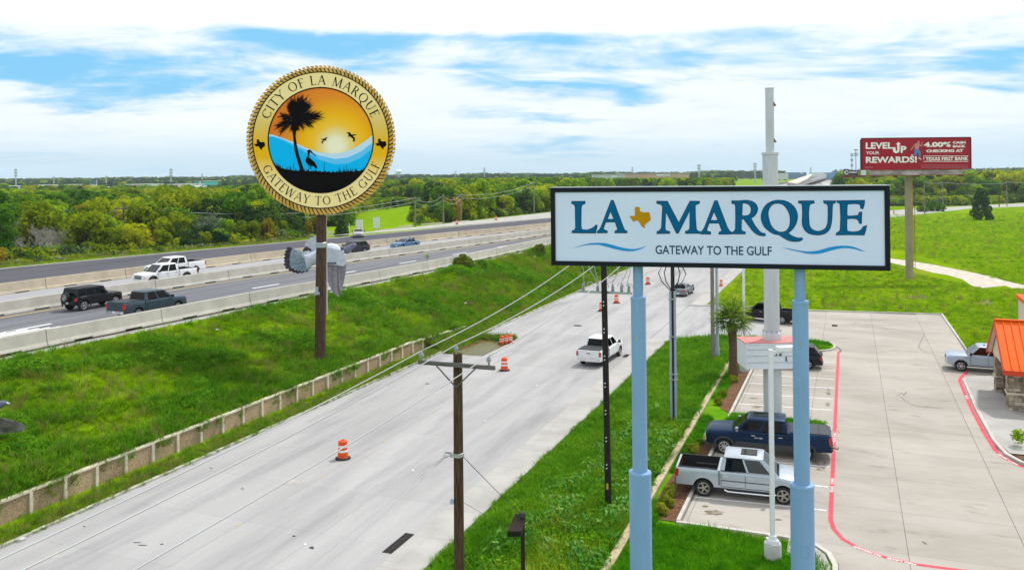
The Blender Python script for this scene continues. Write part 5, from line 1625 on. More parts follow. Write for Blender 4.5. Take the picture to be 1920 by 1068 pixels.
of = lambda x, z: (x, -.9 - .10, z)
def bt_(s, x0_, x1_, yb_, yt_, bold=.03, name='lettering', m=M_BW):
    b = MB(); a = cb(x0_, yb_); c = cb(x1_, yt_)
    text_on(b, s, a[0], c[0], a[1], c[1], of, bold); b.build(name, m, bbd)
bt_('LEVEL', 148, 568, 333, 228, .035); bt_('P', 690, 778, 392, 285, .04); bt_('YOUR', 152, 358, 417, 368, .02); bt_('REWARDS!', 150, 942, 552, 445, .035)
bt_('4.00%', 1050, 1468, 305, 222, .05); bt_('CASH', 1500, 1697, 252, 212, .05); bt_('BACK', 1500, 1697, 310, 270, .05); bt_('CHECKING AT', 1088, 1660, 386, 336, .05); bt_('TEXAS FIRST BANK', 1075, 1740, 516, 450, .03)
b = MB()
def bpoly(pts): add_flat(b, [[cb(x, y) for x, y in pts]], of)
bpoly([(568,305),(610,305),(610,345),(618,360),(632,362),(636,350),(636,262),(612,262),(655,222),(694,262),(672,262),(672,360),(660,385),(632,398),(600,395),(578,380),(568,350)])
bpoly([(1045,436),(1740,436),(1740,442),(1045,442)]); bpoly([(1045,522),(1740,522),(1740,530),(1045,530)]); bpoly([(1045,443),(1053,443),(1053,500),(1045,500)])
b.build('logo_lines', M_BW, bbd)
b = MB()
for r_ in range(3):
    for k in range(26):
        xx = 1008 + k * 28; bpoly([(xx, 578 + r_ * 20), (xx + 20, 578 + r_ * 20), (xx + 20, 586 + r_ * 20), (xx, 586 + r_ * 20)])
for k in range(6): bpoly([(135 + k * 21, 612), (152 + k * 21, 612), (152 + k * 21, 624), (135 + k * 21, 624)])
b.build('small_print', mat('small_print', (.45, .17, .20), .6), bbd)
for nme, colr, pts in (('printed_jeans', (.09, .22, .46), [(905,335),(965,335),(1000,375),(1000,455),(970,460),(965,395),(945,390),(930,435),(870,430),(872,415),(905,410)]),
                       ('printed_top', (.62, .24, .29), [(910,250),(950,240),(985,255),(970,335),(905,335),(915,290)]),
                       ('printed_skin', (.55, .27, .20), [(950,225),(958,208),(975,208),(985,225),(980,248),(958,245)]),
                       ('printed_arm', (.55, .27, .20), [(905,262),(918,270),(855,348),(840,340)]), ('printed_arm', (.55, .27, .20), [(980,262),(1010,275),(1015,225),(1028,225),(1025,292),(985,285)]),
                       ('printed_shoe', (.75, .72, .72), [(850,425),(872,415),(885,455),(865,462)]), ('printed_shoe', (.75, .72, .72), [(968,465),(990,470),(1012,490),(1005,500),(968,480)])):
    b = MB(); add_flat(b, [[cb(x, y) for x, y in pts]], lambda x, z: (x, -1.006, z)); b.build(nme, mat(nme, colr, .6), bbd)

# small dark hoarding farther off
KY = 420
KB = Vector((P(1601, 345, KY).x, KY, 0)); kl = lambda x, y: (P(x, y, KY).x - KB.x, P(x, y, KY).z)
ks = thing('small_billboard', 'small black billboard with white letters far off left of the red billboard', 'billboard', KB)
ck = lambda x, y: kl(1400 + x / 7.385, 300 + y / 7.385)
b = MB(); q_ = [ck(x, y) for x, y in [(1342,135),(1350,125),(1410,125),(1418,140),(1545,142),(1545,212),(1342,212)]]; b.prism([(x, 0, z) for x, z in q_], (0, .3, 0)); b.build('face', mat('hoarding_black', (.02, .03, .045), .5), ks)
b = MB()
a, c = ck(1350, 200), ck(1405, 145); text_on(b, 'C', a[0], c[0], a[1], c[1], lambda x, z: (x, -.05, z), .05)
a, c = ck(1412, 182), ck(1535, 155); text_on(b, 'COBALT', a[0], c[0], a[1], c[1], lambda x, z: (x, -.05, z), .04)
b.build('lettering', M_BW, ks)
a, c = ck(1315, 238), ck(1640, 215)
MB().box(((a[0] + c[0]) / 2, -.2, (a[1] + c[1]) / 2), (c[0] - a[0], 1.0, .9)).build('catwalk', mat('maroon_steel', (.16, .02, .035), .7), ks)
a = ck(1490, 235); MB().cyl((a[0], .3, 0), (a[0], .3, a[1]), .45, n=10).build('column', M_TRIMG, ks)
a, c = ck(1585, 210), ck(1655, 130); MB().box(((a[0] + c[0]) / 2, .1, (a[1] + c[1]) / 2), (c[0] - a[0], .2, c[1] - a[1])).build('white_panel', M_PLATE, ks)
# ------------------------------------------------------------------ pylon with letter board
M_PYL = mat('pylon_grey', (0.53, 0.56, 0.59), 0.55, spec=.3, var=.10, scale=1.2, stretch=(1.5, 1.5, .2), stain=((.36, .37, .38), 5.0, .55, .72, .5), detail=8)
M_WBOARD = mat('letter_board', (0.66, 0.71, 0.77), 0.45, var=.04, scale=2)
M_PINK = mat('faded_red', (0.60, 0.20, 0.18), 0.6, var=.15, scale=2)
YP = 51.6
PB = Vector((P(1449, 775, YP).x, YP, 0)); zz = lambda y, x=1449: P(x, y, YP).z
py_ = thing('tall_pylon', 'tall bare stepped grey pylon carrying a white letter board, standing on the parking island', 'pylon', PB)
b = MB()
b.cyl((0, 0, 0), (0, 0, zz(630)), .535, n=36); b.build('lower_column', M_PYL, py_, True, 40)
b = MB(); b.cyl((0, 0, zz(630)), (0, 0, zz(288)), .455, n=32); b.build('middle_column', M_PYL, py_, True, 40)
b = MB(); b.cyl((0, 0, zz(288)), (0, 0, zz(166)), .25, n=24); b.build('upper_column', M_PYL, py_, True, 40)
b = MB(); b.lathe([(.54, zz(644)), (.58, zz(641)), (.58, zz(623)), (.56, zz(622)), (.46, zz(621))], 36); b.build('collar', M_PYL, py_, True, 40)
b = MB(); b.lathe([(.45, zz(291)), (.50, zz(290)), (.50, zz(286)), (.26, zz(285))], 32); b.build('collar', M_PYL, py_, True, 40)
b = MB()
for k in range(10):
    a = 2 * math.pi * k / 10; b.cyl((.53 * math.cos(a), .53 * math.sin(a), zz(624)), (.53 * math.cos(a), .53 * math.sin(a), zz(618)), .03, n=6)
b.build('anchor_bolt', M_STEEL, py_)
for y in (199, 267): MB().prism([(.2, -.18, zz(y)), (.36, -.18, zz(y)), (.2, -.18, zz(y - 8))], (0, .36, 0)).build('gusset', M_RUST, py_)
MB().cyl((0, 0, zz(167)), (0, 0, zz(165)), .27, n=20).build('cap', M_PYL, py_)
bx0, bx1 = P(1398, 665, YP - .95).x - PB.x, P(1503, 665, YP - .95).x - PB.x
bz0, bz1 = P(1449, 691, YP - .95).z, P(1449, 643, YP - .95).z
bo = MB(); bo.box(((bx0 + bx1) / 2, 0, (bz0 + bz1) / 2), (bx1 - bx0, 1.9, bz1 - bz0)); brd = bo.build('letter_board', M_WBOARD, py_)
MB().box(((bx0 + bx1) / 2, 0, bz1 + .02), (bx1 - bx0 + .06, 1.96, .05)).build('board_top', M_PINK, brd)
for k in range(1, 4):
    z = lerp(bz0, bz1, k / 4); MB().box(((bx0 + bx1) / 2, -.955, z), (bx1 - bx0 - .1, .03, .025)).build('letter_track', M_STEEL, brd)
fr_ = MB(); fr_.box(((bx0 + bx1) / 2, -.96, bz1 - .03), (bx1 - bx0, .05, .06)); fr_.box(((bx0 + bx1) / 2, -.96, bz0 + .03), (bx1 - bx0, .05, .06)); fr_.box((bx0 + .03, -.96, (bz0 + bz1) / 2), (.06, .05, bz1 - bz0 - .12)); fr_.box((bx1 - .03, -.96, (bz0 + bz1) / 2), (.06, .05, bz1 - bz0 - .12))
fr_.build('board_frame', M_WBOARD, brd)
YF = YP - .985
def bletter(s, x0, x1, y0, y1):
    b = MB(); A, B_ = P(x0, y1, YF), P(x1, y0, YF)
    text_on(b, s, A.x - PB.x, B_.x - PB.x, A.z, B_.z, lambda x, z: (x, -.978, z), .04); b.build('changeable_letter', M_BLACK, brd)
k8 = lambda x, y: (1280 + x / 4.107, 540 + y / 4.107)
bletter("'", 1452, 1453.5, 658, 661); bletter('J', 1454, 1457, 658, 666.5); bletter('B', 1461, 1466, 658, 666.5); bletter('K', 1473, 1477, 668.5, 677)

# ------------------------------------------------------------------ lot lamps
M_LPW = mat('lamp_white', (0.74, 0.75, 0.78), .4, var=.04); M_BASE = mat('lamp_base_concrete', (.47, .47, .46), .9, var=.12, scale=3, bump=.2)
def lot_lamp(px, py, ztop, label, arm):
    g = G(px, py); t = thing('lot_lamp', label, 'lamp post', g)
    MB().lathe([(.33, 0), (.33, .62), (.30, .68), (.001, .70)], 24).build('footing', M_BASE, t, True, 40)
    b = MB(); b.prism([(-.2, -.2, .69), (.2, -.2, .69), (.2, .2, .69), (-.2, .2, .69)], (0, 0, .10)); b.box((0, 0, .86), (.26, .26, .14)); b.build('base_cover', M_LPW, t)
    MB().box((0, 0, (ztop + .8) / 2), (.16, .16, ztop - .8)).build('pole', M_LPW, t, rz=R(0))
    b = MB(); b.box((arm * .28, 0, ztop - .10), (.5, .08, .10)); b.build('arm', M_LPW, t)
    h = MB(); x0, x1 = sorted((arm * .25, arm * 1.15)); h.prism([(x0, -.22, ztop - .05), (x0, .22, ztop - .05), (x1, .20, ztop - .02), (x1, -.20, ztop - .02)], (0, 0, .16)); hd = h.build('lamp_head', M_LPW, t)
    MB().box(((x0 + x1) / 2, 0, ztop - .06), (.6, .3, .03)).build('lens', M_LAMP, hd)
lot_lamp(1449, 1048, P(1449, 655, G(1449, 1048).y).z, 'white square lot lamp post on a round concrete footing in the near lawn', 1)
lot_lamp(1396, 697, 11.5, 'white lot lamp post beside the palm, its head hidden behind the town sign', 1)
# bronze area light near the verge
M_BRZ = mat('bronze', (.035, .025, .022), .45, metal=.3)
gz = Vector((P(980, 1000, 20).x, 20, 0)); t = thing('area_light', 'dark bronze shoebox area light low in front of the weedy verge', 'lamp post', gz)
ztp_ = P(980, 968, 20).z
MB().box((0, 0, ztp_ / 2), (.10, .10, ztp_)).build('pole', M_BRZ, t)
b = MB(); a = lambda x, y: (P(x, y, 20).x - gz.x)
h = MB(); h.prism([(a(951, 980), -.35, ztp_ - .32), (a(977, 980), -.35, ztp_ - .32), (a(986, 980), .10, ztp_ - .10), (a(966, 980), .10, ztp_ - .10)], (0, 0, .13)); hd = h.build('lamp_head', M_BRZ, t)
MB().prism([(a(953, 980), -.355, ztp_ - .30), (a(976, 980), -.355, ztp_ - .30), (a(976, 980), -.355, ztp_ - .21), (a(953, 980), -.355, ztp_ - .21)], (0, -.01, 0)).build('lens', M_BLACK, hd)
MB().cyl((0, 0, ztp_), (0, 0, ztp_ + .10), .06, n=10).build('photocell', M_TRIMG, t)

# ------------------------------------------------------------------ utility poles and wires along the verge
M_INS = mat('insulator', (.25, .27, .30), .25, spec=.7); M_XARM = mat('crossarm_wood', (.085, .08, .08), .9, col2=(.17, .165, .16), scale=4, stretch=(.4, 4, 4))
M_WIRE = mat('aluminium_wire', (.42, .43, .45), .5, metal=.2); M_WIRED = mat('dark_wire', (.05, .05, .055), .6)
XROT = ROADROT - math.pi / 2                       # crossarms lie across the road direction
def insulator(parent, x, y, z, s=1.0):
    MB().lathe([(.001, 0), (.03, 0), (.03, .10), (.075, .11), (.055, .15), (.08, .17), (.05, .21), (.04, .26), (.001, .27)], 12, c=(0, 0, 0)).build('insulator', M_INS, parent, True, 40, loc=(x, y, z)).scale = (s, s, s)
def pole_at(px, py, Y, ztop, r0, r1, m, label, lean=0.0):
    base = Vector((P(px, py, Y).x, Y, 0)); t = thing('utility_pole', label, 'utility pole', base, XROT)
    b = MB(); n = 12
    b.tube([(lean * k / n, 0, ztop * k / n) for k in range(n + 1)], [lerp(r0, r1, k / n) for k in range(n + 1)], 14)
    b.build('shaft', m, t, True, 60)
    return t, base
YN = 25.0
zn = P(862, 662, YN).z
np_, npb = pole_at(859.5, 1000, YN, zn, .165, .135, M_WOOD, 'near dark wooden utility pole with a grey crossarm, between road and verge', .04)
arm = MB().box((0.06, -.17, zn - .30), (2.45, .09, .115)).build('crossarm', M_XARM, np_)
for sg in (1, -1):
    MB().tube([(.05, -.17, zn - .95), (.06 + sg * .62, -.2, zn - .36)], .022, 6).build('brace', M_XARM, np_)
insulator(np_, -1.07, -.17, zn - .24); insulator(np_, 1.10, -.17, zn - .24); 
MB().cyl((.04, -.1, zn - .1), (.04, -.1, zn + .14), .018, n=6).build('pin', M_STEEL, np_)
insulator(np_, .04, -.1, zn + .02, .9)
zb_ = P(862, 851, YN).z
b = MB(); b.lathe([(.15, -.06), (.175, -.05), (.175, .05), (.15, .06)], 14, c=(.02, 0, zb_)); b.box((.02, -.2, zb_ + .02), (.30, .10, .09)); b.box((-.22, -.16, zb_ + .07), (.16, .05, .05)); b.tube([(-.30, -.16, zb_ + .1), (-.36, -.18, zb_ - .03), (-.28, -.2, zb_ - .06), (-.18, -.17, zb_)], .018, 6)
b.build('clamp', M_STEEL, np_)
zb2 = P(862, 937, YN).z
b = MB(); b.cyl((-.13, -.15, zb2 + .07), (-.13, -.15, zb2 - .06), .04, .07, n=8); b.build('bracket', mat('pale_fitting', (.35, .45, .6), .4), np_)
# black steel pole
YB_ = 37.95
bp_, bpb = pole_at(1141, 960, YB_, 14.0, .15, .12, mat('tarred_pole', (.016, .012, .012), .7, spec=.25, var=.3, scale=3, stretch=(3, 3, .3)), 'slim black utility pole rising behind the town sign, with bolts down its face', -.13)
zc_ = P(1137, 549, YB_).z
MB().box((-.12 + .0, .2, zc_), (2.5, .10, .11)).build('crossarm', M_STEEL, bp_)
for xx in (-1.12, -.45, .25, .65, .98):
    MB().lathe([(.001, 0), (.07, 0), (.08, .08), (.05, .11), (.08, .15), (.05, .19), (.075, .23), (.05, .28), (.001, .34)], 10).build('cutout', M_INS, bp_, True, 40, loc=(xx, .2, zc_ + .06))
for xx in (-.95, -.25, .45, .85):
    MB().tube([(xx, .2, zc_ + .3), (xx + .06, .25, zc_ + .42), (xx + .25, .22, zc_ + .40), (xx + .33, .18, zc_ + .22)], .02, 6).build('jumper', M_STEEL, bp_)
MB().box((-.12, 0, 11.15), (2.5, .11, .13)).build('crossarm', M_STEEL, bp_)
for xa_, xb_ in ((-1.15, -1.05), (-.85, -.42), (-.6, -.38), (.45, .28), (.85, .68), (1.0, .95)):
    MB().tube([(xa_, .02, 11.1), (xa_ + .08, .1, 10.7), (xb_ - .04, .18, 10.2), (xb_, .2, zc_ + .36)], .016, 6).build('drop_lead', M_WIRE, bp_)
for k in range(7):
    z = lerp(2.0, 9.2, k / 6); b = MB(); b.cyl((-.13 * z / 14, -.13, z), (-.13 * z / 14, -.19, z), .028, n=6); b.cyl((-.13 * z / 14, -.13, z + .16), (-.13 * z / 14, -.19, z + .16), .028, n=6); b.build('bolt', M_PLATE, bp_)
MB().box((0, -.155, P(1143, 909, YB_).z), (.09, .02, .26)).build('pole_tag', mat('tag_yellow', (.55, .36, .04), .6), bp_)
# galvanised pole with cable risers
YM = 51.2
mp_, mpb = pole_at(1264, 795, YM, 12.5, .13, .11, M_TRIM, 'grey conduit clad pole with black cables fanning out at its top, in the verge')
for xx in (-.13, .13):
    MB().cyl((xx, -.10, 0), (xx, -.10, P(1263, 545, YM).z), .075, n=10).build('riser', mat('riser_grey', (.36, .44, .52), .4, metal=.4), mp_, True, 40)
for y in (560, 630, 700, 710):
    MB().box((0, -.12, P(1263, y, YM).z), (.46, .2, .07)).build('strap', M_STEEL, mp_)
zt_ = P(1263, 545, YM).z
for k, dx in enumerate((-.85, -.5, .45, .8)):
    MB().tube([(.06 * (k - 1.5), -.1, zt_), (dx * .75, -.1, zt_ + .55), (dx, 0, zt_ + 1.05), (dx * .6, 0, zt_ + 1.7)], .03, 6).build('cable', M_BLACK, mp_)
wp2, wpb = pole_at(1337, 677, 68.2, 13.0, .17, .13, M_WOODG, 'weathered grey wooden pole by the palm at the driveway')
# galvanised lamp column
gl_ = Vector((P(1345.5, 675, 68.6).x, 68.6, 0)); t = thing('steel_column', 'slim pale steel column right beside the weathered wooden pole', 'pole', gl_)
MB().cyl((0, 0, 0), (0, 0, 13.2), .14, .10, 14).build('shaft', mat('pale_steel', (.42, .52, .62), .4, metal=.3), t, True, 40)
b = MB(); b.cyl((0, 0, 0), (0, 0, 1.0), .19, .17, 14); b.build('sleeve', MATS['pale_steel'], t, True, 40)

def wire(name, label, a, b_, sag, rad, m, n=16, group=None):
    a, b_ = Vector(a), Vector(b_)
    pts = []
    for k in range(n + 1):
        t = k / n; p = a.lerp(b_, t); p.z -= sag * 4 * t * (1 - t); pts.append(p - a)
    o = MB().tube(pts, rad, 5).build(name, m, None, True, 180, loc=a)
    return tag(o, label, 'power line', group)
def polept(base, x, y, z):
    v = Matrix.Rotation(XROT, 3, 'Z') @ Vector((x, y, 0)); return Vector((base.x + v.x, base.y + v.y, z))
for i, (xn, zo, lab) in enumerate(((-1.07, .03, 'left'), (.04, .27, 'middle'), (1.10, .03, 'right'))):
    a = polept(npb, xn, -.17 if xn != .04 else -.1, zn + zo - .0)
    back = a + (W(-34, 0) - W(0, 0)); back.z = a.z + .15
    wire('power_line', f'pale overhead wire from the {("left end", "middle", "right end")[i]} of the near crossarm to the black pole', a, polept(bpb, (-1.25, -.12, 1.0)[i], 0, 11.26), .22, .016, M_WIRE)
    wire('power_line', f'wire running out of frame over the road from the {("left end", "middle", "right end")[i]} of the near crossarm', a, back, .55, .014, M_WIRE)
for i, (dz, off) in enumerate(((0, -.2), (-.04, .05))):
    a = polept(npb, -.28, -.16, zb_ + dz); back = a + (W(-30, 0) - W(0, 0)) + Vector((off * 3, 0, -.9 - i * .5))
    wire('power_line', ('upper' if i == 0 else 'lower') + ' thin service wire dropping from the clamp on the near wooden pole', a, back, .3, .009, M_WIRE)
wire('guy_wire', 'dark guy wire from the clamp of the near pole down to the verge', polept(npb, .17, -.05, zb_), G(1000, 985, .1), .05, .010, M_WIRED)
wire('guy_wire', 'thin lower guy wire from the near pole to the verge by the area light', polept(npb, .15, -.05, zb2), G(1000, 1010, .1), .05, .006, M_WIRED)
for i, xn in enumerate((-1.0, .9)):
    wire('power_line', ('left' if i == 0 else 'right') + ' wire from the black pole to the conduit clad pole', polept(bpb, xn - .12, 0, 11.2), polept(mpb, xn, 0, 12.2), .3, .014, M_WIRE)

# ------------------------------------------------------------------ traffic drums
M_OR = mat('drum_orange', (0.72, 0.085, 0.012), .45); M_RW = mat('reflective_white', (.78, .76, .74), .35); M_RUB = mat('rubber_base', (.035, .035, .036), .9)
def drum_geo():
    prof = [(.001, .98), (.12, .98), (.20, .96), (.235, .93), (.235, .86)]
    body, bands = MB(), []
    zs = [.86, .74, .62, .50, .38, .26, .10]; rs = [.235, .243, .250, .257, .264, .271, .282]
    body.lathe(prof[::-1], 20)
    for i in range(6):
        r0, r1, z0, z1 = rs[i], rs[i + 1], zs[i], zs[i + 1]
        if i in (1, 3):
            q = MB(); q.lathe([(r1, z1), (r1 - .002, z1 + .01), (r0 - .002, z0 - .01), (r0, z0)], 20); bands.append(q.mesh('reflective_band', M_RW, True, 40))
        else:
            body.lathe([(r1 + .008, z1), (r1 - .004, z1 + .012), (r0 - .004, z0 - .012), (r0 + .008, z0)], 20)
    body.box((0, 0, 1.0), (.22, .04, .05))
    base = MB().lathe([(.001, .10), (.30, .10), (.40, .06), (.42, 0), (.001, 0)][::-1], 20).mesh('base', M_RUB, True, 40)
    return body.mesh('body', M_OR, True, 40), bands, base
dg_ = drum_geo()
def drum(loc, label, tilt=None, first=[None]):
    t = thing('traffic_drum', label, 'traffic drum', loc, rng.random() * 6, 'orange drums along the frontage road')
    link('body', dg_[0], t); [link('reflective_band', m, t) for m in dg_[1]]; link('base', dg_[2], t)
    if tilt: t.rotation_euler = tilt
    return t
drum(G(643, 859, .04), 'orange and white traffic drum nearest the viewer, alone in the middle of the frontage road')
drum(G(946, 694, .04), 'orange and white traffic drum standing behind the right end of the near crossarm')
drum(G(1128, 583, .04), 'orange and white traffic drum immediately left of the black utility pole')
drum(G(1156, 568, .04), 'orange and white traffic drum immediately right of the black utility pole')
drum(G(1215, 533, .04), 'orange and white traffic drum farthest up the road, right of the left sign post')
drum(G(1352, 537, .04), 'small orange and white traffic drum on the grass edge past the grey sedan').scale = (.8, .8, .9)
for i, px in enumerate((940, 948, 956)):
    drum(G(px, 645 - i, .04), ('left', 'middle', 'right')[i] + ' of three orange drums crowded at the flooded inlet', (R(8 - 6 * i), R(6), 0)).scale = (.78, .78, .78)
drum(G(930, 413, HZ), 'tiny orange drum on the pale strip beyond the dark asphalt, farther one'); drum(G(857, 421, HZ), 'tiny orange drum on the pale strip beyond the dark asphalt, nearer one')
drum(G(1676, 399, .02), 'tiny orange drum on the cross street beside the billboard column')

# ------------------------------------------------------------------ fan palm
M_PALMT = mat('palm_trunk', (.07, .045, .03), .95, spec=.1, col2=(.19, .13, .085), scale=3, stretch=(3, 3, 9), bump=.9, bscale=14)
M_PALMF = leaf_mat('palm_green', [(.06, .15, .012), (.18, .31, .025), (.40, .48, .09)], .9, .25, .45)
pg = G(1374, 707); palm = thing('palm_tree', 'stout fan palm in the mulch bed beside the weathered pole', 'palm tree', pg)
b = MB(); n = 14; b.tube([(.05 * math.sin(k * .3), 0, 4.0 * k / n) for k in range(n + 1)], [.36 - .08 * min(1, k / 5) + .03 * (k % 2) for k in range(n + 1)], 14); b.build('trunk', M_PALMT, palm, True, 50)
def fan_mesh(sd_v, dry=False):
    rg = np.random.default_rng(sd_v); b = MB()
    pet = .62
    b.tube([(0, 0, 0), (pet * .5, 0, .10), (pet, 0, .10)], [.022, .018, .012], 5)
    nl = 17
    for k in range(nl):
        a = R(lerp(-118, 118, k / (nl - 1))); l = (.98 - .25 * (abs(a) / 2.1) ** 2) * (.9 + .2 * rg.random())
        d = Vector((math.cos(a), math.sin(a), 0)); s = Vector((-d.y, d.x, 0)); o = Vector((pet, 0, .10))
        dr = .08 + .18 * rg.random()
        q = [(o, .012), (o + d * l * .45 + Vector((0, 0, .05)), .034), (o + d * l * .78 + Vector((0, 0, -dr * .3)), .020), (o + d * l + Vector((0, 0, -dr)), .004)]
        i0 = len(b.v)
        for p, w in q: b.v += [tuple(p - s * w + Vector((0, 0, .02))), tuple(p), tuple(p + s * w + Vector((0, 0, .02)))]
        for j in range(3):
            for h in (0, 1):
                b.f.append((i0 + 3 * j + h, i0 + 3 * j + h + 1, i0 + 3 * j + h + 4, i0 + 3 * j + h + 3)); b.m.append(0)
    return b.mesh('frond', M_PALMF)
fans = [fan_mesh(i) for i in range(4)]
for k in range(34):
    t = k / 34; el = R(82 - 118 * t ** .95 + 10 * (rng.random() - .5)); az = k * 2.39996
    f = link('frond', fans[k % 4], palm, (.12 * math.cos(az), .12 * math.sin(az), 4.0 + .25 * (1 - t)))
    f.rotation_euler = (0.5 * (rng.random() - .5), -el, az); s = .92 + .25 * rng.random(); f.scale = (s, s, s)
M_DRYF = mat('dead_frond', (.16, .10, .05), .95, var=.3, scale=4)
b = MB()
for k in range(60):
    az = rng.random() * 6.28; z = 3.4 + .55 * rng.random(); r_ = .29
    p = Vector((r_ * math.cos(az), r_ * math.sin(az), z)); d = Vector((math.cos(az), math.sin(az), -1.2)); s = Vector((-math.sin(az), math.cos(az), 0)) * .05
    b.add([p - s, p + s, p + d * .28], [(0, 1, 2)])
b.build('dead_skirt', M_DRYF, palm)

# ------------------------------------------------------------------ restaurant corner
M_ORM = mat('orange_roof', (0.78, 0.115, 0.003), .5, spec=.12, var=.05, scale=.6); M_ORF = mat('red_fascia', (0.55, 0.05, 0.02), .5); M_CRM = mat('cream_stucco', (.62, .54, .42), .9, var=.06, scale=2, bump=.15)
M_STONE = mat('ledge_stone', (.24, .19, .135), .9, col2=(.42, .35, .27), scale=2.2, island=.55, bump=.4, bscale=20); M_MORT = mat('mortar', (.33, .29, .24), .95); M_BIN = mat('brown_bin', (.085, .045, .035), .7)
M_AWW = mat('awning_white', (.78, .77, .74), .7); M_AWO = mat('awning_orange', (.75, .17, .03), .7)
rs = thing('restaurant', 'restaurant corner with an orange metal gable roof on stone piers at the picture edge', 'building', W(60, 9.0, 0.165), ROADROT)
# local frame: x = along the lot (u), y = -w (towards the road)
def lw_(u, w, z): return (u - 60, -(w - 9.0), z)
def stone_pier(u0, u1, w0, w1, h):
    core = MB().box(lw_((u0 + u1) / 2, (w0 + w1) / 2, h / 2), (u1 - u0 - .06, w1 - w0 - .06, h)).build('pier', M_MORT, rs)
    b = MB(); rg = np.random.default_rng(int(u0 * 10))
    z = 0
    while z < h - .05:
        hh = min(.13 + .12 * rg.random(), h - z)
        for side in range(4):
            ln = (u1 - u0) if side % 2 == 0 else (w1 - w0)
            x = 0
            while x < ln - .02:
                l = min(.18 + .28 * rg.random(), ln - x)
                pr = .02 + .025 * rg.random()
                cx2, ll = x + l / 2, l - .018
                if side == 0: c, d = (u0 + cx2, w0 - pr / 2 + .03, 0), (ll, pr + .06)
                elif side == 2: c, d = (u0 + cx2, w1 + pr / 2 - .03, 0), (ll, pr + .06)
                elif side == 1: c, d = (u0 - pr / 2 + .03, w0 + cx2, 0), (pr + .06, ll)
                else: c, d = (u1 + pr / 2 - .03, w0 + cx2, 0), (pr + .06, ll)
                b.box(lw_(c[0], c[1], z + hh / 2), (d[0], d[1], hh - .018)); x += l
        z += hh
    s = b.build('stone', M_STONE, core); s['kind'] = 'stuff'
stone_pier(60.35, 61.25, 9.1, 10.0, 2.55); stone_pier(65.0, 65.9, 9.1, 10.0, 2.55)
MB().box(lw_(60.8, 9.55, 1.05), (1.06, 1.06, .10)).build('pier_band', M_CRM, rs); MB().box(lw_(65.45, 9.55, 1.05), (1.06, 1.06, .10)).build('pier_band', M_CRM, rs)
e0, e1, rid, wl0, wl1 = 59.7, 66.6, 63.15, 8.75, 22
ez, rz_ = 2.5, 5.05
# gable wall, roof slopes, ribs, fascia
MB().prism([lw_(60.3, 9.05, 2.45), lw_(66.0, 9.05, 2.45), lw_(66.0, 9.05, 2.75), lw_(rid, 9.05, 4.85), lw_(60.3, 9.05, 2.75)], (0, -.12, 0)).build('gable', M_CRM, rs)
for (ue, nm) in ((e0, 0), (e1, 1)):
    rf = MB().prism([lw_(ue, wl0, ez), lw_(rid, wl0, rz_), lw_(rid, wl1, rz_), lw_(ue, wl1, ez)], (0, 0, .07)).build('roof', M_ORM, rs)
    nrb = 30
    for k in range(nrb + 1):
        w = lerp(wl0 + .02, wl1, k / nrb)
        MB().prism([lw_(ue, w, ez + .07), lw_(rid, w, rz_ + .07), lw_(rid, w + .05, rz_ + .07), lw_(ue, w + .05, ez + .07)], (0, 0, .09)).build('roof_rib', M_ORM, rf)
    MB().box(lw_(ue + (-.03 if nm == 0 else .03), (wl0 + wl1) / 2, ez - .06), (.06, wl1 - wl0, .30)).build('fascia', M_ORF, rs)
    MB().prism([lw_(ue, wl0 - .03, ez - .18), lw_(rid, wl0 - .03, rz_ - .18), lw_(rid, wl0 - .03, rz_ + .1), lw_(ue, wl0 - .03, ez + .1)], (0, -.05, 0)).build('barge_board', M_ORF, rs)
    MB().prism([lw_(ue + (.25 if nm == 0 else -.25), wl0 + .02, ez - .03), lw_(rid, wl0 + .02, rz_ - .1), lw_(rid, 9.0, rz_ - .1), lw_(ue + (.25 if nm == 0 else -.25), 9.0, ez - .03)], (0, 0, -.04)).build('soffit', M_CRM, rs)
MB().box(lw_(rid, (wl0 + wl1) / 2, rz_ + .11), (.3, wl1 - wl0, .06)).build('ridge_cap', M_ORM, rs)
# main block behind with parapets
blk = MB().box(lw_(70.2, 18.4, 2.6), (8, 13, 5.2)).build('wall', M_CRM, rs)
MB().box(lw_(66.15, 18.4, 1.2), (.1, 12.9, 2.4)).build('stone_base', M_STONE, rs)
MB().box(lw_(70.2, 18.4, 5.3), (8.3, 13.3, .28)).build('parapet_coping', M_ORM, rs)
tw = MB().box(lw_(71, 16.9, 3.3), (5.4, 8, 6.6)).build('tower', M_STONE, rs); MB().box(lw_(71, 16.9, 6.72), (5.8, 8.4, .3)).build('parapet_coping', M_ORM, tw); MB().box(lw_(71, 16.9, 6.0), (5.6, 8.2, .7)).build('orange_band', M_ORF, tw)
MB().box(lw_(63.1, 13.6, 1.25), (5.6, .12, 2.5)).build('glazed_front', M_GLASS, rs); MB().box(lw_(63.1, 15.2, 1.25), (6, 3, 2.5)).build('lobby', M_TRIMG, rs)
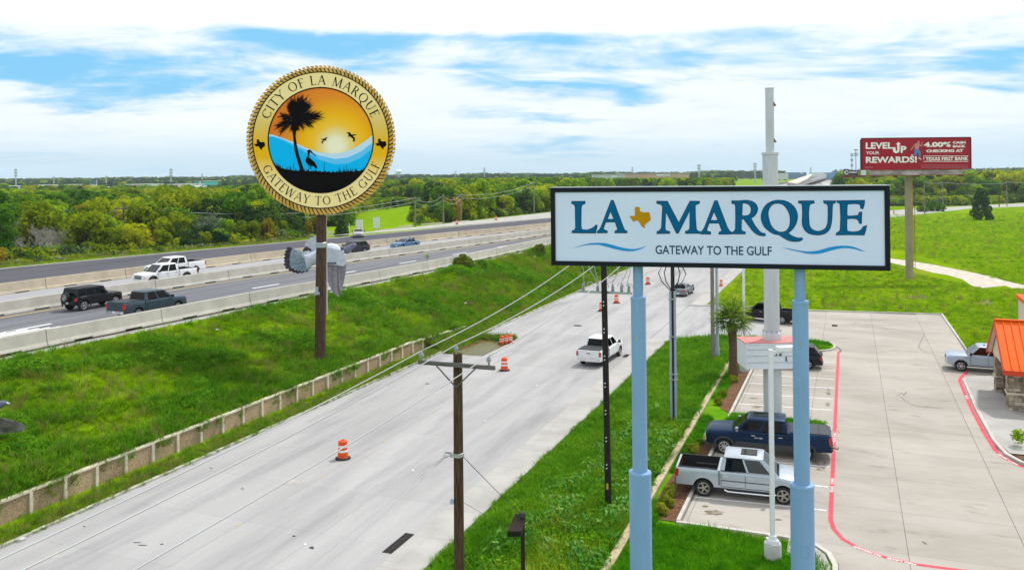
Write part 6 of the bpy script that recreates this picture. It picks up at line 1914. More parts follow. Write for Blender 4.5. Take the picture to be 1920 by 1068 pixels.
# striped awning below the gable on the near side
for k in range(14):
    w0 = 10.3 + .5 * k
    MB().prism([lw_(60.0, w0, 2.75), lw_(58.6, w0, 1.95), lw_(58.6, w0 + .5, 1.95), lw_(60.0, w0 + .5, 2.75)], (0, 0, .05)).build('awning_stripe', M_AWW if k % 2 == 0 else M_AWO, rs)
MB().box(lw_(61.2, 15.5, 1.3), (.15, 9, 2.6)).build('side_wall', M_STONE, rs)
MB().box(lw_(60.25, 11.4, 1.25), (.12, .12, 2.5)).build('awning_post', M_TRIM, rs)
gb2 = W(64.2, 9.75, .165); t = thing('litter_bin', 'brown square waste bin standing between the two stone piers', 'bin', gb2, ROADROT)
MB().box((0, 0, .55), (.62, .62, 1.1)).build('body', M_BIN, t); MB().box((0, 0, 1.17), (.66, .66, .14)).build('lid', M_BIN, t); MB().box((0, .315, .93), (.4, .02, .16)).build('slot', M_BLACK, t)
gb2 = W(60.9, 10.7, .165); t = thing('patio_table', 'small black patio table beside the near stone pier', 'table', gb2)
MB().cyl((0, 0, .72), (0, 0, .76), .5, n=20).build('table_top', M_BLACK, t); MB().cyl((0, 0, 0), (0, 0, .72), .05, n=10).build('leg', M_BLACK, t); MB().cyl((0, 0, 0), (0, 0, .03), .3, n=16).build('foot', M_BLACK, t)

# ------------------------------------------------------------------ far bank: guard rails, sign backs, posts
M_RAIL = mat('pale_rail', (.62, .55, .42), .8, var=.1, scale=2)
def rail(px0, py0, px1, py1, label):
    a, c = G(px0, py0, 4.0), G(px1, py1, 4.0); d = c - a
    t = thing('guard_rail', label, 'guard rail', Vector((a.x, a.y, 3.5)), math.atan2(d.y, d.x), 'pale rails beyond the dark asphalt')
    L = d.length
    MB().box((L / 2, 0, .55), (L, .16, .30)).build('beam', M_RAIL, t)
    n = max(2, int(L / 4) + 1)
    for k in range(n): MB().box((L * k / (n - 1), 0, .2), (.16, .16, .75)).build('post', M_RAIL, t)
for i, q in enumerate(((212, 477, 272, 471), (372, 456, 404, 453), (430, 452, 480, 446), (440, 456, 462, 454), (537, 446, 562, 443), (583, 438, 625, 435), (583, 442, 625, 440), (702, 433, 772, 426), (748, 425, 772, 423), (790, 421, 830, 418), (790, 426, 820, 424), (848, 417, 880, 414))):
    rail(*q, 'pale guard rail piece on the grass between the dark asphalt and the wood')
def sign_back(px, py, w, h, label):
    g = G(px, py, 3.9); t = thing('sign_panel', label, 'sign', Vector((g.x, g.y, 3.6)), R(-20))
    for xx in (-w * .35, w * .35): MB().box((xx, .05, .9), (.12, .08, 1.8)).build('leg', M_STEEL, t)
    MB().box((0, 0, 1.0 + h / 2), (w, .05, h)).build('panel', M_PLATE, t)
sign_back(674, 440, 1.5, 2.2, 'white sign back beside the dark round tree, left of two'); sign_back(706, 434, 1.5, 2.2, 'white sign back at the edge of the green clearing, right of two')
for i, px in enumerate((648, 655)):
    g = G(px, 440, 3.9); t = thing('marker_post', ('left' if i == 0 else 'right') + ' of two thin white marker posts in front of the round dark tree', 'post', Vector((g.x, g.y, 3.6)))
    MB().cyl((0, 0, 0), (0, 0, 2.4), .07, n=8).build('shaft', M_PLATE, t); MB().cyl((0, 0, 2.4), (0, 0, 2.45), .085, n=8).build('cap', M_PLATE, t)
M_RBOARD = mat('work_sign_orange', (.7, .2, .03), .6)
for px, py, colr, lab in ((1817, 378, M_BRED, 'small red and white roadside board left of the lone cedar'), (1857, 377, mat('work_yellow', (.7, .4, .02), .6), 'yellow roadworks sign right of the lone cedar'), (1906, 373, M_PLATE, 'left of two white roadside boards at the picture edge'), (1913, 373, mat('pale_board', (.5, .62, .7), .6), 'right of two white roadside boards at the picture edge')):
    g = G(px, py + 4); t = thing('roadside_board', lab, 'sign', g)
    MB().box((0, 0, 1.2), (.12, .1, 2.4)).build('leg', M_STEEL, t); MB().box((0, -.06, 2.2), (1.1 + .3 * rng.random(), .06, 2.0)).build('panel', colr, t)

# poles in the wood on the left and along the cross street
def far_pole(px, ptop, Y, zbase, label, m, arm=True, two=False):
    x = P(px, ptop, Y).x; zt2 = P(px, ptop, Y).z
    t = thing('utility_pole', label, 'utility pole', Vector((x, Y, zbase)), R(15), 'far utility poles')
    MB().cyl((0, 0, 0), (0, 0, zt2 - zbase), .19, .13, 8).build('shaft', m, t)
    if arm:
        MB().box((0, -.15, zt2 - zbase - .5), (2.4, .12, .14)).build('crossarm', M_XARM, t)
        for k in (-1, 0, 1): MB().cyl((k * 1.05, -.15, zt2 - zbase - .43), (k * 1.05, -.15, zt2 - zbase - .1), .07, n=6).build('insulator', M_INS, t)
    return Vector((x, Y, zt2 - .2))
tops = []
for px, ptop, Y, lab in ((-60, 398, 150, 'wooden pole at the left picture edge in the wood'), (121.5, 389, 140, 'red brown wooden pole left in the wood above the dead tree'), (231.5, 386, 140, 'red brown wooden pole with braces in front of the wood'), (778, 369, 185, 'thin wooden pole at the right side of the clearing'), (831, 365, 190, 'bare grey pole right of the clearing'), (864, 363, 210, 'wooden pole in the bushes right of the bare grey pole'), (1001, 341, 235, 'tall double armed pole left of the town sign')):
    tops.append(far_pole(px, ptop, Y, 3.6, lab, M_WOODR if px < 400 else M_WOODG))
for i in range(len(tops) - 1):
    if i == 2: mid = 0
    for dz in ((0, -.0), (-.9, 0)):
        wire('power_line', ('upper', 'lower')[int(dz[0] != 0)] + ' faint power line of span ' + ('one', 'two', 'three', 'four', 'five', 'six')[i] + ' from the left along the wood', tops[i] + Vector((0, 0, dz[0])), tops[i + 1] + Vector((0, 0, dz[0])), 1.2 if i != 2 else 2.2, .035, M_WIRE, group='lines along the wood')
tops = []
for px, ptop, Y, lab in ((1733, 340, 300, 'grey pole just right of the billboard column'), (1767.5, 341, 330, 'grey pole midway between billboard column and cedar'), (1873, 343, 350, 'dark pole right of the cedar, left of a pair'), (1887.5, 340, 355, 'pale pole right of the cedar, right of a pair'), (1960, 340, 380, 'pole beyond the right picture edge')):
    tops.append(far_pole(px, ptop, Y, 0, lab, M_WOODG if px != 1873 else M_WOOD, px > 1760))
for i in range(len(tops) - 1):
    wire('power_line', ('first', 'second', 'third', 'last')[i] + ' faint wire span from the left behind the billboard column', tops[i], tops[i + 1], .5, .05, M_WIRE, group='lines along the cross street')

# ------------------------------------------------------------------ skyline: masts, water tower, town
M_MAST = mat('mast_grey', (.42, .47, .52), .6)
def mast(px, ptop, Y, r, lab, zb=0):
    x = P(px, ptop, Y).x; z = P(px, ptop, Y).z; t = thing('mast', lab, 'mast', Vector((x, Y, zb)))
    MB().cyl((0, 0, 0), (0, 0, z - zb), r, r * .7, 8).build('shaft', M_MAST, t)
    for k in range(3): MB().box((0, 0, z - zb - 1.5 - 3 * k), (r * 5, .3, 1.6)).build('antenna', M_MAST, t)
for px, pt2, Y, r, lab in ((29.5, 316, 900, .7, 'tall thin mast on the skyline at the far left'), (320.5, 316, 900, .75, 'thick mast above the far left town roofs'), (101, 330, 1100, .45, 'faint mast on the skyline left of the tall town sign'), (199, 329, 1100, .45, 'faint mast on the skyline right of the tall town sign'), (379, 325, 1200, .5, 'faint mast on the skyline left of the round seal'), (908, 314, 1300, .7, 'lone mast on the skyline right of the water tower'), (854, 321, 1400, .5, 'small mast on the skyline near the water tower'), (946, 321, 1500, .5, 'small faint mast right of the lone mast'), (1185.5, 313, 1300, .6, 'thin mast above the warehouse roof'), (1310.5, 308, 900, .75, 'thick mast right of the pale warehouse'), (1415.5, 305, 900, .75, 'thick mast left of the tall pylon'), (1520, 314, 1500, .7, 'mast on the skyline right of the pylon'), (1597, 286, 500, .28, 'thin mast left of the floodlight mast by the red billboard'), (1858, 313, 900, .5, 'thin mast over the trees right of the red billboard')):
    mast(px, pt2, Y, r, lab)
# floodlight mast
x = P(1604.5, 280, 480).x; z = P(1604.5, 280, 480).z; t = thing('floodlight_mast', 'floodlight mast with two lamp crowns left of the red billboard', 'mast', Vector((x, 480, 0)))
MB().cyl((0, 0, 0), (0, 0, z), .32, .22, 10).build('shaft', M_MAST, t)
for dz in (0, 2.0, 3.0): 
    for k in range(4): MB().box((-1.0 + .66 * k, -.2, z - .4 - dz), (.45, .4, .6)).build('floodlight', mat('floodlight_grey', (.30, .33, .36), .5), t)
x = P(747, 321, 1300).x; t = thing('water_tower', 'white water tower on the skyline right of the round seal', 'water tower', Vector((x, 1300, 0)))
zt = P(747, 318, 1300).z; 
MB().lathe([(.001, zt - 6.6), (2.2, zt - 6.2), (4.4, zt - 4.4), (4.8, zt - 3.0), (4.4, zt - 1.4), (2.4, zt - .3), (.001, zt)], 20).build('tank', mat('tank_white', (.85, .88, .92), .5), t, True, 60)
for k in range(6):
    a = k * math.pi / 3; MB().cyl((4.2 * math.cos(a), 4.2 * math.sin(a), 0), (3.8 * math.cos(a), 3.8 * math.sin(a), zt - 4), .22, n=6).build('leg', M_MAST, t)
MB().cyl((0, 0, 0), (0, 0, zt - 6), .6, n=8).build('riser', M_MAST, t)
M_RW1 = mat('store_white', (.72, .74, .76), .7); M_RT = mat('store_tan', (.58, .42, .28), .8); M_RR = mat('store_roof', (.58, .60, .63), .7); M_RTEAL = mat('store_teal', (.02, .35, .34), .6)
def store(px0, px1, ptop, pbot, Y, m, lab, dep=40, roofm=None, zb=2.0):
    a, c = P(px0, ptop, Y), P(px1, ptop, Y); w = c.x - a.x
    t = thing('store_building', lab, 'building', Vector(((a.x + c.x) / 2, Y, zb))); h = a.z - zb
    MB().box((0, dep / 2, h / 2), (w, dep, h)).build('wall', m, t); MB().box((0, dep / 2, h + .15), (w + 1, dep + 1, .3)).build('roof', roofm or M_RR, t)
    n = max(2, int(w / 12))
    for k in range(n): MB().box((-w / 2 + w * (k + .5) / n, -.06, 1.6), (w / n * .5, .1, 2.4)).build('shop_window', M_TRIMG, t)
    MB().box((w * .1, -.1, h - 1.2), (w * .22, .2, 1.4)).build('fascia_sign', M_BRED if m is M_RW1 else M_RW1, t)
for q in ((-30, 26, 350, 0, 640, M_RW1, 'white long store roof at the far left edge'), (44, 112, 347.5, 0, 760, M_RR, 'grey roofed store left of the tall town sign'), (82, 97, 355, 0, 600, M_RT, 'small tan store among the trees at far left'), (132, 196, 352, 0, 700, M_RT, 'tan store under the tall town sign'), (232, 274, 346, 0, 800, M_RW1, 'long white roof left of the thick mast'), (292, 350, 346.5, 0, 690, M_RW1, 'white store with a red sign by the thick mast'), (335, 382, 351, 0, 640, M_RT, 'low tan store in front of the white store'), (365, 382, 340, 0, 820, M_RTEAL, 'teal fronted store at the edge of the seal'),
          (1120, 1172, 327.5, 0, 560, M_RR, 'grey warehouse end half hidden by trees above the town sign'), (1172, 1292, 326, 0, 640, M_RT, 'long tan warehouse above the town sign'), (1488, 1512, 323.5, 0, 1500, mat('store_blue', (.10, .22, .42), .7), 'blue distant building on the highway horizon'), (1530, 1560, 324, 0, 1700, M_RW1, 'white distant building on the highway horizon'), (1566, 1588, 323.5, 0, 1400, mat('store_blue2', (.08, .28, .5), .7), 'blue distant building left of the small black billboard'), (1452, 1478, 325, 0, 1300, M_RR, 'grey distant building right of the pylon')):
    store(*q)
x = P(176, 340, 620); t = thing('store_sign', 'tall white framed store sign standing over the far left town', 'sign', Vector((x.x, 620, 2)))
zt = P(176, 337, 620).z - 2
for xx in (-1.9, 1.9): MB().box((xx, 0, zt / 2), (.5, .5, zt)).build('leg', M_RW1, t)
MB().box((0, 0, zt - 1.6), (4.2, .6, 3.2)).build('panel', mat('sign_slate', (.10, .20, .27), .5), t); MB().box((0, -.05, zt - 4.2), (4.2, .6, 1.2)).build('white_panel', M_RW1, t)
# far flyover ramp where the highway meets the horizon, and the distant traffic
def far_ribbon(name, pts, z0, m):
    b = MB()
    b.add([Vector((p.x, p.y, z)) for p, z in pts], [tuple(range(len(pts)))]); 
    return structure(b.build(name, m))
rampL, rampR = [(1476, 341.5, 700), (1500, 333, 1000), (1520, 326.5, 1500)], [(1494, 343.5, 700), (1514, 334.5, 1000), (1524, 326.5, 1500)]
b = MB(); A = [P(*p) for p in rampL]; B2 = [P(*p) for p in rampR]
for i in range(2):
    b.prism([A[i], B2[i], B2[i + 1], A[i + 1]], (0, 0, -1.2))
structure(b.build('flyover', mat('flyover_concrete', (.58, .54, .46), .85)))
b = MB()
for i in range(2):
    b.add([A[i] + Vector((0, 0, -1.2)), B2[i] + Vector((0, 0, -1.2)), Vector((B2[i].x, B2[i].y, 0)), Vector((A[i].x, A[i].y, 0))], [(0, 1, 2, 3)])
    b.add([B2[i] + Vector((0, 0, -1.2)), B2[i + 1] + Vector((0, 0, -1.2)), Vector((B2[i + 1].x, B2[i + 1].y, 0)), Vector((B2[i].x, B2[i].y, 0))], [(0, 1, 2, 3)])
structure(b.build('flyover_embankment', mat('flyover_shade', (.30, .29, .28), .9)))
structure(px_poly('far_roadworks', [(1462, 347.5), (1560, 347.5), (1560, 338), (1548, 330), (1516, 330), (1462, 338)], .02, mat('pale_works', (.48, .44, .40), .9, col2=(.30, .30, .31), scale=.05, coords='WORLD', stretch=(.2, 2, 1))))
carb = []
for m_ in (P_WHITE, P_BLACK, P_GREY, mat('paint_red', (.4, .05, .03), .4)):
    b = MB(); b.box((0, 0, .65), (4.6, 1.85, .7)); b.prism([(-1.9, -.8, 1.0), (1.0, -.8, 1.0), (.4, -.7, 1.55), (-1.5, -.7, 1.55)], (0, 1.6, 0)); carb.append(b.mesh('distant_car', m_))
for k in range(30):
    v = rng.random(); py = 331 + 16 * v; px = 1480 + 70 * rng.random() * (0.4 + .6 * v)
    if px < 1464 + (347 - py) * 2.2: continue
    g = G(px, py, .05); tag(link('distant_car', carb[int(rng.integers(0, 4))], None, g, ROADROT + (math.pi if rng.random() < .5 else 0)), 'tiny car in the far highway traffic near the horizon', 'car', 'distant highway traffic')

# ------------------------------------------------------------------ pigeons
M_PG = mat('pigeon_pale', (.50, .56, .66), .8, col2=(.66, .70, .78), scale=3); M_PGB = mat('pigeon_blue_grey', (.20, .27, .36), .8, col2=(.36, .44, .54), scale=5, rand=.2); M_PGD = mat('pigeon_dark', (.035, .03, .045), .8, col2=(.09, .08, .11), scale=4, rand=.3)
M_PGW = mat('pigeon_wing', (.23, .23, .27), .8, col2=(.36, .34, .38), scale=5, rand=.22); M_PGR = mat('pigeon_brown', (.25, .19, .17), .8, var=.2, scale=4, rand=.2)
def feather(name, a, c, wd, m, parent, th=.02, tip=None, tipm=None):
    """tapered plate from a to c, rounded end, in the x-z plane facing the viewer"""
    a, c = Vector(a), Vector(c); d = (c - a); L = d.length; d.normalize(); n = Vector((-d.z, 0, d.x))
    prof = [(0, .30), (.25, .75), (.6, 1.0), (.85, .92), (.96, .60), (1.0, .12)]
    pl = [a + d * L * t + n * wd * w / 2 for t, w in prof] + [a + d * L * t - n * wd * w / 2 for t, w in prof[::-1]]
    f = MB().prism(pl, (0, th, 0)).build(name, m, parent)
    if tipm:
        tp = [(.80, .95), (.85, .92), (.96, .60), (1.0, .12)]; pl = [a + d * L * t + n * wd * w * .51 for t, w in tp] + [a + d * L * t - n * wd * w * .51 for t, w in tp[::-1]]
        MB().prism([p + Vector((0, -.004, 0)) for p in pl], (0, th * 1.3, 0)).build('feather_tip', tipm, f)
    return f
def pigeon(Y, anchor, label, S, pts):
    """S: metres per photo pixel at this distance"""
    base = P(anchor[0], anchor[1], Y); t = thing('pigeon', label, 'bird', base)
    q = lambda x, y, d=0: (((x - anchor[0])) * S, d * S, -(y - anchor[1]) * S)
    return t, q
YB2 = 65.5; S2 = YB2 / F_PX
pgn, q = pigeon(YB2, (600, 480), 'pale grey pigeon in flight behind the wooden pole of the round seal', S2, None)
body = skin_to_mesh([q(588, 487), q(604, 477), q(622, 470, 2), q(640, 474, 3), q(577, 489)], [(0, 1), (1, 2), (2, 3), (0, 4)], [13 * S2, 18 * S2, 19 * S2, 13 * S2, 7 * S2], M_PG, 'body'); link('body', body, pgn)
for i, (tx, ty) in enumerate(((537, 464), (534, 470), (532, 476), (531, 483), (531, 489), (530, 496), (533, 502), (539, 507), (546, 510), (553, 512), (561, 512), (569, 510))):
    feather('tail_feather', q(586, 487, 4 + .6 * i), q(tx, ty, 1 + .8 * i), 9.5 * S2, M_PGB, pgn, 1.0 * S2, True, M_PGD)
feather('tail_covert', q(604, 482, -1), q(566, 476, -2), 15 * S2, M_PG, pgn, 1.5 * S2)
for i, (tx, ty, m_) in enumerate(((615, 520, M_PGW), (618, 529, M_PGW), (621, 537, M_PGW), (624, 542, M_PGW), (627, 547, M_PGW), (630, 550, M_PGW), (633, 553, M_PGW), (636, 555, M_PGW), (639, 553, M_PGR), (642, 545, M_PGW), (644, 535, M_PGW), (646, 525, M_PGW), (648, 514, M_PGW))):
    feather('wing_feather', q(613 + 2.9 * i, 480, -4 - .5 * i), q(tx, ty, -8 - .8 * i), 7.5 * S2, m_, pgn, .9 * S2)
for i in range(6): feather('wing_covert', q(614 + 6 * i, 462 + 1.2 * i, -14 - .5 * i), q(615 + 6.2 * i, 494 + .6 * i, -17 - .5 * i), 13 * S2, M_PG, pgn, .9 * S2)
for i in range(3): feather('wing_bar', q(616 + 6 * i, 491, -21), q(623 + 6 * i, 492, -21), 2.6 * S2, M_PGD, pgn, .6 * S2)
for i, (tx, ty) in enumerate(((566, 470), (570, 458), (577, 449), (586, 444))): feather('far_wing_feather', q(612, 470, 6), q(tx, ty, 8 + i), 16 * S2, M_PG, pgn, 1.0 * S2, True if i == 0 else None, M_PGD if i == 0 else None)
feather('far_wing_bar', q(572, 463, 4), q(583, 470, 4), 4 * S2, M_PGD, pgn, .5 * S2)
hd = skin_to_mesh([q(645, 474, 3), q(656, 465, 4), q(664, 460, 4), q(669, 459, 4)], [(0, 1), (1, 2), (2, 3)], [8 * S2, 6 * S2, 5 * S2, 2 * S2], mat('pigeon_neck', (.13, .12, .22), .5, col2=(.22, .25, .34), scale=2), 'head'); link('head', hd, pgn)
MB().cyl(q(667, 460, 4), q(674, 462, 4), 1.6 * S2, .4 * S2, 6).build('beak', M_PGD, pgn)
MB().lathe([(.001, -1.0 * S2), (1.0 * S2, 0), (.001, 1.0 * S2)], 8, c=q(664, 458.5, -1)).build('eye', M_AMBER, pgn)
M_PGN = mat('pigeon_near_grey', (.075, .068, .078), .8, col2=(.16, .145, .15), scale=30, rand=.25); YB3 = 5.0; S3 = YB3 / F_PX  # near pigeon's wing has its own darker grey
pg2, q = pigeon(YB3, (-22, 775), 'dark grey pigeon close by, only its wing and head inside the left edge', S3, None)
body = skin_to_mesh([q(-75, 785), q(-50, 778), q(-25, 770), q(-8, 762)], [(0, 1), (1, 2), (2, 3)], [8 * S3, 17 * S3, 16 * S3, 10 * S3], M_PGB, 'body'); link('body', body, pg2)
hd = skin_to_mesh([q(-10, 763), q(2, 758), q(9, 755), (q(14, 755))], [(0, 1), (1, 2), (2, 3)], [9 * S3, 8 * S3, 6 * S3, 2 * S3], mat('pigeon_violet', (.10, .09, .16), .5, col2=(.16, .15, .24), scale=60), 'head'); link('head', hd, pg2)
MB().cyl(q(13, 755), q(19, 757), 2.0 * S3, .6 * S3, 6).build('beak', M_PG, pg2)
for i, (tx, ty) in enumerate(((-6, 812), (4, 810), (16, 808), (28, 806), (40, 804), (50, 802), (57, 799))):
    feather('wing_feather', q(-30 + 2 * i, 778, -6 - i), q(tx, ty, -10 - i), 15 * S3, M_PGN, pg2, .8 * S3)
for i, (tx, ty) in enumerate(((0, 795), (14, 793), (26, 792), (36, 794))): feather('wing_covert', q(-34, 774, -14 - i), q(tx, ty, -15 - i), 16 * S3, M_PGN, pg2, .8 * S3)
for i in range(5): feather('tail_feather', q(-75, 785, i), q(-112, 780 + 6 * i, i), 12 * S3, M_PGB, pg2, .8 * S3)

# ------------------------------------------------------------------ litter
def scrap(px, py, s, m, z, lab):
    g = G(px, py, z); b = MB(); n = 7
    b.prism([(s * (.6 + .5 * rng.random()) * math.cos(2 * math.pi * k / n), .7 * s * (.6 + .5 * rng.random()) * math.sin(2 * math.pi * k / n), 0) for k in range(n)], (.02, .01, s * .35))
    tag(b.build('litter_scrap', m, None, loc=g), lab, 'litter', 'scraps of litter')
M_PAP = mat('paper_white', (.68, .69, .70), .8)
for px, py, z in ((935, 995, .12), (978, 947, .12), (958, 931, .12), (1237, 876, .12), (1262, 837, .12), (1263, 833, .12), (1296, 785, .12), (1238, 833, .12), (1313, 760, .12)):
    scrap(px, py, .10 + .06 * rng.random(), M_PAP, z, 'white scrap of litter lying in the grass verge')
for px, py in ((120, 650), (150, 643), (182, 635), (320, 622), (407, 618), (873, 568), (1003, 481), (455, 586)):
    scrap(px, py, .14, M_PAP, 3.9, 'white scrap of litter lying on the grass bank')
for px, py, s in ((397, 851, .32), (38, 1013, .30)): scrap(px, py, s, M_BASE, .03, 'lump of pale rubble at the kerb under the retaining wall')
# ------------------------------------------------------------------ vegetation
GR = [(.090, .230, .002), (.195, .380, .003), (.330, .450, .008)]
M_BLADE = leaf_mat('grass_blade', GR, .16, .28, .5)
M_BLADEG = leaf_mat('lush_blade', [(.030, .185, .003), (.085, .320, .005), (.190, .430, .010)], .3, .28, .5)
M_BLADEL = leaf_mat('weed_leaf', [(.060, .200, .006), (.115, .310, .010), (.21, .39, .02)], .25, .25, .45)
M_BLADES = leaf_mat('silver_weed', [(.06, .24, .02), (.12, .34, .06), (.24, .43, .11)], .4, .25, .35)
M_STRAW = leaf_mat('straw', [(.15, .16, .03), (.26, .24, .06), (.32, .27, .09)], .3, .25, .3)
M_YELW = leaf_mat('yellow_weed', [(.09, .20, .010), (.20, .30, .012), (.36, .38, .02)], .5, .25, .35)

def quick_mesh(name, V, F4, m):
    me = bpy.data.meshes.new(name)
    V = np.asarray(V, dtype=np.float32); F4 = np.asarray(F4, dtype=np.int32)
    me.vertices.add(len(V)); me.vertices.foreach_set('co', V.ravel())
    k = F4.shape[1]
    me.loops.add(F4.size); me.loops.foreach_set('vertex_index', F4.ravel())
    me.polygons.add(len(F4)); me.polygons.foreach_set('loop_start', np.arange(0, F4.size, k, dtype=np.int32))
    me.polygons.foreach_set('loop_total', np.full(len(F4), k, dtype=np.int32))
    me.materials.append(m); me.update(); me.validate()
    return me

def tuft(name, n, h, spread, lean, wd, m, sd_v):
    rg = np.random.default_rng(sd_v); V, F = [], []
    for k in range(n):
        a = rg.random() * 6.283; r_ = spread * math.sqrt(rg.random()); hh = h * (.55 + .6 * rg.random()); le = lean * hh * (.3 + rg.random())
        b0 = np.array([r_ * math.cos(a), r_ * math.sin(a), -.03]); da = a + rg.normal() * .8
        d = np.array([math.cos(da), math.sin(da), 0]); s = np.array([-d[1], d[0], 0]) * wd * (.7 + .6 * rg.random())
        p1 = b0 + d * le * .35 + np.array([0, 0, hh * .6]); p2 = b0 + d * le + np.array([0, 0, hh])
        i = len(V)
        V += [b0 - s, b0 + s, p1 + s * .8, p1 - s * .8, p2 + s * .12, p2 - s * .12]
        F += [(i, i + 1, i + 2, i + 3), (i + 3, i + 2, i + 4, i + 5)]
    return bpy.data.objects.new(name, quick_mesh(name, V, F, m))
def weed(name, n, h, r, ls, m, sd_v):
    rg = np.random.default_rng(sd_v); V, F = [], []
    for k in range(n):
        a = rg.random() * 6.283; rr = r * math.sqrt(rg.random()); z = h * (.15 + .85 * rg.random()) * (1 - .5 * (rr / r) ** 2)
        c = np.array([rr * math.cos(a), rr * math.sin(a), z]); nrm = np.array([math.cos(a) * .7, math.sin(a) * .7, .9]) + rg.normal(size=3) * .45; nrm /= np.linalg.norm(nrm)
        t = np.cross(nrm, rg.normal(size=3)); t /= np.linalg.norm(t); b = np.cross(nrm, t); l = ls * (.6 + .8 * rg.random())
        i = len(V); V += [c - t * l, c - b * l * .45, c + t * l, c + b * l * .45]; F.append((i, i + 1, i + 2, i + 3))
    return bpy.data.objects.new(name, quick_mesh(name, V, F, m))
PROTO = {
 'short': [tuft('grass_tuft', 20, .13, .22, 1.5, .011, M_BLADE, i) for i in range(4)],
 'mid': [tuft('grass_tuft', 22, .26, .24, 1.3, .014, M_BLADE, 10 + i) for i in range(4)],
 'tall': [tuft('grass_tuft', 26, .48, .28, 1.0, .018, M_BLADEL, 20 + i) for i in range(3)],
 'gshort': [tuft('grass_tuft', 20, .14, .22, 1.4, .011, M_BLADEG, 70 + i) for i in range(4)],
 'gmid': [tuft('grass_tuft', 22, .28, .24, 1.2, .014, M_BLADEG, 80 + i) for i in range(4)],
 'straw': [tuft('grass_tuft', 18, .55, .22, .5, .010, M_STRAW, 30 + i) for i in range(2)],
 'weed': [weed('weed_clump', 70, .5, .45, .085, M_BLADEL, 40 + i) for i in range(3)],
 'silver': [weed('weed_clump', 80, .6, .5, .08, M_BLADES, 50 + i) for i in range(2)],
 'yellow': [tuft('weed_clump', 22, .58, .3, .5, .020, M_YELW, 60 + i) for i in range(2)],
}
def scatter(name, label, cat, pts, scl, kinds, probs, tilt=.15):
    """one object of countless plants: points carry scale, turn and kind"""
    protos, spans = [], {}
    for k in kinds:
        spans[k] = (len(protos), len(PROTO[k])); protos += PROTO[k]
    n = len(pts)
    me = bpy.data.meshes.new(name); me.vertices.add(n); me.vertices.foreach_set('co', np.asarray(pts, np.float32).ravel())
    kk = rng.choice(len(kinds), size=n, p=np.asarray(probs) / sum(probs)) if not isinstance(probs, np.ndarray) else probs
    idx = np.array([spans[kinds[k]][0] + rng.integers(0, spans[kinds[k]][1]) for k in kk], np.int32)
    a = me.attributes.new('idx', 'INT', 'POINT'); a.data.foreach_set('value', idx)
    a = me.attributes.new('scl', 'FLOAT', 'POINT'); a.data.foreach_set('value', np.asarray(scl, np.float32))
    rot = np.stack([rng.normal(size=n) * tilt, rng.normal(size=n) * tilt, rng.random(n) * 6.283], 1).astype(np.float32)
    a = me.attributes.new('rot', 'FLOAT_VECTOR', 'POINT'); a.data.foreach_set('vector', rot.ravel())
    o = link(name, me); tag(o, label, cat, None, 'stuff')
    ng = bpy.data.node_groups.new(name, 'GeometryNodeTree')
    ng.interface.new_socket('Geometry', in_out='INPUT', socket_type='NodeSocketGeometry'); ng.interface.new_socket('Geometry', in_out='OUTPUT', socket_type='NodeSocketGeometry')
    N, Lk = ng.nodes.new, ng.links.new
    gi, go = N('NodeGroupInput'), N('NodeGroupOutput')
    jn = N('GeometryNodeJoinGeometry')
    infos = []
    for p in protos:
        oi = N('GeometryNodeObjectInfo'); oi.inputs['Object'].default_value = p; oi.inputs['As Instance'].default_value = True; infos.append(oi)
    for oi in infos[::-1]: Lk(oi.outputs['Geometry'], jn.inputs[0])
    ip = N('GeometryNodeInstanceOnPoints'); ip.inputs['Pick Instance'].default_value = True
    def at_(nm, ty):
        q = N('GeometryNodeInputNamedAttribute'); q.data_type = ty; q.inputs['Name'].default_value = nm; return q.outputs['Attribute']
    Lk(gi.outputs[0], ip.inputs['Points']); Lk(jn.outputs[0], ip.inputs['Instance'])
    Lk(at_('idx', 'INT'), ip.inputs['Instance Index']); Lk(at_('rot', 'FLOAT_VECTOR'), ip.inputs['Rotation']); Lk(at_('scl', 'FLOAT'), ip.inputs['Scale'])
    Lk(ip.outputs[0], go.inputs[0])
    md = o.modifiers.new('scatter', 'NODES'); md.node_group = ng
    return o
def seen(x, y, z, m=40):
    if y < 3: return False
    a, b = proj(x, y, z); return -m < a < 1920 + m and -m < b < 1068 + 2 * m

# embankment grass, thinning with distance
pts, scl, knd = [], [], []
kinds = ['short', 'mid', 'tall', 'straw', 'weed']
N_T = 30000; k = 0
while len(pts) < N_T and k < 400000:
    k += 1
    u = 8 + 142 * rng.random() ** 1.5; w1 = near_w(u) + 1.25; w = lerp(-34.4, w1, rng.random())
    x, y, _ = W(u, w); z = emb_z(u, w)
    if not seen(x, y, z, 520): continue
    pn = float(sn(u, w * 1.4, 3.1)); p2 = float(sn(u + 40, w, 1.1))
    wet = pn * .6 + p2 * .4
    if wet < .55 and rng.random() < .32: continue
    if wet > .60: kd = rng.choice([2, 4, 1], p=[.45, .35, .20]); s = .75 + .6 * (wet - .6) * 4 * rng.random()
    elif wet > .45: kd = rng.choice([1, 2, 3], p=[.75, .20, .05]); s = .8 + .4 * rng.random()
    else: kd = rng.choice([0, 1, 3], p=[.55, .38, .07]); s = .8 + .5 * rng.random()
    if w > -36.0 and u < 70: kd = rng.choice([2, 1, 3], p=[.5, .4, .1])
    pts.append((x, y, z)); scl.append(s * (1 + max(0, u - 60) / 120)); knd.append(kd)
scatter('embankment_grass', 'rough green grass and weeds covering the bank below the highway', 'grass', pts, scl, kinds, np.array(knd))
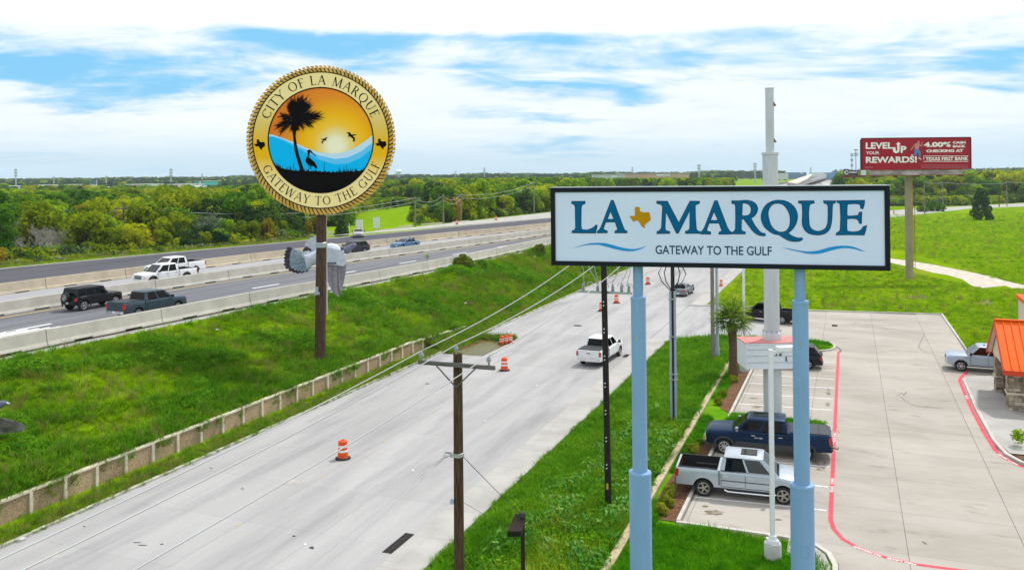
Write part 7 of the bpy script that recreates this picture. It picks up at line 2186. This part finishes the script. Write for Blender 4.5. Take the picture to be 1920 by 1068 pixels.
# strip under the wall
pts, scl, knd = [], [], []
for k in range(7600):
    u = 14 + 63 * rng.random(); w = lerp(-34.1, -32.35, rng.random() ** .8)
    x, y, _ = W(u, w)
    if not seen(x, y, 0, 520): continue
    pts.append((x, y, .05)); scl.append((.55 + .55 * rng.random()) * (.62 if w < -33.3 else .7)); knd.append(rng.choice([0, 1, 2, 3], p=[.25, .45, .12, .18]))
for k in range(260):
    u = 71.4 + 1.8 * rng.random(); w = lerp(-32.2, -28.4, rng.random()); x, y, _ = W(u, w); pts.append((x, y, .05)); scl.append(.5 + .5 * rng.random()); knd.append(rng.choice([1, 2, 3]))
for k in range(160):
    u = 65 + 7 * rng.random(); w = -31.4 - .9 * rng.random(); x, y, _ = W(u, w); pts.append((x, y, .05)); scl.append(.5 + .5 * rng.random()); knd.append(rng.choice([1, 2, 3]))
for k in range(5200):
    u = 66 + 74 * rng.random() ** 1.2; w = lerp(-34.6, -32.35, rng.random()); x, y, _ = W(u, w); pts.append((x, y, lerp(.03, emb_foot(u), max(0, (-w - 32.3) / 2.1)))); scl.append((.55 + .6 * rng.random()) * (1.0 if w < -33 else .65)); knd.append(rng.choice([0, 1, 2, 3], p=[.30, .42, .14, .14]))
# creepers over the wall top
for k in range(480):
    u = 15 + 58 * rng.random()
    if sn(u, 3, .9) < .50: continue
    x, y, _ = W(u, -34.32 + .12 * rng.random()); pts.append((x, y, .55 + .5 * rng.random())); scl.append(.6 + .5 * rng.random()); knd.append(rng.choice([1, 2, 3]))
scatter('wall_foot_grass', 'shaggy grass strip between the retaining wall and the frontage road', 'grass', pts, scl, kinds, np.array(knd), .3)
# verge right of the road
pts, scl, knd = [], [], []
kinds2 = ['gshort', 'gmid', 'tall', 'weed', 'silver', 'yellow']
k = 0
while len(pts) < 34000 and k < 300000:
    k += 1
    u = 17 + 62 * rng.random() ** 1.6; w = lerp(-15.05, -9.12, rng.random())
    if u > 70 and w > -9.3 + 0: pass
    x, y, _ = W(u, w)
    if not seen(x, y, 0, 420) or u > np.interp(w, [-15.1, -13.6, -11.6, -8], [76.3, 77.2, 78.8, 79.6]): continue
    edge = min(1, (w + 15.1) / 1.2)
    near = np.interp(u, [22, 40, 55], [1, .6, 0]); pn = float(sn(u * 1.2, w * 1.5, 1.6)); p2 = float(sn(u + 9, w * 1.3, .8))
    mid_b = np.interp(w, [-13.5, -12.2, -10, -8.9], [0, 1, 1, .3])
    wild = near * mid_b * (.45 + .9 * (pn - .3))
    yel = .22 if u < 36 and w > -12 else .05
    if rng.random() < wild: kd = rng.choice([2, 3, 4, 5, 1], p=[.42 - yel * .6, .20, .05, yel, .33 - yel * .4]); s = .8 + .5 * rng.random()
    elif near * mid_b > .2 and p2 > .60 and rng.random() < .5: kd = rng.choice([4, 3, 1], p=[.30, .25, .45]); s = .7 + .5 * rng.random()
    elif pn * .5 + p2 * .5 > .55: kd = rng.choice([2, 1, 3], p=[.5, .35, .15]); s = .7 + .4 * rng.random()
    else: kd = rng.choice([0, 1, 2], p=[.35, .5, .15]); s = .7 + .5 * rng.random()
    pts.append((x, y, .01)); scl.append(s * (.55 + .45 * edge)); knd.append(kd)
scatter('verge_grass', 'lush weedy grass verge between the frontage road and the tan kerb', 'grass', pts, scl, kinds2, np.array(knd))
# clipped lawns and planting strips
pts, scl = [], []
k = 0
while len(pts) < 30000 and k < 400000:
    k += 1
    r_ = rng.random()
    if r_ < .55: u, w = 23 + 13.2 * rng.random(), lerp(-8.4, -.85, rng.random())
    elif r_ < .75: u, w = 20 + 50 * rng.random(), lerp(-8.4, -8.0, rng.random())
    elif r_ < .9: u, w = 51.2 + 3 * rng.random(), lerp(-6.8, -1.4, rng.random())
    else: u, w = 75.9 + 4.0 * rng.random(), lerp(-8.8, -1.6, rng.random())
    x, y, _ = W(u, w)
    if not seen(x, y, 0, 420): continue
    if r_ >= .75 and w > -2.3 and abs(u - (52.7 if r_ < .9 else 77.9)) > 1.3: continue
    if r_ < .55 and u > np.interp(w, [-8, -2.6, -1.2, -.8], [36.3, 36.3, 35.0, 33]): continue
    if .55 <= r_ < .75 and sn(u, 1, 2.0) < .42 and u > 38: continue
    z = .10 if r_ >= .75 else .01
    pts.append((x, y, z)); scl.append((.55 + .45 * rng.random()) * (1.25 if sn(u, w, 1.5) > .6 else .9))
scatter('lawn_grass', 'clipped bright green lawn around the parking lot', 'grass', pts, scl, ['gshort', 'gmid'], [.86, .14])
# far field: low tufts
pts, scl, knd = [], [], []
k = 0
while len(pts) < 30000 and k < 400000:
    k += 1
    Y = 70 + 230 * rng.random() ** 1.6; px = 1310 + 640 * rng.random(); X = (px - 960) / 1600 * Y; u, w = UWof(X, Y)
    if w < -14.8 or (w < 9.2 and u < 99.5 + .0) or (u < 98.5 and w < 30 and w < 9.3): continue
    if u < 79.9 and w < 60: continue
    a, b = proj(X, Y, 0)
    if 470 < b < 542 and a > 1600:
        t = np.interp(b, [472, 495, 520, 545], [1640, 1720, 1800, 1920])
        if abs(a - t) < 55: continue
    if b < 395 + 22 * rng.random() or (b < 418 and abs(a - 1840) < 8): continue
    pts.append((X, Y, 0)); scl.append((.5 + .6 * rng.random()) * (1 + Y / 400)); knd.append(rng.choice([0, 1, 2], p=[.80, .17, .03]))
scatter('field_grass', 'rough mown grass of the open field behind the parking lot', 'grass', pts, scl, ['short', 'mid', 'straw'], np.array(knd))

# ---- trees
def cloud(blobs, n, ls, sd_v, m, name='crown', flat=.55, shell=.62):
    rg = np.random.default_rng(sd_v)
    C = np.array([b[0] for b in blobs], float); Rr = np.array([b[1] for b in blobs], float)
    pr = (Rr ** 2).mean(1) if Rr.ndim > 1 else Rr ** 2
    pick = rg.choice(len(blobs), size=n, p=pr / pr.sum())
    d = rg.normal(size=(n, 3)); d[:, 2] = d[:, 2] * .9 + .25; d /= np.linalg.norm(d, axis=1, keepdims=True)
    rad = shell + (1.06 - shell) * rg.random(n) ** .6
    rr = Rr[pick] if Rr.ndim > 1 else Rr[pick][:, None]
    c = C[pick] + d * rad[:, None] * rr
    nr = d + rg.normal(size=(n, 3)) * flat; nr /= np.linalg.norm(nr, axis=1, keepdims=True)
    t = np.cross(nr, rg.normal(size=(n, 3))); t /= np.linalg.norm(t, axis=1, keepdims=True); b = np.cross(nr, t)
    l = (ls * (.55 + .9 * rg.random(n)))[:, None]
    V = np.stack([c - t * l, c - b * l * .55, c + t * l, c + b * l * .55], 1).reshape(-1, 3)
    F = np.arange(4 * n).reshape(n, 4)
    return quick_mesh(name, V, F, m)
L_OLIVE = leaf_mat('leaf_olive', [(.10, .17, .006), (.25, .33, .008), (.45, .49, .012)], .22, .3, .55)
L_GREEN = leaf_mat('leaf_green', [(.045, .155, .012), (.135, .285, .014), (.32, .47, .018)], .22, .3, .55)
L_DARK = leaf_mat('leaf_dark', [(.012, .042, .014), (.030, .082, .022), (.080, .150, .026)], .3, .3, .2)
L_GREY = leaf_mat('leaf_grey', [(.075, .12, .06), (.15, .21, .11), (.25, .30, .17)], .3, .3, .25)
L_RUST = leaf_mat('leaf_rusty', [(.17, .16, .012), (.32, .27, .018), (.42, .30, .03)], .3, .3, .3)
M_BARK = mat('bark', (.085, .065, .05), .95, var=.3, scale=3); M_BARE = mat('dead_wood', (.34, .32, .29), .9, var=.2, scale=3)
def broad(sd_v, m, n=2400, w=2.9, h=6.6, ls=.27):
    rg = np.random.default_rng(sd_v); bl = []
    for k in range(20):
        a = rg.random() * 6.283; zz_ = rg.random(); r_ = w * (.25 + .62 * math.sqrt(rg.random())) * (1 - .55 * max(0, zz_ - .45))
        bl.append(((r_ * math.cos(a), r_ * math.sin(a), h * (.22 + .66 * zz_)), w * (.26 + .22 * rg.random())))
    return cloud(bl, n, ls, sd_v, m)
def trunk(sd_v, h=6.0, r=.16, spread=1.6):
    rg = np.random.default_rng(sd_v); b = MB()
    b.tube([(0, 0, -.3), (.1, .05, h * .25), (.05, -.1, h * .5), (.1, .1, h * .8)], [r * 1.3, r, r * .7, r * .25], 7)
    for k in range(6):
        a = k * 1.05 + rg.random(); z = h * (.2 + .09 * k); l = spread * (.7 + .6 * rg.random())
        b.tube([(.08, 0, z), (l * .5 * math.cos(a), l * .5 * math.sin(a), z + .5 * l), (l * math.cos(a), l * math.sin(a), z + .8 * l)], [r * .5, r * .35, r * .1], 5)
    return b.mesh('trunk', M_BARK, True, 60)
TR = [trunk(i) for i in range(3)]
KIND = {
 'olive': ([broad(i, L_OLIVE) for i in range(4)], 'yellow green bushy tree in the wood beyond the highway', 'yellow green trees of the wood'),
 'green': ([broad(10 + i, L_GREEN) for i in range(4)], 'mid green leafy tree in the wood beyond the highway', 'mid green trees of the wood'),
 'dark': ([broad(20 + i, L_DARK, 2600, 2.7, 6.4, .24) for i in range(3)], 'dark green dense tree in the wood beyond the highway', 'dark trees of the wood'),
 'grey': ([broad(30 + i, L_GREY, 1300, 2.6, 5.2, .24) for i in range(2)], 'thin greyish tree in the wood beyond the highway', 'greyish trees of the wood'),
 'rusty': ([broad(40 + i, L_RUST, 2000, 2.5, 6.0, .26) for i in range(2)], 'rusty tinted tree in the wood beyond the highway', 'rusty tinted trees of the wood'),
}
def tree(name, label, loc, crown, trk, s, group=None, sz=None):
    t = thing(name, label, 'tree', loc, rng.random() * 6.28, group)
    link('trunk', trk, t); link('crown', crown, t); t.scale = (s, s, sz or s)
    return t
# positions in the wood on the left
def clearing(px, py):
    if 600 < px < 1075 and py > np.interp(px, [600, 760, 850, 930, 1030, 1075], [441, 426, 416, 407.5, 396.5, 392]): return True
    return (655 < px < 775 and max(384, 404 - (px - 655) * .16) < py < 446) or (560 < px < 660 and 425 < py < 450) or (805 < px < 1040 and py > 402 + (px - 805) * -.02 and False)
POLES_PX = [(121.5, 141, 9), (231.5, 141, 9), (75, 128, 62), (128, 126, 40), (778, 186, 7), (831, 191, 7), (864, 211, 7), (1001, 236, 8)]
cand = []
for iy in range(0, 150):
    Y = 104 + 2.9 * iy
    nx = int(0.72 * Y / 3.5)
    for ix in range(nx + 1):
        px = -80 + 1180 * (ix + rng.random()) / (nx + 1)
        yy = Y + 2.9 * (rng.random() - .5); X = (px - 960) / 1600 * yy
        u, w = UWof(X, yy)
        if w > edge_w(u) - (9.0 if u < 100 else 7.5): continue
        a, b = proj(X, yy, 3.5)
        if clearing(a, b): continue
        if rng.random() < .30: continue
        if any(abs(a - pp) < hw_ and yy < YY for pp, YY, hw_ in POLES_PX): continue
        cand.append((yy, X, a, b))
cand.sort()
def top_limit(px):       # highest tops the photograph shows along the frame
    return float(np.interp(px, [-100, 0, 100, 250, 400, 470, 560, 745, 800, 900, 1000, 1060, 1200], [353, 353, 356, 352, 351, 345, 340, 336, 333, 334, 332, 333, 333]))
rest = []
nthing = 0
for yy, X, a, b in cand:
    g = sn(X * .9, yy, 14)
    wts = {'olive': .38 + .5 * (g - .5), 'green': .30, 'dark': .19 - .1 * (g - .5), 'grey': .09, 'rusty': .06}
    kd = rng.choice(list(wts), p=np.array([max(.01, v) for v in wts.values()]) / sum(max(.01, v) for v in wts.values()))
    if a > 660 and kd == 'grey': kd = 'green'
    s = (.60 + .40 * rng.random() + .45 * rng.random() ** 3)
    if a > 600: s *= 1.12
    u, w = UWof(X, yy)
    if w > edge_w(u) - 15: s *= .72
    zmax = 15 - (top_limit(a) - (339 - .0104 * a)) * yy / 1600 - 3.5
    s = min(s, max(.35, zmax / 6.9))
    if b > 384 and 655 < a < 815: s = min(s, .5)
    if 650 < a < 830 and yy < 215: s = min(s, .42)
    if a < 40 and False: continue
    if nthing < 205 and -40 < a < 1090 and not (1045 < a < 1700 and b > 350):
        cr_l = KIND[kd][0]
        tree('tree', KIND[kd][1], (X, yy, 3.45), cr_l[int(rng.integers(0, len(cr_l)))], TR[int(rng.integers(0, 3))], s, KIND[kd][2], s * (.9 + .25 * rng.random())); nthing += 1
    else:
        rest.append((X, yy, 3.4, s, kd))
# single trees that stand out
M_ = KIND['dark'][0]
def cedar_mesh(sd_v, h, w, n, ls):
    rg = np.random.default_rng(sd_v); bl = []
    for k in range(26):
        z = h * (.06 + .88 * k / 25); r_ = w * (1.02 - .75 * (k / 25) ** 1.6) * .62; a = k * 2.4
        bl.append(((r_ * math.cos(a), r_ * math.sin(a), z), w * (.34 - .14 * k / 25)))
    return cloud(bl, n, ls, sd_v, L_DARK)
ced = cedar_mesh(3, 10.0, 3.6, 4200, .26)
g = G(1840, 412); tree('cedar_tree', 'lone dark round cedar in the open field right of the billboard column', g, ced, TR[0], .98)
g = G(641, 440, 3.9); tree('cedar_tree', 'round dark tree at the highway edge just right of the seal pole', (g.x, g.y, 3.6), cedar_mesh(5, 4.4, 2.1, 2600, .18), TR[1], .78)
g = G(330, 452, 3.9); tree('cedar_tree', 'broad dark evergreen at the front edge of the wood above the white pickups', (g.x, g.y, 3.5), broad(77, L_DARK, 3800, 4.2, 7.4, .26), TR[2], .92)
g = G(268, 445, 3.9); tree('cedar_tree', 'narrow dark evergreen left of the broad one at the front edge of the wood', (g.x, g.y + 6, 3.5), broad(78, L_DARK, 2600, 3.0, 7.4, .26), TR[2], .9)
# bare dead tree
def bare(sd_v):
    rg = np.random.default_rng(sd_v); b = MB()
    def grow(p, d, l, r, lev):
        q = p + d * l * .5 + Vector(rg.normal(size=3) * .08 * l); e = p + d * l + Vector((0, 0, .05 * l))
        b.tube([p, q, e], [r, r * .8, r * .55], 5 if lev < 2 else 4)
        if lev >= 4: return
        for k in range(4 if lev < 3 else 3):
            nd = (d + Vector(rg.normal(size=3)) * .62 + Vector((0, 0, .10))).normalized(); grow(p.lerp(e, .45 + .55 * rg.random()), nd, l * (.58 + .22 * rg.random()), r * .55, lev + 1)
    for k in range(4):
        a = k * 1.6 + rg.random(); grow(Vector((0, 0, 0)), Vector((math.cos(a) * .8, math.sin(a) * .8, .9)).normalized(), 2.3, .13, 0)
    return b.mesh('branches', M_BARE)
for px, py, s, lab in ((70, 486, 1.15, 'pale leafless dead tree sprawling at the left front of the wood'), (128, 478, .95, 'second pale leafless tree sprawling right of the first in front of the wood')):
    g = G(px, py, 3.7); t = thing('dead_tree', lab, 'tree', (g.x, g.y, 3.5)); link('branches', bare(int(px)), t); t.scale = (s, s, s * .95)
# trees along the right horizon
RK = ['green', 'olive', 'green', 'dark', 'grey']
cnt = 0
for iy in range(9):
    for ix in range(30):
        px = 1478 + 500 * (ix + rng.random()) / 30; Y = 395 + 14 * iy + 10 * rng.random(); X = (px - 960) / 1600 * Y
        a, b = proj(X, Y, 0)
        top = np.interp(px, [1470, 1560, 1600, 1680, 1720, 1800, 1840, 1880, 1960], [333, 331, 336, 333, 330, 325, 318, 320, 317])
        far = 1 if px > 1610 else 1.6
        if px < 1600: Y *= far; X *= far
        hmax = 15 - (top - (339 - .0104 * px)) * Y / 1600
        kd = RK[int(rng.choice(5, p=[.35, .25, .15, .15, .10]))]; s = min(hmax / 6.8, 1.1 + 1.2 * rng.random() + .12 * iy)
        if iy == 0: s *= .55; 
        if s < .3 or px < 1578: continue
        cr_l = KIND[kd][0]
        if px > 1600 and cnt < 72 and iy < 4:
            lab = {'green': 'mid green tree', 'olive': 'yellow green tree', 'dark': 'dark tree', 'grey': 'greyish tree'}[kd] + ' in the belt behind the cross street on the right'
            tree('tree', lab, (X, Y, 0), cr_l[int(rng.integers(0, len(cr_l)))], TR[int(rng.integers(0, 3))], s, lab.split(' in ')[0] + 's of the right belt'); cnt += 1
        else: rest.append((X, Y, 0, s, kd))
# everything farther off reads as one mass
PROTO['trees'] = []
order = []
for kd, (ms, _, _) in KIND.items():
    PROTO['tree_' + kd] = [bpy.data.objects.new('far_tree', m) for m in ms]
for k in range(5200):
    Y = 430 * (5.2) ** (rng.random() ** .85); px = -120 + 2160 * rng.random()
    X = (px - 960) / 1600 * Y
    u, w = UWof(X, Y)
    left = w < -72
    if not left and not (px > 1475 and Y > 560) and not (w > -10): continue
    if not left and px < 1560 and abs(w + 30) < 75 + 0.02 * Y: continue
    z = 3.3 if left else 0
    tl = (top_limit(px) if left else 324) if Y < 900 else (339 - .0104 * px) - np.interp(Y, [900, 1400, 2200], [-5, 3.5, 5.5]) - 1.5 * (sn(px, 0, 30) - .5) * 2
    if left and Y > 560 and px < 420 and Y < 900 and rng.random() < .35: continue
    if 1375 < px < 1470 and proj(X, Y, 0)[1] > 340.5: continue
    if 1470 <= px < 1575 and proj(X, Y, 0)[1] > 332 + (px - 1470) * .03: continue
    if left and px < 420 and 480 < Y < 900 and rng.random() < .4: tl = 345 + 4 * rng.random()
    s = 1.0 + .9 * rng.random() + Y / 900
    zmax = 15 - (tl - (339 - .0104 * px)) * Y / 1600 - z
    s = min(s, max(.3, zmax / 6.9))
    rest.append((X, Y, z, s, rng.choice(['green', 'dark', 'olive'], p=[.12, .86, .02] if Y > 850 else [.40, .50, .10]) if Y > 600 else rng.choice(['green', 'dark', 'olive', 'grey'], p=[.4, .2, .32, .08])))
ks_ = list(KIND); 
scatter('distant_wood', 'the far wood reaching to the horizon as one green mass', 'wood', [(x, y, z) for x, y, z, s, k in rest], [s for x, y, z, s, k in rest], ['tree_' + k for k in ks_], np.array([ks_.index(k) for *_, k in rest]), 0.04)
# undergrowth along the front of the wood and between its trees
bush = [cloud([((math.cos(a) * .7, math.sin(a) * .7, .5 + .3 * (i % 2)), .75) for i, a in enumerate(np.linspace(0, 5, 6))], 420, .16, 90 + j, m) for j, m in enumerate((L_OLIVE, L_GREEN, L_DARK, L_GREY, L_OLIVE))]
PROTO['bush'] = [bpy.data.objects.new('bush', m) for m in bush]
pts, scl = [], []
for k in range(9000):
    px = -80 + 1180 * rng.random(); u = 60 + 260 * rng.random() ** 1.3; w = edge_w(u) - 7.5 - 45 * rng.random() ** 2.2
    X, Y, _ = W(u, w)
    if Y < 60: continue
    a, b = proj(X, Y, 3.5)
    if not -80 < a < 1080 or clearing(a, b): continue
    if a > 640 and a < 830 and rng.random() < .7: continue
    near_edge = w > edge_w(u) - 11
    pts.append((X, Y, 3.4)); scl.append((.45 + .5 * rng.random()) * (1.0 if near_edge else 1.7))
for k in range(1500):
    px = 1490 + 470 * rng.random(); Y = 370 + 40 * rng.random(); X = (px - 960) / 1600 * Y
    a, b = proj(X, Y, 0)
    if np.interp(a, [1671, 1825, 1920], [392, 384, 379]) < b: continue
    pts.append((X, Y, 0)); scl.append(1.0 + 1.6 * rng.random())
scatter('undergrowth', 'tangled undergrowth at the foot of the wood', 'undergrowth', pts, scl, ['bush'], [1.0], .1)
# meadow strip before the wood
pts, scl = [], []
for k in range(9000):
    u = 62 + 190 * rng.random() ** 1.3; w = edge_w(u) - .5 - 9 * rng.random()
    X, Y, _ = W(u, w)
    if not seen(X, Y, 4): continue
    if clearing(*proj(X, Y, 4.3)) and proj(X, Y, 4)[0] > 600: continue
    z = np.interp(edge_w(u) - w, [0, .35, 3, 12], [HZ - .06, HZ - .06, HZ - .25, 3.6]); pts.append((X, Y, z - .03)); scl.append(1.0 + .8 * rng.random())
scatter('meadow_strip', 'bright grass strip between the dark asphalt and the wood', 'grass', pts, scl, ['mid', 'short', 'straw'], [.6, .3, .1])

# ---- single bushes and plants on the bank, in the beds and at the kerb
def bush_thing(name, label, cat, loc, me, s, group=None):
    t = thing(name, label, cat, loc, rng.random() * 6.28, group); link('foliage', me, t); t.scale = (s, s, s); return t
def onbank(px, py):
    for z in np.linspace(4.4, .2, 60):
        g = G(px, py, z); u, w = UWof(g.x, g.y)
        if w > near_w(u) + 1.2 and emb_z(u, w) >= z - .08: return Vector((g.x, g.y, emb_z(u, w) - .05))
    return G(px, py, 4.0)
L_YG = leaf_mat('leaf_yellow_green', [(.09, .15, .012), (.19, .24, .02), (.30, .32, .03)], .6, .3, .35)
by = cloud([((0, 0, .6), .6), ((.5, .1, .5), .5), ((-.4, .2, .45), .5), ((.1, -.3, .9), .4)], 900, .12, 200, L_YG, 'foliage')
bg = cloud([((0, 0, .4), .5), ((.5, .1, .35), .45), ((-.5, .2, .3), .4)], 700, .10, 201, L_GREEN, 'foliage')
tufm = tuft('x', 90, 1.1, .5, .6, .02, M_BLADEL, 202).data
bush_thing('bush', 'yellow green bush at the barrier foot near the top of the bank', 'bush', onbank(870, 500), by, 1.25)
bush_thing('bush', 'low green bush right of the yellow green one at the barrier foot', 'bush', onbank(905, 500), bg, 1.1)
bush_thing('bush', 'pale weedy bush below the right end of the near barrier', 'bush', onbank(1010, 478), by, 1.3)
bush_thing('grass_clump', 'bright green grass clump at the barrier foot by the slate pickup', 'plant', onbank(428, 588), tufm, 1.0)
bush_thing('grass_clump', 'thin dry grass clump at the barrier foot left of the bright one', 'plant', onbank(303, 606), tufm, .75)
bush_thing('grass_clump', 'small spiky palm seedling at the barrier foot', 'plant', onbank(233, 622), link('x', fans[0]).data if False else tufm, .6)
bush_thing('grass_clump', 'thick green grass clump right of the seal pole', 'plant', onbank(655, 558), tufm, 1.1)
for i, (px, py, s) in enumerate(((1376, 716, .40), (1355, 742, .33), (1348, 758, .36))):
    bush_thing('shrub', ('small yellow green shrub at the foot of the fan palm', 'small shrub in the mulch below the palm shrub', 'small shrub in the mulch above the blue pickup')[i], 'shrub', G(px, py, .04), by, s)
for i, (px, py, s, m_) in enumerate(((1312, 832, .34, bg), (1302, 848, .42, by), (1256, 930, .42, by), (1248, 948, .42, by), (1240, 962, .40, by))):
    bush_thing('shrub', ('green shrub in the mulch left of the blue pickup', 'yellow shrub in the mulch behind the silver tailgate', 'upper of three yellow shrubs in the mulch at the near kerb corner', 'middle of three yellow shrubs in the mulch at the near kerb corner', 'lowest of three yellow shrubs in the mulch at the near kerb corner')[i], 'shrub', G(px, py, .04), m_, s)
bush_thing('shrub', 'small leafy shrub in the planting bed by the patio at the right edge', 'shrub', G(1908, 838, .12), cloud([((0, 0, .5), .35), ((.2, .1, .7), .3), ((-.25, 0, .6), .28)], 160, .10, 210, L_GREEN, 'foliage'), 1.0)
bush_thing('shrub', 'low bush right of the billboard column by the cross street', 'shrub', G(1753, 396), bg, 4.0); bush_thing('shrub', 'lower bush at the foot of the pole right of the billboard column', 'shrub', G(1731, 397), bg, 2.6)
for px, py in ((1680, 377), (1700, 386), (1720, 384)):
    pass
st = thing('sapling', 'thin bare sapling standing at the barrier on the bank', 'plant', onbank(801, 510)); b = MB(); b.tube([(0, 0, 0), (.03, 0, 1.0), (.0, 0, 1.9)], [.025, .02, .012], 5); b.build('stem', M_BARK, st); link('foliage', cloud([((0, 0, 1.8), .22)], 60, .08, 220, L_GREEN, 'foliage'), st)
# ------------------------------------------------------------------ air
hzb = MB().box((300, 1500, 39.0), (8000, 6600, 82.0)).build('haze', None)
hm = bpy.data.materials.new('haze'); hm.use_nodes = True
nt = hm.node_tree; nt.nodes.clear()
o_ = nt.nodes.new('ShaderNodeOutputMaterial'); v_ = nt.nodes.new('ShaderNodeVolumePrincipled')
v_.inputs['Color'].default_value = (0.80, 0.90, 1.0, 1); v_.inputs['Density'].default_value = 0.00011; v_.inputs['Anisotropy'].default_value = 0.2
nt.links.new(v_.outputs[0], o_.inputs['Volume'])
hzb.data.materials.clear(); hzb.data.materials.append(hm); hzb['kind'] = 'stuff'; hzb['label'] = 'thin blue haze over the far land'

# ------------------------------------------------------------------ labels that tell the repeats apart
ORD = ['first', 'second', 'third', 'fourth', 'fifth', 'sixth', 'seventh', 'eighth', 'ninth', 'tenth', 'eleventh', 'twelfth', 'thirteenth', 'fourteenth', 'fifteenth', 'sixteenth', 'seventeenth', 'eighteenth', 'nineteenth', 'twentieth', 'twentyfirst', 'twentysecond', 'twentythird', 'twentyfourth', 'twentyfifth', 'twentysixth', 'twentyseventh', 'twentyeighth']
def left_right(objs):
    q = []
    for o in objs:
        l = o.matrix_basis.translation
        q.append((proj(l.x, l.y, l.z)[0], l.y, o))
    q.sort(key=lambda t: t[0])
    return q
def ordinals(objs, fmt):
    q = left_right(objs)
    for i, (_, _, o) in enumerate(q):
        if len(q) == 1: o['label'] = fmt.format('only').replace(' from the left', '').replace(' from left', '')
        else: o['label'] = fmt.format(ORD[i] if i < 28 else 'one more')
by_group = {}
for o in COL.objects:
    if o.parent is None and 'group' in o: by_group.setdefault(o['group'], []).append(o)
ordinals(by_group['barriers along the grass embankment'], '{} pale barrier segment from the left in the row on top of the grass bank')
ordinals(by_group['barriers in the middle of the highway'], '{} cream barrier segment from the left in the middle row by the yellow line')
ordinals(by_group['barriers beside the dark asphalt'], '{} tan barrier segment from the left in the row before the dark asphalt')
ordinals(by_group['pale rails beyond the dark asphalt'], '{} pale guard rail piece from the left on the grass before the wood')
sl_ = by_group['scraps of litter']
ordinals([o for o in sl_ if o.location.z > 1], '{} white litter scrap from the left on the grass bank')
ordinals([o for o in sl_ if o.location.z <= 1 and 'white' in o['label']], '{} white litter scrap from the left in the grass verge')
ordinals([o for o in sl_ if 'rubble' in o['label']], '{} rubble lump from the left at the kerb under the retaining wall')
for cname, cm in (('white', P_WHITE), ('black', P_BLACK), ('grey', P_GREY), ('red', MATS['paint_red'])):
    cl_ = [o for o in by_group.get('distant highway traffic', []) if o.data.materials[0] == cm]
    if cl_: ordinals(cl_, '{} tiny ' + cname + ' car from the left in the far highway traffic')
ZL = [(60, 'at the left picture edge'), (200, 'above the black wagon'), (420, 'above the white pickups'), (565, 'left of the seal pole'), (670, 'behind the seal'), (830, 'by the clearing'), (1200, 'left of the town sign')]
ZR = [(1700, 'under the red billboard'), (1815, 'left of the lone cedar'), (3000, 'right of the lone cedar')]
for gname, objs in by_group.items():
    if 'trees of the' not in gname: continue
    left = gname.endswith('wood'); kindw = gname.split(' trees')[0]; zones = {}
    for px, Y, o in left_right(objs):
        zn_ = next(t for lim, t in (ZL if left else ZR) if px < lim)
        bd = ('front' if Y < 140 else 'middle' if Y < 172 else 'back') if left else ('front' if Y < 412 else 'second row' if Y < 428 else 'back')
        zones.setdefault((zn_, bd), []).append(o)
    for (zn_, bd), ol in zones.items():
        ordinals(ol, '{} ' + kindw + ' tree from left, ' + bd + (' of the wood ' if left else ' of right belt ') + zn_)
